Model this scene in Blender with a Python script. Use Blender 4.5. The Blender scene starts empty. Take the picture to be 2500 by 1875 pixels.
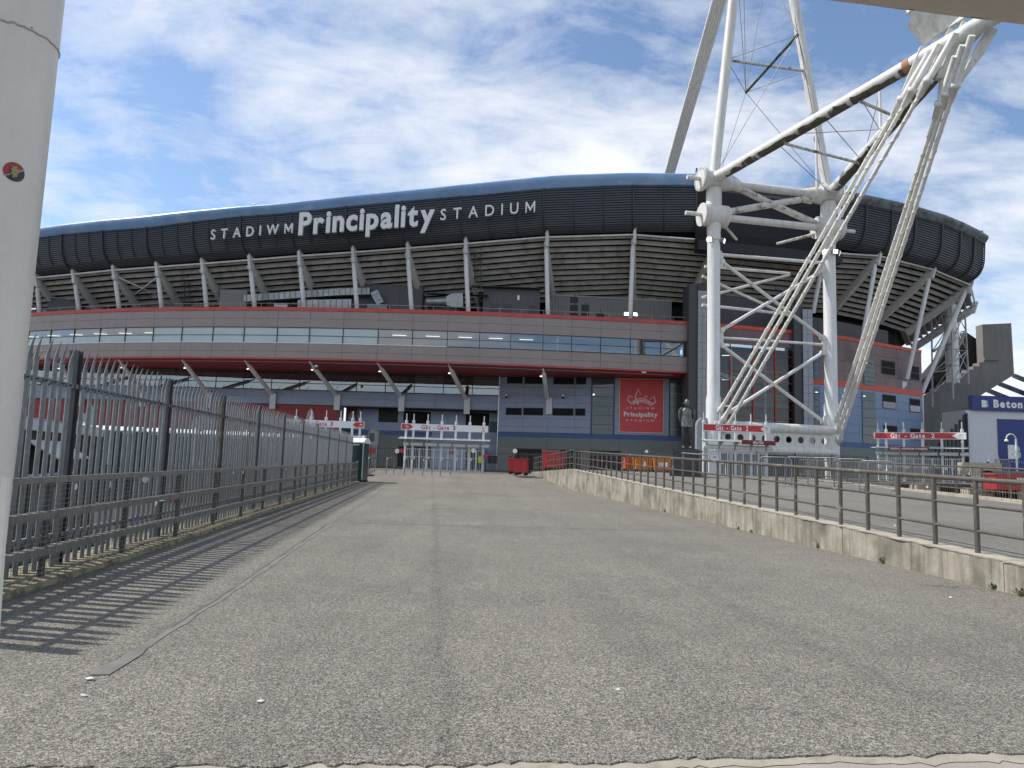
import bpy, math, random
from mathutils import Vector, Matrix, Quaternion
R = math.radians
random.seed(7)
S = bpy.context.scene
COL = S.collection

# ---------------------------------------------------------------- camera
cam_d = bpy.data.cameras.new('camera'); cam = bpy.data.objects.new('camera', cam_d); COL.objects.link(cam)
cam_d.sensor_width = 36.0; cam_d.lens = 24.955; cam_d.clip_start = 0.05; cam_d.clip_end = 6000
PITCH, ROLL = R(6.2), R(1.9)
fw = Vector((0, math.cos(PITCH), math.sin(PITCH))); up0 = Vector((0, -math.sin(PITCH), math.cos(PITCH)))
rt = Vector((1, 0, 0))*math.cos(ROLL) + up0*math.sin(ROLL); up = up0*math.cos(ROLL) - Vector((1, 0, 0))*math.sin(ROLL)
M = Matrix((rt, up, -fw)).transposed().to_4x4(); M.translation = (0, 0, 1.35)
cam.matrix_world = M
S.camera = cam

# ---------------------------------------------------------------- world and sun
SUN_EL, SUN_AZ = R(52), R(-80)      # azimuth from +Y, clockwise
W = bpy.data.worlds.new('World'); S.world = W; W.use_nodes = True
nt = W.node_tree; nt.nodes.clear()
def N(t, **k):
    n = nt.nodes.new(t)
    for a, b in k.items(): setattr(n, a, b)
    return n
def LK(a, b): nt.links.new(a, b)
out = N('ShaderNodeOutputWorld'); sky = N('ShaderNodeTexSky', sky_type='NISHITA', sun_disc=False)
sky.sun_elevation = SUN_EL; sky.sun_rotation = SUN_AZ; sky.air_density = 1.0; sky.dust_density = 0.4; sky.ozone_density = 2.2
bg1 = N('ShaderNodeBackground'); bg1.inputs[1].default_value = 0.105; LK(sky.outputs[0], bg1.inputs[0])
bg2 = N('ShaderNodeBackground'); bg2.inputs[1].default_value = 0.70
tc = N('ShaderNodeTexCoord'); sep = N('ShaderNodeSeparateXYZ'); LK(tc.outputs['Generated'], sep.inputs[0])
za = N('ShaderNodeMath', operation='MAXIMUM'); LK(sep.outputs[2], za.inputs[0]); za.inputs[1].default_value = 0.0
zb = N('ShaderNodeMath', operation='ADD'); LK(za.outputs[0], zb.inputs[0]); zb.inputs[1].default_value = 0.16
dv = N('ShaderNodeVectorMath', operation='DIVIDE'); LK(tc.outputs['Generated'], dv.inputs[0])
cb = N('ShaderNodeCombineXYZ'); [LK(zb.outputs[0], cb.inputs[i]) for i in range(3)]; LK(cb.outputs[0], dv.inputs[1])
CLX, CLY = 7.9, 8.8
mp = N('ShaderNodeMapping'); mp.inputs['Rotation'].default_value = (0, 0, R(-30)); mp.inputs['Scale'].default_value = (0.80, 1.10, 0.0); mp.inputs['Location'].default_value = (CLX, CLY, 0.6)
LK(dv.outputs[0], mp.inputs[0])
n1 = N('ShaderNodeTexNoise'); n1.inputs['Scale'].default_value = 0.95; n1.inputs['Detail'].default_value = 12; n1.inputs['Roughness'].default_value = 0.60; n1.inputs['Distortion'].default_value = 0.35
n2 = N('ShaderNodeTexNoise'); n2.inputs['Scale'].default_value = 4.2; n2.inputs['Detail'].default_value = 9; n2.inputs['Roughness'].default_value = 0.66; n2.inputs['Distortion'].default_value = 0.5
mp2 = N('ShaderNodeMapping'); mp2.inputs['Rotation'].default_value = (0, 0, R(-42)); mp2.inputs['Scale'].default_value = (0.7, 1.25, 0.0); LK(dv.outputs[0], mp2.inputs[0])
LK(mp.outputs[0], n1.inputs['Vector']); LK(mp2.outputs[0], n2.inputs['Vector'])
mx = N('ShaderNodeMath', operation='MULTIPLY_ADD'); LK(n2.outputs[0], mx.inputs[0]); mx.inputs[1].default_value = 0.40; LK(n1.outputs[0], mx.inputs[2])
rp = N('ShaderNodeValToRGB'); rp.color_ramp.elements[0].position = 0.585; rp.color_ramp.elements[0].color = (0.0, 0.0, 0.0, 1)
rp.color_ramp.elements[1].position = 0.80; rp.color_ramp.elements[1].color = (0.96, 0.96, 0.96, 1)
LK(mx.outputs[0], rp.inputs[0])
rc = N('ShaderNodeValToRGB'); rc.color_ramp.elements[0].position = 0.35; rc.color_ramp.elements[0].color = (0.97, 0.98, 1.0, 1)
rc.color_ramp.elements[1].position = 0.7; rc.color_ramp.elements[1].color = (0.80, 0.84, 0.90, 1)
LK(n2.outputs[0], rc.inputs[0]); LK(rc.outputs[0], bg2.inputs[0])
ms = N('ShaderNodeMixShader'); LK(rp.outputs[0], ms.inputs[0]); LK(bg1.outputs[0], ms.inputs[1]); LK(bg2.outputs[0], ms.inputs[2])
LK(ms.outputs[0], out.inputs[0])

sd = bpy.data.lights.new('sun', 'SUN'); sd.energy = 3.0; sd.angle = R(0.6); sd.color = (1.0, 0.955, 0.89)
sun = bpy.data.objects.new('sun', sd); COL.objects.link(sun)
SDIR = Vector((math.sin(SUN_AZ)*math.cos(SUN_EL), math.cos(SUN_AZ)*math.cos(SUN_EL), math.sin(SUN_EL)))
sun.rotation_euler = (-SDIR).to_track_quat('-Z', 'Y').to_euler(); sun.location = SDIR*200
vs = S.view_settings; vs.view_transform = 'Standard'; vs.look = 'None'; vs.exposure = 0.70; vs.gamma = 1.0; vs.use_curve_mapping = False
S.cycles.max_bounces = 6; S.cycles.transparent_max_bounces = 10; S.cycles.use_denoising = True

# ---------------------------------------------------------------- materials
MATS = {}
def mat(name, col, rough=0.6, metal=0.0, var=0.10, vscale=3.0, col2=None, c2scale=1.5, c2lo=0.55, c2hi=0.72, streak=None, streak_amt=0.0, streak_scale=3.2,
        bump=0.0, bscale=40.0, spec=0.5, fine=0.0, fscale=60.0, emit=0.0, stretch=(1, 1, 1)):
    """procedural paint / metal / stone: base colour, cloudy variation, patches of a second colour, vertical streaks, grain"""
    m = bpy.data.materials.new(name); m.use_nodes = True; t = m.node_tree; b = t.nodes['Principled BSDF']
    b.inputs['Roughness'].default_value = rough; b.inputs['Metallic'].default_value = metal; b.inputs['Specular IOR Level'].default_value = spec
    def n(ty, **k):
        x = t.nodes.new(ty)
        for a, c in k.items(): setattr(x, a, c)
        return x
    tcn = n('ShaderNodeTexCoord'); geo = n('ShaderNodeNewGeometry')
    base = n('ShaderNodeRGB'); base.outputs[0].default_value = (*col, 1); cur = base.outputs[0]
    def noise(sc, det=5, ro=0.6, vec=None):
        x = n('ShaderNodeTexNoise'); x.inputs['Scale'].default_value = sc; x.inputs['Detail'].default_value = det; x.inputs['Roughness'].default_value = ro
        t.links.new(vec or geo.outputs['Position'], x.inputs['Vector']); return x.outputs[0]
    def mix(fac, a, bcol, ty='MIX'):
        x = n('ShaderNodeMix', data_type='RGBA', blend_type=ty)
        if hasattr(fac, 'node'): t.links.new(fac, x.inputs[0])
        else: x.inputs[0].default_value = fac
        for s, i in ((a, 6), (bcol, 7)):
            if hasattr(s, 'node'): t.links.new(s, x.inputs[i])
            else: x.inputs[i].default_value = (*s, 1)
        return x.outputs[2]
    def ramp(v, lo, hi, a=0.0, c=1.0):
        x = n('ShaderNodeMapRange'); x.inputs[1].default_value = lo; x.inputs[2].default_value = hi; x.inputs[3].default_value = a; x.inputs[4].default_value = c
        t.links.new(v, x.inputs[0]); return x.outputs[0]
    if stretch != (1, 1, 1):
        mpn = n('ShaderNodeMapping'); mpn.inputs['Scale'].default_value = stretch; t.links.new(geo.outputs['Position'], mpn.inputs[0]); svec = mpn.outputs[0]
    else: svec = None
    if col2: cur = mix(ramp(noise(c2scale, 6, 0.65, svec), c2lo, c2hi), cur, col2)
    if streak:
        mpn = n('ShaderNodeMapping'); mpn.inputs['Scale'].default_value = (1.0, 1.0, 0.07); t.links.new(geo.outputs['Position'], mpn.inputs[0])
        s1 = noise(streak_scale, 6, 0.72, mpn.outputs[0]); cur = mix(ramp(s1, 0.46, 0.66, 0, streak_amt), cur, streak)
    if var:
        g = ramp(noise(vscale, 5, 0.6), 0.3, 0.7, 1-var, 1+var)
        cc = n('ShaderNodeCombineColor'); [t.links.new(g, cc.inputs[i]) for i in range(3)]; cur = mix(1.0, cur, cc.outputs[0], 'MULTIPLY')
    if fine:
        g = ramp(noise(fscale, 2, 0.7), 0.25, 0.75, 1-fine, 1+fine)
        cc = n('ShaderNodeCombineColor'); [t.links.new(g, cc.inputs[i]) for i in range(3)]; cur = mix(1.0, cur, cc.outputs[0], 'MULTIPLY')
    t.links.new(cur, b.inputs['Base Color'])
    t.links.new(ramp(noise(vscale*2.3, 4), 0.3, 0.7, max(0.02, rough-0.07), min(1, rough+0.08)), b.inputs['Roughness'])
    if bump:
        bp = n('ShaderNodeBump'); bp.inputs['Strength'].default_value = bump; bp.inputs['Distance'].default_value = 0.01
        t.links.new(noise(bscale, 4, 0.7), bp.inputs['Height']); t.links.new(bp.outputs[0], b.inputs['Normal'])
    if emit:
        t.links.new(cur, b.inputs['Emission Color']); b.inputs['Emission Strength'].default_value = emit
    MATS[name] = m; return m

mat('white_paint', (0.66, 0.66, 0.64), 0.42, var=0.05, col2=(0.36, 0.34, 0.28), c2scale=0.9, c2lo=0.60, c2hi=0.80, streak=(0.30, 0.26, 0.19), streak_amt=0.40, fine=0.04, fscale=12)
mat('mossy_white', (0.62, 0.61, 0.57), 0.5, var=0.08, col2=(0.12, 0.115, 0.08), c2scale=2.2, c2lo=0.50, c2hi=0.66, fine=0.06, fscale=14)
mat('post_white', (0.66, 0.635, 0.58), 0.42, var=0.05, vscale=2.5, col2=(0.70, 0.675, 0.62), c2scale=2.0, c2lo=0.6, c2hi=0.8, fine=0.03, fscale=30, streak=(0.55, 0.52, 0.465), streak_amt=0.3)
mat('rust', (0.22, 0.07, 0.025), 0.85, var=0.25, vscale=20, bump=0.3)
mat('rust_pale', (0.33, 0.20, 0.11), 0.8, var=0.15, vscale=30)
mat('dark_rust', (0.085, 0.03, 0.02), 0.85, var=0.3, vscale=15)
mat('beam_dirty', (0.44, 0.405, 0.355), 0.6, var=0.12, col2=(0.19, 0.13, 0.10), c2scale=3.0, c2lo=0.52, c2hi=0.75, bump=0.2, bscale=30)
mat('cable_white', (0.66, 0.65, 0.61), 0.5, var=0.08, col2=(0.46, 0.44, 0.38), c2scale=2.0, c2lo=0.58, c2hi=0.8)
mat('roof_cable', (0.80, 0.79, 0.75), 0.5, var=0.06)
mat('wire_grey', (0.30, 0.30, 0.30), 0.5, metal=0.3)
mat('louvre', (0.058, 0.065, 0.080), 0.45, var=0.12, vscale=0.8)
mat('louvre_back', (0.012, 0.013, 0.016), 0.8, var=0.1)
mat('louvre_rib', (0.040, 0.044, 0.052), 0.5)
mat('gutter_blue', (0.20, 0.34, 0.58), 0.36, metal=0.10, var=0.10, vscale=0.6, col2=(0.34, 0.42, 0.52), c2scale=0.8, c2lo=0.5, c2hi=0.8)
mat('gutter_worn', (0.17, 0.20, 0.235), 0.55, metal=0.2, var=0.15, col2=(0.085, 0.085, 0.07), c2scale=1.2, c2lo=0.42, c2hi=0.62)
mat('letter_grey', (0.70, 0.71, 0.72), 0.45, var=0.04)
mat('steel_white', (0.68, 0.69, 0.70), 0.45, var=0.05, streak=(0.33, 0.32, 0.30), streak_amt=0.35)
mat('strut_white', (0.90, 0.90, 0.90), 0.45, var=0.04)
mat('raker_paint', (0.56, 0.56, 0.55), 0.55, var=0.07)
mat('beam_grey', (0.40, 0.40, 0.40), 0.6, var=0.08)
mat('slab', (0.36, 0.345, 0.325), 0.85, var=0.13, vscale=1.2, col2=(0.15, 0.145, 0.14), c2scale=1.1, c2lo=0.5, c2hi=0.72, fine=0.10, fscale=9, bump=0.15)
mat('brown_panel', (0.262, 0.220, 0.212), 0.42, metal=0.15, var=0.06, vscale=0.7, streak=(0.27, 0.245, 0.23), streak_amt=0.45)
mat('maroon_panel', (0.155, 0.105, 0.108), 0.45, metal=0.1, var=0.07, vscale=0.8)
mat('red_trim', (0.46, 0.058, 0.052), 0.5, var=0.08, col2=(0.42, 0.13, 0.12), c2scale=0.7, c2lo=0.5, c2hi=0.75)
mat('red_bright', (0.56, 0.065, 0.032), 0.5, var=0.05)
mat('red_soffit', (0.42, 0.036, 0.038), 0.45, var=0.08)
mat('red_wall', (0.27, 0.026, 0.030), 0.5, var=0.06)
mat('blue_panel', (0.275, 0.335, 0.465), 0.42, metal=0.05, var=0.05, vscale=0.7, col2=(0.26, 0.305, 0.41), c2scale=0.5, c2lo=0.45, c2hi=0.65)
mat('blue_bright', (0.17, 0.235, 0.375), 0.42, metal=0.12, var=0.05)
mat('blue_stripe', (0.045, 0.085, 0.24), 0.4, var=0.06)
mat('green_panel', (0.165, 0.196, 0.188), 0.5, var=0.08)
mat('block_grey', (0.25, 0.25, 0.225), 0.85, var=0.08, fine=0.08, fscale=10)
mat('pilaster', (0.30, 0.32, 0.36), 0.4, metal=0.2, var=0.06)
mat('dark_grey', (0.060, 0.062, 0.068), 0.55, var=0.08)
mat('plant_grey', (0.085, 0.09, 0.10), 0.55, var=0.08)
mat('black', (0.012, 0.012, 0.014), 0.6)
mat('void', (0.010, 0.010, 0.012), 0.9)
mat('interior', (0.16, 0.16, 0.16), 0.8)
mat('interior_pale', (0.34, 0.36, 0.36), 0.8)
mat('blind', (0.44, 0.53, 0.55), 0.35, var=0.05, vscale=0.6)
mat('blind_grey', (0.24, 0.265, 0.28), 0.3, var=0.08, vscale=0.5)
mat('frame_dark', (0.045, 0.040, 0.042), 0.5)
mat('frame_blue', (0.05, 0.08, 0.12), 0.5)
mat('galv', (0.195, 0.21, 0.222), 0.50, metal=0.45, var=0.14, vscale=7, col2=(0.29, 0.305, 0.315), c2scale=16, c2lo=0.5, c2hi=0.72, fine=0.10, fscale=70)
mat('galv_rust', (0.13, 0.105, 0.085), 0.75, var=0.25, vscale=7, col2=(0.25, 0.25, 0.25), c2scale=6, c2lo=0.5, c2hi=0.65)
mat('galv_dark', (0.085, 0.09, 0.098), 0.5, metal=0.4, var=0.14, vscale=6)
mat('galv_rail', (0.225, 0.212, 0.185), 0.58, metal=0.25, var=0.12, vscale=8, col2=(0.15, 0.15, 0.145), c2scale=5, c2lo=0.45, c2hi=0.65)
mat('duct', (0.30, 0.32, 0.33), 0.38, metal=0.6, var=0.2, vscale=2)
mat('corrugated', (0.235, 0.24, 0.235), 0.55, var=0.06)
mat('mesh_wire', (0.27, 0.265, 0.24), 0.6, metal=0.3)
mat('rail_steel', (0.112, 0.099, 0.083), 0.52, metal=0.35, var=0.18, vscale=9, col2=(0.29, 0.285, 0.27), c2scale=3.2, c2lo=0.57, c2hi=0.72, fine=0.12, fscale=40)
mat('wall_concrete', (0.35, 0.318, 0.258), 0.9, var=0.14, vscale=2.2, col2=(0.135, 0.124, 0.098), c2scale=1.25, c2lo=0.43, c2hi=0.66, streak=(0.10, 0.095, 0.08), streak_amt=0.75, streak_scale=6.5, bump=0.5, bscale=45, fine=0.22, fscale=70)
mat('coping', (0.38, 0.34, 0.27), 0.9, var=0.16, vscale=3, col2=(0.21, 0.19, 0.15), c2scale=5, c2lo=0.5, c2hi=0.7, bump=0.5, bscale=60, fine=0.22, fscale=90)
mat('kerb_mossy', (0.30, 0.27, 0.17), 0.95, var=0.2, vscale=6, col2=(0.085, 0.075, 0.045), c2scale=6, c2lo=0.45, c2hi=0.62, bump=0.8, bscale=50, fine=0.25, fscale=90)
mat('strip_concrete', (0.33, 0.295, 0.24), 0.92, var=0.14, vscale=4, col2=(0.23, 0.20, 0.16), c2scale=5, c2lo=0.5, c2hi=0.68, bump=0.5, bscale=90, fine=0.20, fscale=150)
mat('slab_pink', (0.30, 0.265, 0.23), 0.92, var=0.12, vscale=4, bump=0.4, bscale=120, fine=0.22, fscale=170)
mat('tar', (0.085, 0.082, 0.076), 0.8, var=0.25, vscale=5, fine=0.2, fscale=120)
mat('tar_soft', (0.140, 0.135, 0.122), 0.85, var=0.2, vscale=5, fine=0.3, fscale=140)
mat('tar_pale', (0.155, 0.150, 0.136), 0.85, var=0.2, vscale=5, fine=0.22, fscale=120)
mat('old_concrete', (0.20, 0.195, 0.182), 0.9, var=0.10, vscale=0.4, streak=(0.13, 0.126, 0.118), streak_amt=0.5, fine=0.06, fscale=6)
mat('burnt_concrete', (0.030, 0.028, 0.026), 0.9, var=0.3, vscale=1.0, col2=(0.10, 0.095, 0.09), c2scale=0.7, c2lo=0.6, c2hi=0.72)
mat('render_white', (0.62, 0.64, 0.66), 0.8, var=0.05)
mat('navy', (0.022, 0.042, 0.20), 0.4, var=0.04)
mat('navy_dark', (0.012, 0.016, 0.05), 0.5)
mat('print_white', (0.78, 0.78, 0.78), 0.5, var=0.0)
mat('print_grey', (0.46, 0.47, 0.48), 0.5, var=0.0)
mat('sign_white', (0.66, 0.68, 0.71), 0.4, var=0.03)
mat('sign_red', (0.45, 0.028, 0.032), 0.4, var=0.03)
mat('sign_maroon', (0.17, 0.012, 0.020), 0.4, var=0.03)
mat('banner_red', (0.68, 0.075, 0.08), 0.55, var=0.05, vscale=0.8)
mat('banner_edge', (0.80, 0.76, 0.74), 0.5)
mat('gate_white', (0.58, 0.60, 0.62), 0.4, var=0.05)
mat('glass_green', (0.36, 0.40, 0.36), 0.25, var=0.08)
mat('bin_red', (0.37, 0.020, 0.028), 0.45, var=0.10, vscale=3, col2=(0.30, 0.05, 0.05), c2scale=4)
mat('bin_bright', (0.46, 0.028, 0.022), 0.45, var=0.08)
mat('bin_lid', (0.030, 0.022, 0.024), 0.5)
mat('bin_orange', (0.55, 0.155, 0.012), 0.45, var=0.10, vscale=3)
mat('bin_vermilion', (0.56, 0.075, 0.012), 0.45, var=0.08)
mat('rubber', (0.018, 0.018, 0.018), 0.8)
mat('bronze', (0.125, 0.135, 0.132), 0.38, metal=0.55, var=0.25, vscale=6, col2=(0.27, 0.29, 0.285), c2scale=5, c2lo=0.5, c2hi=0.7)
mat('bronze_dark', (0.045, 0.046, 0.046), 0.4, metal=0.5, var=0.25, vscale=6)
mat('granite', (0.030, 0.031, 0.035), 0.22, var=0.12, vscale=8)
mat('granite_side', (0.15, 0.148, 0.138), 0.5, var=0.18, vscale=5, fine=0.2, fscale=30)
mat('toilet_green', (0.006, 0.030, 0.026), 0.35, var=0.08)
mat('toilet_roof', (0.72, 0.74, 0.74), 0.4, var=0.04)
mat('kiosk_green', (0.026, 0.030, 0.020), 0.6, var=0.12)
mat('kiosk_white', (0.62, 0.63, 0.62), 0.5, var=0.04)
mat('lamp_white', (0.82, 0.80, 0.70), 0.4, var=0.0)
mat('lamp_lit', (1.0, 0.93, 0.78), 0.4, var=0.0, emit=1.6)
mat('tube_lit', (1.0, 0.96, 0.86), 0.4, var=0.0, emit=1.1)
mat('leaf', (0.055, 0.085, 0.025), 0.7, var=0.3, vscale=20)
mat('leaf_dry', (0.17, 0.14, 0.06), 0.8, var=0.3, vscale=20)
mat('litter', (0.62, 0.62, 0.60), 0.7, var=0.08)
mat('litter_red', (0.42, 0.03, 0.04), 0.6)
mat('litter_blue', (0.08, 0.10, 0.22), 0.6)
mat('sticker_dark', (0.028, 0.028, 0.040), 0.4)
mat('sticker_red', (0.33, 0.028, 0.040), 0.4)
mat('sticker_gold', (0.27, 0.235, 0.09), 0.4)
mat('emblem_grey', (0.42, 0.42, 0.44), 0.5)
mat('seat_blue', (0.05, 0.10, 0.26), 0.5)
mat('seat_pink', (0.30, 0.12, 0.13), 0.5)
mat('hivis', (0.42, 0.50, 0.03), 0.6)
mat('yard', (0.032, 0.031, 0.030), 0.9, var=0.15, vscale=0.5, fine=0.15, fscale=20)

def glass(name, tint, refl):
    m = bpy.data.materials.new(name); m.use_nodes = True; t = m.node_tree; t.nodes.clear()
    o = t.nodes.new('ShaderNodeOutputMaterial'); tr = t.nodes.new('ShaderNodeBsdfTransparent'); gl = t.nodes.new('ShaderNodeBsdfGlossy'); mxs = t.nodes.new('ShaderNodeMixShader')
    fr = t.nodes.new('ShaderNodeFresnel'); fr.inputs[0].default_value = 1.5; ma = t.nodes.new('ShaderNodeMath'); ma.operation = 'MULTIPLY_ADD'; ma.inputs[1].default_value = 0.8; ma.inputs[2].default_value = refl
    t.links.new(fr.outputs[0], ma.inputs[0])
    tr.inputs[0].default_value = (*tint, 1); gl.inputs[0].default_value = (0.85, 0.9, 0.95, 1); gl.inputs['Roughness'].default_value = 0.02
    geo = t.nodes.new('ShaderNodeNewGeometry'); no = t.nodes.new('ShaderNodeTexNoise'); no.inputs['Scale'].default_value = 0.35; no.inputs['Detail'].default_value = 1
    bp = t.nodes.new('ShaderNodeBump'); bp.inputs['Strength'].default_value = 0.04; bp.inputs['Distance'].default_value = 0.2
    t.links.new(geo.outputs['Position'], no.inputs['Vector']); t.links.new(no.outputs[0], bp.inputs['Height']); t.links.new(bp.outputs[0], gl.inputs['Normal'])
    t.links.new(ma.outputs[0], mxs.inputs[0]); t.links.new(tr.outputs[0], mxs.inputs[1]); t.links.new(gl.outputs[0], mxs.inputs[2]); t.links.new(mxs.outputs[0], o.inputs[0]); MATS[name] = m
glass('glass', (0.62, 0.68, 0.70), 0.20)
glass('glass_dim', (0.55, 0.6, 0.62), 0.03)
glass('glass_dark', (0.50, 0.54, 0.56), 0.24)

def asphalt(name, base, agg, worn=False):
    m = bpy.data.materials.new(name); m.use_nodes = True; t = m.node_tree; b = t.nodes['Principled BSDF']; L = t.links.new
    def n(ty, **k):
        x = t.nodes.new(ty)
        for a, c in k.items(): setattr(x, a, c)
        return x
    geo = n('ShaderNodeNewGeometry'); P = geo.outputs['Position']
    v = n('ShaderNodeTexVoronoi'); v.inputs['Scale'].default_value = 150; L(P, v.inputs['Vector'])
    v2 = n('ShaderNodeTexVoronoi'); v2.inputs['Scale'].default_value = 72; L(P, v2.inputs['Vector'])
    def mr(s, lo, hi, a, c):
        x = n('ShaderNodeMapRange'); [x.inputs[i].__setattr__('default_value', q) for i, q in ((1, lo), (2, hi), (3, a), (4, c))]; L(s, x.inputs[0]); return x.outputs[0]
    def noise(sc, d=5, r=0.6, vec=None):
        x = n('ShaderNodeTexNoise'); x.inputs['Scale'].default_value = sc; x.inputs['Detail'].default_value = d; x.inputs['Roughness'].default_value = r; L(vec or P, x.inputs['Vector']); return x.outputs[0]
    sp = n('ShaderNodeSeparateColor'); L(v.outputs['Color'], sp.inputs[0]); sp2 = n('ShaderNodeSeparateColor'); L(v2.outputs['Color'], sp2.inputs[0])
    def mul(a, c):
        x = n('ShaderNodeMath', operation='MULTIPLY'); L(a, x.inputs[0])
        if hasattr(c, 'node'): L(c, x.inputs[1])
        else: x.inputs[1].default_value = c
        return x.outputs[0]
    g = mul(mr(sp.outputs[0], 0, 1, 1-agg, 1+agg), mr(sp2.outputs[1], 0, 1, 1-agg*0.55, 1+agg*0.55))
    g = mul(g, mr(v.outputs['Distance'], 0.0, 0.7, 1.12, 0.70))
    g = mul(g, mr(noise(0.30, 7, 0.68), 0.3, 0.7, 0.82, 1.15))
    g = mul(g, mr(noise(2.2, 6, 0.7), 0.3, 0.75, 1.08, 0.88))
    st = noise(0.9, 3, 0.5); g = mul(g, mr(st, 0.70, 0.80, 1.0, 0.72))
    mp_ = n('ShaderNodeMapping'); mp_.inputs['Rotation'].default_value = (0, 0, R(-6.2)); mp_.inputs['Scale'].default_value = (1.6, 0.06, 1); L(P, mp_.inputs[0])
    g = mul(g, mr(noise(1.0, 4, 0.6, mp_.outputs[0]), 0.3, 0.72, 1.06, 0.90))
    if worn:      # stained joints running the length of the ramp, broken up by noise
        dt_ = n('ShaderNodeVectorMath', operation='DOT_PRODUCT'); L(P, dt_.inputs[0]); dt_.inputs[1].default_value = (1.0, 0.109, 0.0)
        wob = mr(noise(1.3, 4, 0.6), 0.3, 0.7, -0.06, 0.06)
        for u0, wd, amt in ((0.135, 0.085, 0.30), (3.05, 0.11, 0.16), (-1.95, 0.05, 0.22), (1.55, 0.35, 0.08), (-0.95, 0.45, 0.07)):
            a_ = n('ShaderNodeMath', operation='ADD'); L(dt_.outputs['Value'], a_.inputs[0]); L(wob, a_.inputs[1])
            b_ = n('ShaderNodeMath', operation='SUBTRACT'); L(a_.outputs[0], b_.inputs[0]); b_.inputs[1].default_value = u0
            c_ = n('ShaderNodeMath', operation='ABSOLUTE'); L(b_.outputs[0], c_.inputs[0])
            k_ = mr(c_.outputs[0], 0.0, wd*1.6, 1.0, 0.0); k2 = mul(k_, k_); k3 = mul(k2, mr(noise(2.6, 5, 0.7), 0.32, 0.68, 0.15, 1.0))
            g = mul(g, mr(k3, 0, 1, 1.0, 1-amt))
    cc = n('ShaderNodeCombineColor'); L(g, cc.inputs[0]); L(g, cc.inputs[1]); L(g, cc.inputs[2])
    mxn = n('ShaderNodeMix', data_type='RGBA', blend_type='MULTIPLY'); mxn.inputs[0].default_value = 1; mxn.inputs[6].default_value = (*base, 1); L(cc.outputs[0], mxn.inputs[7])
    hs = n('ShaderNodeMix', data_type='RGBA', blend_type='OVERLAY'); hs.inputs[0].default_value = 0.05; L(mxn.outputs[2], hs.inputs[6]); L(v.outputs['Color'], hs.inputs[7])
    L(hs.outputs[2], b.inputs['Base Color']); b.inputs['Roughness'].default_value = 0.82; b.inputs['Specular IOR Level'].default_value = 0.35
    bp = n('ShaderNodeBump'); bp.inputs['Strength'].default_value = 0.65; bp.inputs['Distance'].default_value = 0.005
    hh = n('ShaderNodeMath', operation='SUBTRACT'); L(sp.outputs[1], hh.inputs[0]); L(v.outputs['Distance'], hh.inputs[1]); L(hh.outputs[0], bp.inputs['Height']); L(bp.outputs[0], b.inputs['Normal'])
    MATS[name] = m
asphalt('asphalt', (0.228, 0.214, 0.180), 0.70, True)
asphalt('asphalt_smooth', (0.224, 0.212, 0.184), 0.30)

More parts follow.
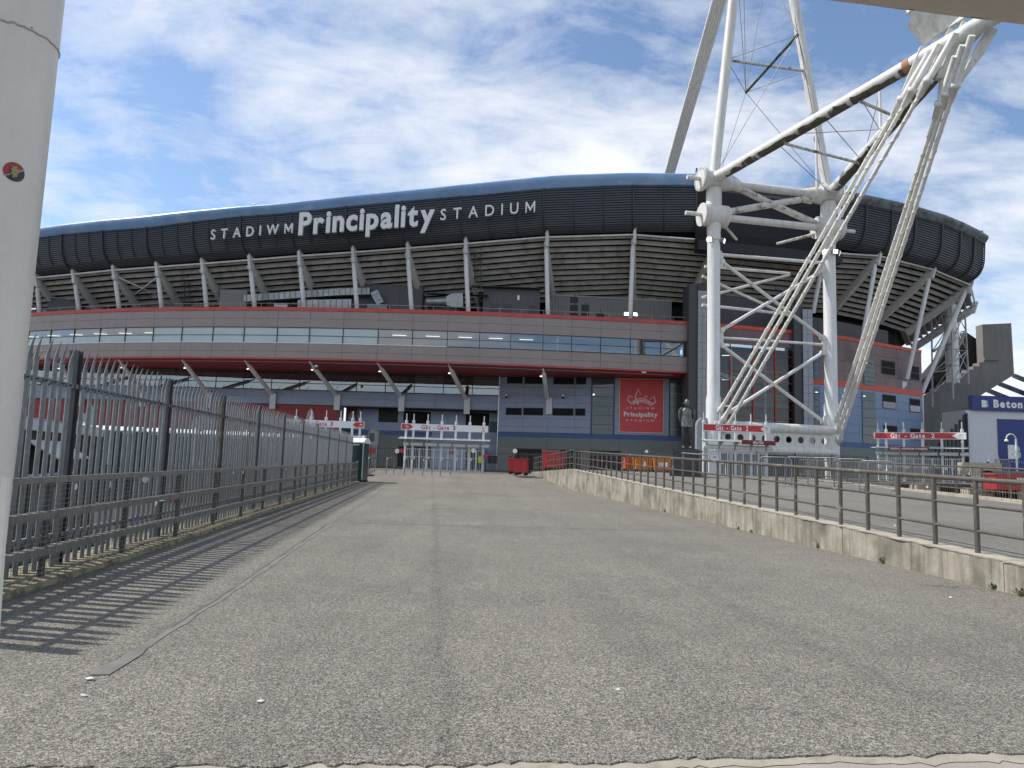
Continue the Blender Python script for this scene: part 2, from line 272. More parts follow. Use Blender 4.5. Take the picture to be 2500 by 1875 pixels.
# ---------------------------------------------------------------- mesh helpers
V = Vector
class MB:
    def __init__(s): s.v = []; s.f = []; s.sm = []
    def add(s, vs, fs, smooth=False):
        o = len(s.v); s.v += [tuple(p) for p in vs]; s.f += [tuple(i+o for i in f) for f in fs]; s.sm += [smooth]*len(fs); return s
    def box(s, a, b):
        (x0, y0, z0), (x1, y1, z1) = a, b
        return s.add([(x0,y0,z0),(x1,y0,z0),(x1,y1,z0),(x0,y1,z0),(x0,y0,z1),(x1,y0,z1),(x1,y1,z1),(x0,y1,z1)], [(0,3,2,1),(4,5,6,7),(0,1,5,4),(1,2,6,5),(2,3,7,6),(3,0,4,7)])
    def hexa(s, b, t):     # bottom quad, top quad (same winding, counter-clockwise from above)
        return s.add(list(b)+list(t), [(0,3,2,1),(4,5,6,7),(0,1,5,4),(1,2,6,5),(2,3,7,6),(3,0,4,7)])
    def bar(s, p0, p1, w, h, upv=(0, 0, 1), w1=None, h1=None):
        p0, p1 = V(p0), V(p1); d = (p1-p0).normalized(); u = V(upv); sx = d.cross(u)
        if sx.length < 1e-4: sx = d.cross(V((0, 1, 0)))
        sx.normalize(); u = sx.cross(d).normalized(); w1 = w if w1 is None else w1; h1 = h if h1 is None else h1
        q = [p0-sx*w/2-u*h/2, p0+sx*w/2-u*h/2, p0+sx*w/2+u*h/2, p0-sx*w/2+u*h/2]; r = [p1-sx*w1/2-u*h1/2, p1+sx*w1/2-u*h1/2, p1+sx*w1/2+u*h1/2, p1-sx*w1/2+u*h1/2]
        return s.add(q+r, [(0,1,2,3),(7,6,5,4),(1,0,4,5),(2,1,5,6),(3,2,6,7),(0,3,7,4)])
    def path(s, pts, r, n=8, caps=True, closed=False):
        pts = [V(p) for p in pts]; rs = r if isinstance(r, (list, tuple)) else [r]*len(pts); o = len(s.v); m = len(pts)
        t0 = (pts[1]-pts[0]).normalized(); a = t0.orthogonal().normalized() if abs(t0.z) > 0.95 else t0.cross(V((0, 0, 1))).normalized()
        for i, p in enumerate(pts):
            t = (pts[(i+1) % m]-pts[i-1]) if closed else (pts[min(i+1, m-1)]-pts[max(i-1, 0)])
            t.normalize(); a = (a-t*a.dot(t)).normalized(); b = t.cross(a)
            for k in range(n):
                th = 2*math.pi*k/n; s.v.append(tuple(p+(a*math.cos(th)+b*math.sin(th))*rs[i]))
        for i in range(m if closed else m-1):
            for k in range(n):
                i2 = (i+1) % m; s.f.append((o+i*n+k, o+i*n+(k+1) % n, o+i2*n+(k+1) % n, o+i2*n+k)); s.sm.append(True)
        if caps and not closed:      # end discs keep their own vertices so that the sides shade as a true cylinder
            q = len(s.v); s.v += s.v[o:o+n]+s.v[o+(m-1)*n:o+m*n]
            s.f.append(tuple(q+k for k in reversed(range(n)))); s.f.append(tuple(q+n+k for k in range(n))); s.sm += [False, False]
        return s
    def tube(s, p0, p1, r, n=10, r1=None): return s.path([p0, p1], [r, r if r1 is None else r1], n)
    def prism(s, poly, d):  # planar polygon swept by vector d
        d = V(d); n = len(poly); a = [V(p) for p in poly]; b = [p+d for p in a]
        return s.add(a+b, [tuple(range(n)), tuple(reversed(range(n, 2*n)))] + [((i+1) % n, i, n+i, n+(i+1) % n) for i in range(n)])
    def grid(s, rows, smooth=False):
        m = len(rows[0]); vs_ = [p for r_ in rows for p in r_]
        return s.add(vs_, [(i*m+j, i*m+j+1, (i+1)*m+j+1, (i+1)*m+j) for i in range(len(rows)-1) for j in range(m-1)], smooth)
    def disc(s, c, nrm, r, th, n=20):
        c, nrm = V(c), V(nrm).normalized(); return s.path([c-nrm*th/2, c+nrm*th/2], r, n)
    def sphere(s, c, r, n=8, sc=(1, 1, 1)):
        c = V(c); rows = []
        for i in range(n+1):
            ph = math.pi*i/n; rows.append([c+V((math.cos(2*math.pi*j/(2*n))*math.sin(ph)*r*sc[0], math.sin(2*math.pi*j/(2*n))*math.sin(ph)*r*sc[1], math.cos(ph)*r*sc[2])) for j in range(2*n+1)])
        return s.grid(rows[::-1], True)
    def mesh(s, name, off=(0, 0, 0)):
        me = bpy.data.meshes.new(name); o = V(off)
        me.from_pydata([tuple(V(p)-o) for p in s.v], [], s.f); me.polygons.foreach_set('use_smooth', s.sm); me.update(); return me

def root_of(o):
    while o.parent: o = o.parent
    return o
def thing(name, label, cat, loc=(0, 0, 0), group=None):
    o = bpy.data.objects.new(name, None); COL.objects.link(o); o.location = loc; o.empty_display_size = 0.2
    o['label'] = label; o['category'] = cat
    if group: o['group'] = group
    return o
def part(name, mb, m, parent, label=None, kind=None):
    """one mesh object; geometry is given in world metres, stored relative to its thing"""
    off = root_of(parent).location
    me = mb.mesh(name, off) if isinstance(mb, MB) else mb
    me.materials.append(MATS[m]); o = bpy.data.objects.new(name, me); COL.objects.link(o); o.parent = parent
    if label: o['label'] = label
    if kind: o['kind'] = kind
    return o
def inst(name, me, parent, loc, rz=0.0, quat=None, sc=None):
    o = bpy.data.objects.new(name, me); COL.objects.link(o); o.parent = parent; o.location = V(loc)-V(root_of(parent).location)
    if quat: o.rotation_mode = 'QUATERNION'; o.rotation_quaternion = quat
    else: o.rotation_euler = (0, 0, rz)
    if sc: o.scale = sc
    return o
def single(name, mb, m, label, cat, loc=None, group=None):
    loc = loc or mb.v[0]; me = mb.mesh(name, loc); me.materials.append(MATS[m]); o = bpy.data.objects.new(name, me); COL.objects.link(o); o.location = loc
    o['label'] = label; o['category'] = cat
    if group: o['group'] = group
    return o
def struct(name, mb, m, parent=None, kind='structure'):
    me = mb.mesh(name); me.materials.append(MATS[m]); o = bpy.data.objects.new(name, me); COL.objects.link(o); o['kind'] = kind
    if parent: o.parent = parent; del o['kind']
    return o
def copy_tree(o, loc=None, rz=None, label=None, parent=None):
    c = o.copy(); COL.objects.link(c); c.parent = parent
    if loc is not None: c.location = loc
    if rz is not None: c.rotation_euler = (0, 0, rz)
    if label: c['label'] = label
    for ch in list(o.children): copy_tree(ch, parent=c)
    return c
def mats_into(me, m): me.materials.append(MATS[m]); return me

_glyph = {}
def glyph(ch, bold=0.0, ext=0.0, bev=0.0, res=3):
    """outline of a character from Blender's built-in font, as (verts, faces, xmin, xmax) for size 1"""
    key = (ch, bold, ext, bev)
    if ch == 'M' and key not in _glyph:      # drawn by hand: thickening the font's own M folds its inner corners
        h = max(v[1] for v in glyph('H', bold, ext, bev)[0]); w, q = h*1.02, h*.135+bold
        o = [(0, 0), (q, 0), (q, h*.66), (w/2, h*.12), (w-q, h*.66), (w-q, 0), (w, 0), (w, h), (w-q*1.05, h), (w/2, h*.40), (q*1.05, h), (0, h)]; k = len(o)
        tri = [(0, 1, 2, 11), (2, 10, 11), (2, 3, 9, 10), (3, 4, 8, 9), (4, 7, 8), (4, 5, 6, 7)]
        if ext: vs_ = [(x, y, ext) for x, y in o]+[(x, y, -ext) for x, y in o]; fs_ = tri+[tuple(k+i for i in reversed(f)) for f in tri]+[((i+1) % k, i, k+i, k+(i+1) % k) for i in range(k)]
        else: vs_ = [(x, y, 0) for x, y in o]; fs_ = tri
        _glyph[key] = (vs_, fs_, 0, w)
    if key not in _glyph:
        cu = bpy.data.curves.new('glyph', 'FONT'); cu.body = ch; cu.offset = bold; cu.extrude = ext; cu.bevel_depth = bev; cu.bevel_resolution = 1; cu.resolution_u = res
        ob = bpy.data.objects.new('glyph', cu); me = ob.to_mesh()
        vs_ = [tuple(v.co) for v in me.vertices]; fs_ = [tuple(p.vertices) for p in me.polygons]
        ob.to_mesh_clear(); bpy.data.objects.remove(ob); bpy.data.curves.remove(cu)
        xs = [v[0] for v in vs_] or [0, 0.3]; _glyph[key] = (vs_, fs_, min(xs), max(xs))
    return _glyph[key]
def text_mb(txt, org, xdir, zdir, height, width=None, bold=0.0, gap=0.09, space=0.35, ext=0.0, ndir=None, sx=1.0):
    """flat lettering: cap height in metres, laid along xdir from org; returns one MB and its length"""
    xdir, zdir = V(xdir).normalized(), V(zdir).normalized(); nd = V(ndir) if ndir else zdir.cross(xdir)*-1
    cap = max(v[1] for v in glyph('H', bold, ext)[0]); k = height/cap; x = 0; lay = []
    for ch in txt:
        if ch == ' ': x += space; continue
        vs_, fs_, x0, x1 = glyph(ch, bold, ext); lay.append((vs_, fs_, x-x0)); x += (x1-x0)+gap
    tot = (x-gap)*k*sx; kx = k*sx*(width/tot if width else 1.0); mb = MB()
    for vs_, fs_, dx in lay: mb.add([V(org)+xdir*(v[0]+dx)*kx+zdir*v[1]*k+nd*v[2]*k for v in vs_], fs_)
    return mb, (width or tot)

# ================================================================ SETTING
def kerb_x(y): return -3.67-0.109*y
def wall_x(y): return 6.75-0.0975*y
def smooth(a, b, x): t = min(1, max(0, (x-a)/(b-a))); return t*t*(3-2*t)
def way_z(y): return 0.43*smooth(36.5, 48, y)
def plat_z(y): return 0.14+0.0241*y if y < 36.9 else 1.03

struct('ground', MB().add([(-3000, -300, -1.5), (3000, -300, -1.5), (3000, 4000, -1.5), (-3000, 4000, -1.5)], [(0, 1, 2, 3)]), 'yard')
# walkway: jagged front edge, then rows towards the stadium
EDGE = [(-4.05, 3.0), (-3.2, 3.06), (-2.6, 3.10), (-2.11, 3.15), (-1.6, 3.20), (-1.1, 3.24), (-0.75, 3.30), (-0.4, 3.31), (0.05, 3.37), (0.5, 3.41), (1.0, 3.50), (1.5, 3.55), (2.1, 3.63), (2.6, 3.69), (3.3, 3.77), (4.2, 3.9), (5.2, 4.05), (6.5, 4.2)]
edge = []
for (xa, ya), (xb, yb) in zip(EDGE, EDGE[1:]):
    for k in range(12):
        t = k/12; edge.append((xa+(xb-xa)*t, ya+(yb-ya)*t+random.gauss(0, 0.011)+0.012*math.sin(xa*9+t*5)))
mbw = MB(); n = len(edge)
mbw.add([(x, y, 0.0) for x, y in edge]+[(x, y-0.004, -0.014) for x, y in edge], [(i, n+i, n+i+1, i+1) for i in range(n-1)])
rows = [[(x, y, 0) for x, y in edge]]
for t in (0.05, 0.2, 0.5, 1.0): rows.append([(x*(1-t)+(kerb_x(7)+(wall_x(7)-kerb_x(7))*(i/(n-1)))*t, y*(1-t)+7*t, 0) for i, (x, y) in enumerate(edge)])
mbw.grid(rows)
ys = [7, 10, 14, 18, 22, 26, 30, 34, 36.5]+[36.9+0.7*i for i in range(17)]
def right_x(y): return wall_x(y) if y <= 36.9 else 3.15+(1.55-3.15)*min(1, (y-36.9)/13.1)
mbw.grid([[(kerb_x(y)+(right_x(y)-kerb_x(y))*j/8, y, way_z(y)) for j in range(9)] for y in ys])
struct('walkway', mbw, 'asphalt')
struct('forecourt', MB().grid([[(x, y, 0.434) for x in (-60, -30, -7.5, 1.6, 1.8)] for y in (47.9, 55, 66, 74)]), 'asphalt_smooth')
rowsP = [(3, 6.6, .21, 15.8, .05), (8.3, 6.05, .34, 15.8, .25), (22, 4.72, .67, 15.75, .57), (36.9, 3.28, 1.03, 15.6, .93), (37.0, 3.27, 1.03, 48, .93), (44, 2.5, .80, 48, .90), (50, 1.75, .62, 48, .85), (70, 1.75, .55, 48, .85)]
struct('raised_pavement', MB().grid([[(a+(c-a)*j/10, y, b+(d-b)*j/10) for j in range(11)] for y, a, b, c, d in rowsP]), 'asphalt_smooth')
# concrete threshold strip in front of the asphalt, and the slab before it
st = MB(); sl = MB(); top = []; low = []
for x, y in edge:
    top.append((x, y+0.01, -0.008)); low.append((x, y-0.075-0.012*math.sin(x*3.1)-0.01*random.random(), -0.010))
st.grid([low, top]); struct('concrete_strip', st, 'strip_concrete')
low2 = [(x, y-0.002+0.004*random.random(), -0.013) for x, y, z in low]; low3 = [(x, y-3.5, -0.013) for x, y, z in low]
sl.grid([low3, low2]); struct('paving_slab', sl, 'slab_pink')
# tar seams
def seam(name, pts, w, m, jit=0.02, z=0.004, zf=way_z):
    a = []; b = []
    for (x0, y0), (x1, y1) in zip(pts, pts[1:]):
        k = max(2, int(math.hypot(x1-x0, y1-y0)/0.25))
        for i in range(k):
            t = i/k; x = x0+(x1-x0)*t; y = y0+(y1-y0)*t; nx, ny = -(y1-y0), x1-x0; l = math.hypot(nx, ny); nx /= l; ny /= l
            w1 = w*(0.5+random.uniform(-.35, .35)); w2 = w*(0.5+random.uniform(-.35, .35)); j = random.gauss(0, jit)
            a.append((x+nx*(w1+j), y+ny*(w1+j), zf(y)+z)); b.append((x-nx*(w2-j), y-ny*(w2-j), zf(y)+z))
    return struct(name, MB().grid([b, a]), m)
seam('tar_seam', [(-2.40, 4.44), (-2.47, 5.2), (-2.62, 6.6), (-2.9, 9.2), (-3.51, 14.53)], 0.075, 'tar_pale', 0.004)
seam('tar_seam', [(-2.40, 4.40), (-2.44, 4.85), (-2.50, 5.35)], 0.075, 'tar_soft', 0.006, 0.006)
seam('tar_seam', [(-3.52, 14.6), (-4.3, 22), (-5.3, 29.9), (-5.9, 36)], 0.05, 'tar_soft', 0.008)
seam('tar_seam', [(-2.54, 5.6), (-2.70, 7.2), (-3.56, 14.4)], 0.018, 'tar', 0.006, 0.006)
seam('tar_seam', [(-3.5, 14.55), (-1.73, 14.65), (2.2, 15.05), (5.25, 15.45)], 0.03, 'tar', 0.008)
seam('tar_seam', [(-6.6, 34.1), (1.25, 37.4), (2.8, 38.0)], 0.06, 'tar', 0.02)
# dark oil patches and worn marks in the asphalt
for (x, y, a, b, q) in [(1.46, 4.22, .10, .05, .3), (1.63, 4.15, .06, .045, 0), (5.35, 8.9, .35, .12, .2), (2.75, 3.98, .05, .02, 0), (4.6, 6.0, .02, .03, 0)]:
    m_ = MB(); k = 9
    for _ in range(26):
        u, w_ = random.gauss(0, .42), random.gauss(0, .42); r_ = min(a, b)*random.uniform(.06, .34)*max(.3, 1-abs(u)*.6); cx_, cy_ = x+u*a, y+w_*b
        m_.add([(cx_, cy_, .0035)]+[(cx_+r_*random.uniform(.6, 1.5)*math.cos(2*math.pi*i/k), cy_+r_*random.uniform(.5, 1.1)*math.sin(2*math.pi*i/k), .003) for i in range(k)], [(0, i+1, (i+1) % k+1) for i in range(k)])
    struct('oil_stain', m_, 'tar_soft')

# ---------------------------------------------------------------- right retaining wall
rw = thing('retaining_wall', 'low stained concrete retaining wall carrying the pipe railing', 'wall', (wall_x(20), 20, 0))
J = [3.0, 5.3, 8.6, 12.0, 15.4, 18.9, 22.4, 25.9, 29.4, 33.1, 36.88]
for a, b in zip(J, J[1:]):
    a2, b2 = a+.006, b-.006
    part('wall_panel', MB().hexa([(wall_x(a2), a2, -.06), (wall_x(a2)+.28, a2, -.06), (wall_x(b2)+.28, b2, -.06), (wall_x(b2), b2, -.06)], [(wall_x(a2), a2, plat_z(a)), (wall_x(a2)+.28, a2, plat_z(a)), (wall_x(b2)+.28, b2, plat_z(b)), (wall_x(b2), b2, plat_z(b))]), 'wall_concrete', rw)
    k = 24; fr = []; bk = []; ff = []
    for i in range(k+1):
        y = a2+(b2-a2)*i/k; j = random.gauss(0, .006); fr.append((wall_x(y)-.012+j, y, plat_z(y)+.022)); bk.append((wall_x(y)+.31, y, plat_z(y)+.024)); ff.append((wall_x(y)-.010+j*1.2, y, plat_z(y)+.004+random.gauss(0, .003)))
    part('coping', MB().grid([ff, fr, bk]), 'coping', rw)
part('wall_panel', MB().hexa([(3.15, 36.9, -.06), (3.43, 36.9, -.06), (1.84, 50, .3), (1.56, 50, .3)], [(3.15, 36.9, 1.06), (3.43, 36.9, 1.06), (1.84, 50, .64), (1.56, 50, .64)]), 'wall_concrete', rw)

def pipe_railing(root, posts, hs, rp, rr, rt_):
    pm = {}
    for i, p in enumerate(posts):
        h = hs[0]; key = round(h, 2)
        if key not in pm: pm[key] = mats_into(MB().tube((0, 0, -.02), (0, 0, h), rp, 10).mesh('post'), 'rail_steel')
        inst('post', pm[key], root, p)
    for q, h in enumerate(hs):
        r_ = rt_ if q == 0 else rr
        for i in range(0, len(posts)-1, 3 if q == 0 else 1):
            j = min(i+(3 if q == 0 else 1), len(posts)-1)
            m_ = MB().path([V(p)+V((0, 0, h)) for p in posts[i:j+1]], r_, 10)
            if q: m_.sphere(V(posts[i])+V((.0, .035, h)), r_*1.22, 5)
            part('rail', m_, 'rail_steel', root)
rl = thing('pipe_railing', 'long brown galvanised pipe railing on top of the low concrete wall', 'railing', (wall_x(20)+.15, 20, plat_z(20)))
posts = []; y = 4.55
while y < 36.8: posts.append((wall_x(y)+.15, y, plat_z(y)+.02)); y += 0.775 if y < 17 else 0.845
pipe_railing(rl, posts, (0.93, 0.60, 0.275), 0.032, 0.021, 0.034)
rl2 = thing('pipe_railing', 'shorter pipe railing sloping down behind the red bin towards the turnstiles', 'railing', (2.5, 43, 0.8))
posts = [(3.33+(1.72-3.33)*i/14, 36.95+13.0*i/14, 1.06+(.64-1.06)*i/14) for i in range(15)]
pipe_railing(rl2, posts, (0.98, 0.63, 0.29), 0.030, 0.021, 0.030)

# ---------------------------------------------------------------- left kerb, mesh railing and palisade fence
kb = MB(); k = 120; r0 = []; r1 = []; r2 = []; r3 = []
for i in range(k+1):
    y = 2.6+(37.2-2.6)*i/k; x = kerb_x(y); j = random.gauss(0, .012)
    r0.append((x+.012+j, y, -.01)); r1.append((x+j, y, .055+random.gauss(0, .006))); r2.append((x-.16, y, .062+random.gauss(0, .006))); r3.append((x-.75, y, .04))
kb.grid([[(x, y, -1.5) for x, y, z in r3], r3, r2, r1, r0]); struct('kerb', kb, 'kerb_mossy')
mr = thing('mesh_railing', 'grey three rail barrier with wire mesh along the left kerb', 'railing', (kerb_x(15)-.1, 15, 0.05))
KR = -.10
RY0, RY1 = 4.9, 36.6
for z, h in ((1.045, .062), (.705, .075), (.355, .075)):
    y = RY0
    while y < RY1-.1:
        y2 = min(y+4.6, RY1)
        part('rail', MB().bar((kerb_x(y)+KR-.03, y, z-h/2), (kerb_x(y2)+KR-.03, y2-.004, z-h/2), .105 if z < 1 else .07, h), 'galv_rail', mr); y = y2
clip = mats_into(MB().box((-.005, -.028, -.03), (.012, .028, .03)).mesh('bracket'), 'galv_rail')
postm = mats_into(MB().box((-.075, -.006, 0), (-.02, .006, 1.0)).box((-.022, -.02, 0), (-.014, .02, 1.0)).mesh('post'), 'galv_dark')
y = RY0+.45
while y < RY1:
    inst('post', postm, mr, (kerb_x(y)+KR+.0, y, .04), R(6.2))
    for z in (.668, .318): inst('bracket', clip, mr, (kerb_x(y)+KR+.012, y, z), R(6.2))
    y += 1.85
wm = MB(); z = .07
while z < 1.0:
    wm.bar((kerb_x(RY0)+KR+.03, RY0, z), (kerb_x(RY1)+KR+.03, RY1, z), .0032, .0032); z += .05
y = RY0
while y < RY1:
    wm.bar((kerb_x(y)+KR+.033, y, .06), (kerb_x(y)+KR+.033, y, 1.0), .003, .003); y += .075
part('wire_mesh', wm, 'mesh_wire', mr, kind='stuff')

pf = thing('palisade_fence', 'tall galvanised palisade fence with pointed pales along the left edge', 'fence', (kerb_x(15)-.38, 15, 0.05))
def pal_x(y): return kerb_x(y)-.40
prof = [(-.047, 0), (-.028, .018), (-.011, .001), (.011, .001), (.028, .018), (.047, 0)]      # W section across the pale
lev = [(0.0, 1, 0), (2.20, 1, 0), (2.27, .66, .002), (2.36, .40, .016), (2.43, .10, .034)]
pm_ = MB(); rows = [[(px_*w, dy_*w-o, z) for px_, dy_ in prof] for z, w, o in lev]
pm_.grid(rows)
for sgn in (-1, 1): pm_.add([(sgn*.028, -.004, 2.20), (sgn*.047, -.002, 2.20), (sgn*.060, -.045, 2.36)], [(0, 1, 2)])
pale = mats_into(pm_.mesh('pale'), 'galv')
rusty = pm_.mesh('pale'); rusty.materials.append(MATS['galv_rust'])
bolt = mats_into(MB().disc((0, 0, 0), (0, 1, 0), .011, .02, 8).mesh('bolt'), 'galv_dark')
FA = R(90+6.2)     # pale's across-axis lies along the fence
py0 = 8.06-2.87
for b in range(13):
    ya = py0+2.87*b
    if ya > 36: break
    # post: rolled steel I section
    I = MB().box((-.05, -.055, 0), (.05, -.045, 2.44)).box((-.05, .045, 0), (.05, .055, 2.44)).box((-.006, -.045, 0), (.006, .045, 2.44))
    po = part('post', I.mesh('post'), 'galv_dark', pf); po.location = V((pal_x(ya)-.045, ya, 0))-V(pf.location); po.rotation_euler = (0, 0, R(6.2))
    yb = min(ya+2.87, 36.6)
    for z in (2.03, .38): part('rail', MB().bar((pal_x(ya)-.03, ya, z), (pal_x(yb)-.03, yb, z), .045, .05), 'galv', pf)
    for i in range(1, 17):
        y = ya+2.87*i/17
        if y > 36.6: continue
        o = inst('pale', pale, pf, (pal_x(y)+random.gauss(0, .003), y+random.gauss(0, .004), .04+random.gauss(0, .004)), quat=Quaternion((0, 0, 1), R(90+6.2)) @ Quaternion((0, 1, 0), random.gauss(0, .006)))
        if random.random() < .008 or (b == 3 and i == 12): o.data = rusty
        if y < 14: inst('bolt', bolt, pf, (pal_x(y)+.016, y, 2.03), R(90+6.2))

# white steel post at the left edge, its foot plate, bolt and round sticker
PC = (-2.02, 2.65); PRAD = .157; PK = .522
def pk(z): return 1.35+(z-1.35)*PK
wp = thing('steel_post', 'thick white painted steel post close by on the left', 'post', (PC[0], PC[1], 0))
part('shaft', MB().path([(PC[0], PC[1], -.05), (PC[0], PC[1], pk(4.38))], PRAD, 48), 'post_white', wp)
part('shaft', MB().path([(PC[0], PC[1], pk(4.38)), (PC[0], PC[1], 4.2)], PRAD+.001, 48), 'post_white', wp)
ring = [(PC[0]+PRAD*math.cos(2*math.pi*i/60), PC[1]+PRAD*math.sin(2*math.pi*i/60), pk(4.38)+random.gauss(0, .0025)) for i in range(60)]
part('weld_seam', MB().path(ring, .005, 6, closed=True), 'beam_dirty', wp)
def on_post(d, lift=.0):
    dx, dy, dz = d; A = dx*dx+dy*dy; B = -2*(dx*PC[0]+dy*PC[1]); C_ = PC[0]**2+PC[1]**2-(PRAD+lift)**2; t = (-B-math.sqrt(max(0, B*B-4*A*C_)))/(2*A)
    return V((dx*t, dy*t, 1.35+dz*t))
c = on_post((-.7368, 1, .3957)); nn = V((c.x-PC[0], c.y-PC[1], 0)).normalized(); ta = nn.cross(V((0, 0, 1))).normalized()
def on_skin(a, z, lift): th = a/PRAD; v = nn*math.cos(th)+ta*-math.sin(th); return V((PC[0], PC[1], c.z+z))+v*(PRAD+lift)
def patch(pts, lift): return MB().add([on_skin(a, z, lift) for a, z in pts], [tuple(range(len(pts)))])
stk = thing('sticker', 'round dark red and black sticker stuck on the thick white post', 'sticker', c)
SR = .036; SS = .54
half = lambda a0, a1, k=14: [(SR*math.cos(a0+(a1-a0)*i/k), SR*math.sin(a0+(a1-a0)*i/k)) for i in range(k+1)]
part('backing', MB().add([on_skin(0, 0, .002)]+[on_skin(a, z, .001) for a, z in half(0, 2*math.pi, 30)], [(0, i+1, i+2) for i in range(30)]), 'sticker_dark', stk)
part('red_half', patch(half(R(35), R(215)), .003), 'sticker_red', stk)
part('stripe', patch([(-.056*SS, -.043*SS), (-.052*SS, -.047*SS), (.058*SS, .030*SS), (.054*SS, .036*SS)], .0045), 'emblem_grey', stk)
shp = [(-.012, -.048), (.006, -.036), (.018, -.030), (.014, -.014), (.026, -.006), (.020, .012), (.028, .026), (.012, .024), (.006, .046), (-.006, .034), (-.022, .040), (-.018, .020), (-.030, .010), (-.018, .000), (-.026, -.016), (-.012, -.022)]
part('emblem', patch([(a*SS, b*SS) for a, b in shp], .006), 'sticker_gold', stk)
# foot gusset with its bolt
gp = V((-1.94, 2.50, 0))
part('gusset_plate', MB().prism([gp+V((0, 0, -.02)), gp+V((.245, 0, -.02)), gp+V((.232, 0, .55)), gp+V((.205, 0, 1.235)), gp+V((0, 0, 1.25))], (0, -.016, 0)), 'post_white', wp)
part('bolt', MB().disc(gp+V((.172, -.018, 1.222)), (0, 1, 0), .0095, .012, 8), 'beam_dirty', wp)
part('rust_run', MB().add([gp+V((a, -.0168, z)) for a, z in [(.168, 1.214), (.1765, 1.214), (.174, 1.17), (.1725, 1.10), (.171, 1.17)]], [(0, 4, 3, 2, 1)]), 'rust_pale', wp)
for d in ((-.752, 1, .70), (-.735, 1, .62), (-.742, 1, .24)):
    p = on_post(d, .001); part('chip', MB().disc(p, V((p.x-PC[0], p.y-PC[1], 0)), .0035, .001, 7), 'tar', wp)

# dirty painted beam crossing overhead at the right, carried by posts outside the view
ob = thing('overhead_beam', 'rust stained steel beam crossing overhead in the top right corner', 'beam', (1.6, 2.3, 3))
b0, b1 = V((0.61,2.35,3.25)), V((2.21,2.20,2.98))
b2 = b0.lerp(b1, 2.9)
part('tube', MB().path([b0, b0.lerp(b1, .5), b1, b2], .155, 40), 'beam_dirty', ob)
part('support', MB().tube((b2.x, b2.y, .1), (b2.x, b2.y, b2.z+.1), .15, 24), 'post_white', ob)
part('support', MB().tube(b0, (b0.x-.3, b0.y-2.4, b0.z+.1), .12, 20), 'post_white', ob)
for i in range(16):
    q = b0.lerp(b1, random.uniform(.34, .62)); dd = (b1-b0).normalized(); uu = dd.cross(V((0, 1, 0))).normalized(); a0 = R(random.uniform(-175, -120)); rws = []; sz = random.uniform(.4, 1.0)
    for k in range(6):
        a = a0+R(5*k*sz); w = .006*sz*math.sin(math.pi*(k+.4)/6.4)*random.uniform(.4, 1.7); c_ = q+dd*.02*k*sz
        rws.append([c_+(V((0, 1, 0))*math.cos(a)*-1+uu*math.sin(a)*(1 if uu.z > 0 else -1))*.1558+dd*w*s_ for s_ in (-1, 1)])
    part('rust_streak', MB().grid(rws), 'dark_rust', ob)

# ================================================================ STADIUM
def band_y(x):
    if x < 16.03: return -2.6705765e-05*x**3+0.00278769*x*x+0.0350925*x+61.427988
    P_ = [(16.03, 62.59), (20.29,63.49,14.30)[:2], (26.07,65.00,14.30)[:2], (30.64,66.54,14.30)[:2], (42.92,73.47,14.30)[:2], (60, 84)]
    for (a, b), (c_, d) in zip(P_, P_[1:]):
        if x <= c_: return b+(d-b)*(x-a)/(c_-a)
    return 84
def lerp_tab(T, x):
    if x <= T[0][0]: return T[0][1]
    for (a, b), (c_, d) in zip(T, T[1:]):
        if x <= c_: return b+(d-b)*(x-a)/(c_-a)
    return T[-1][1]
LWT = [(-62, 77), (-50, 74.5), (-35, 72.0), (-17.3, 70.6), (-1.24, 69.9), (10.4, 67.3), (16.9, 66.4), (24, 66.6)]
def low_y(x): return lerp_tab(LWT, x)
ZR, ZWT, ZWB, ZBB = 14.3, 12.50, 11.08, 9.62
sb = thing('stadium', 'huge stadium with dark louvred rim, concrete underside, brown window band and blue lower walls', 'stadium', (0, 66, 0.43))

def curved_panel(x0, x1, z0, z1, off, th, fy, n=3, gap=.012, dz=.0):
    """panel that follows the plan curve fy between two x stations"""
    xs = [x0+gap+(x1-x0-2*gap)*i/n for i in range(n+1)]
    fr0 = [(x, fy(x)+off, z0+dz) for x in xs]; fr1 = [(x, fy(x)+off, z1-dz) for x in xs]; b1 = [(x, fy(x)+off+th, z1-dz) for x in xs]; b0 = [(x, fy(x)+off+th, z0+dz) for x in xs]
    m = MB().grid([b0, fr0, fr1, b1]); m.add([fr0[0], b0[0], b1[0], fr1[0]], [(0, 3, 2, 1)]); m.add([fr0[-1], b0[-1], b1[-1], fr1[-1]], [(0, 1, 2, 3)]); return m

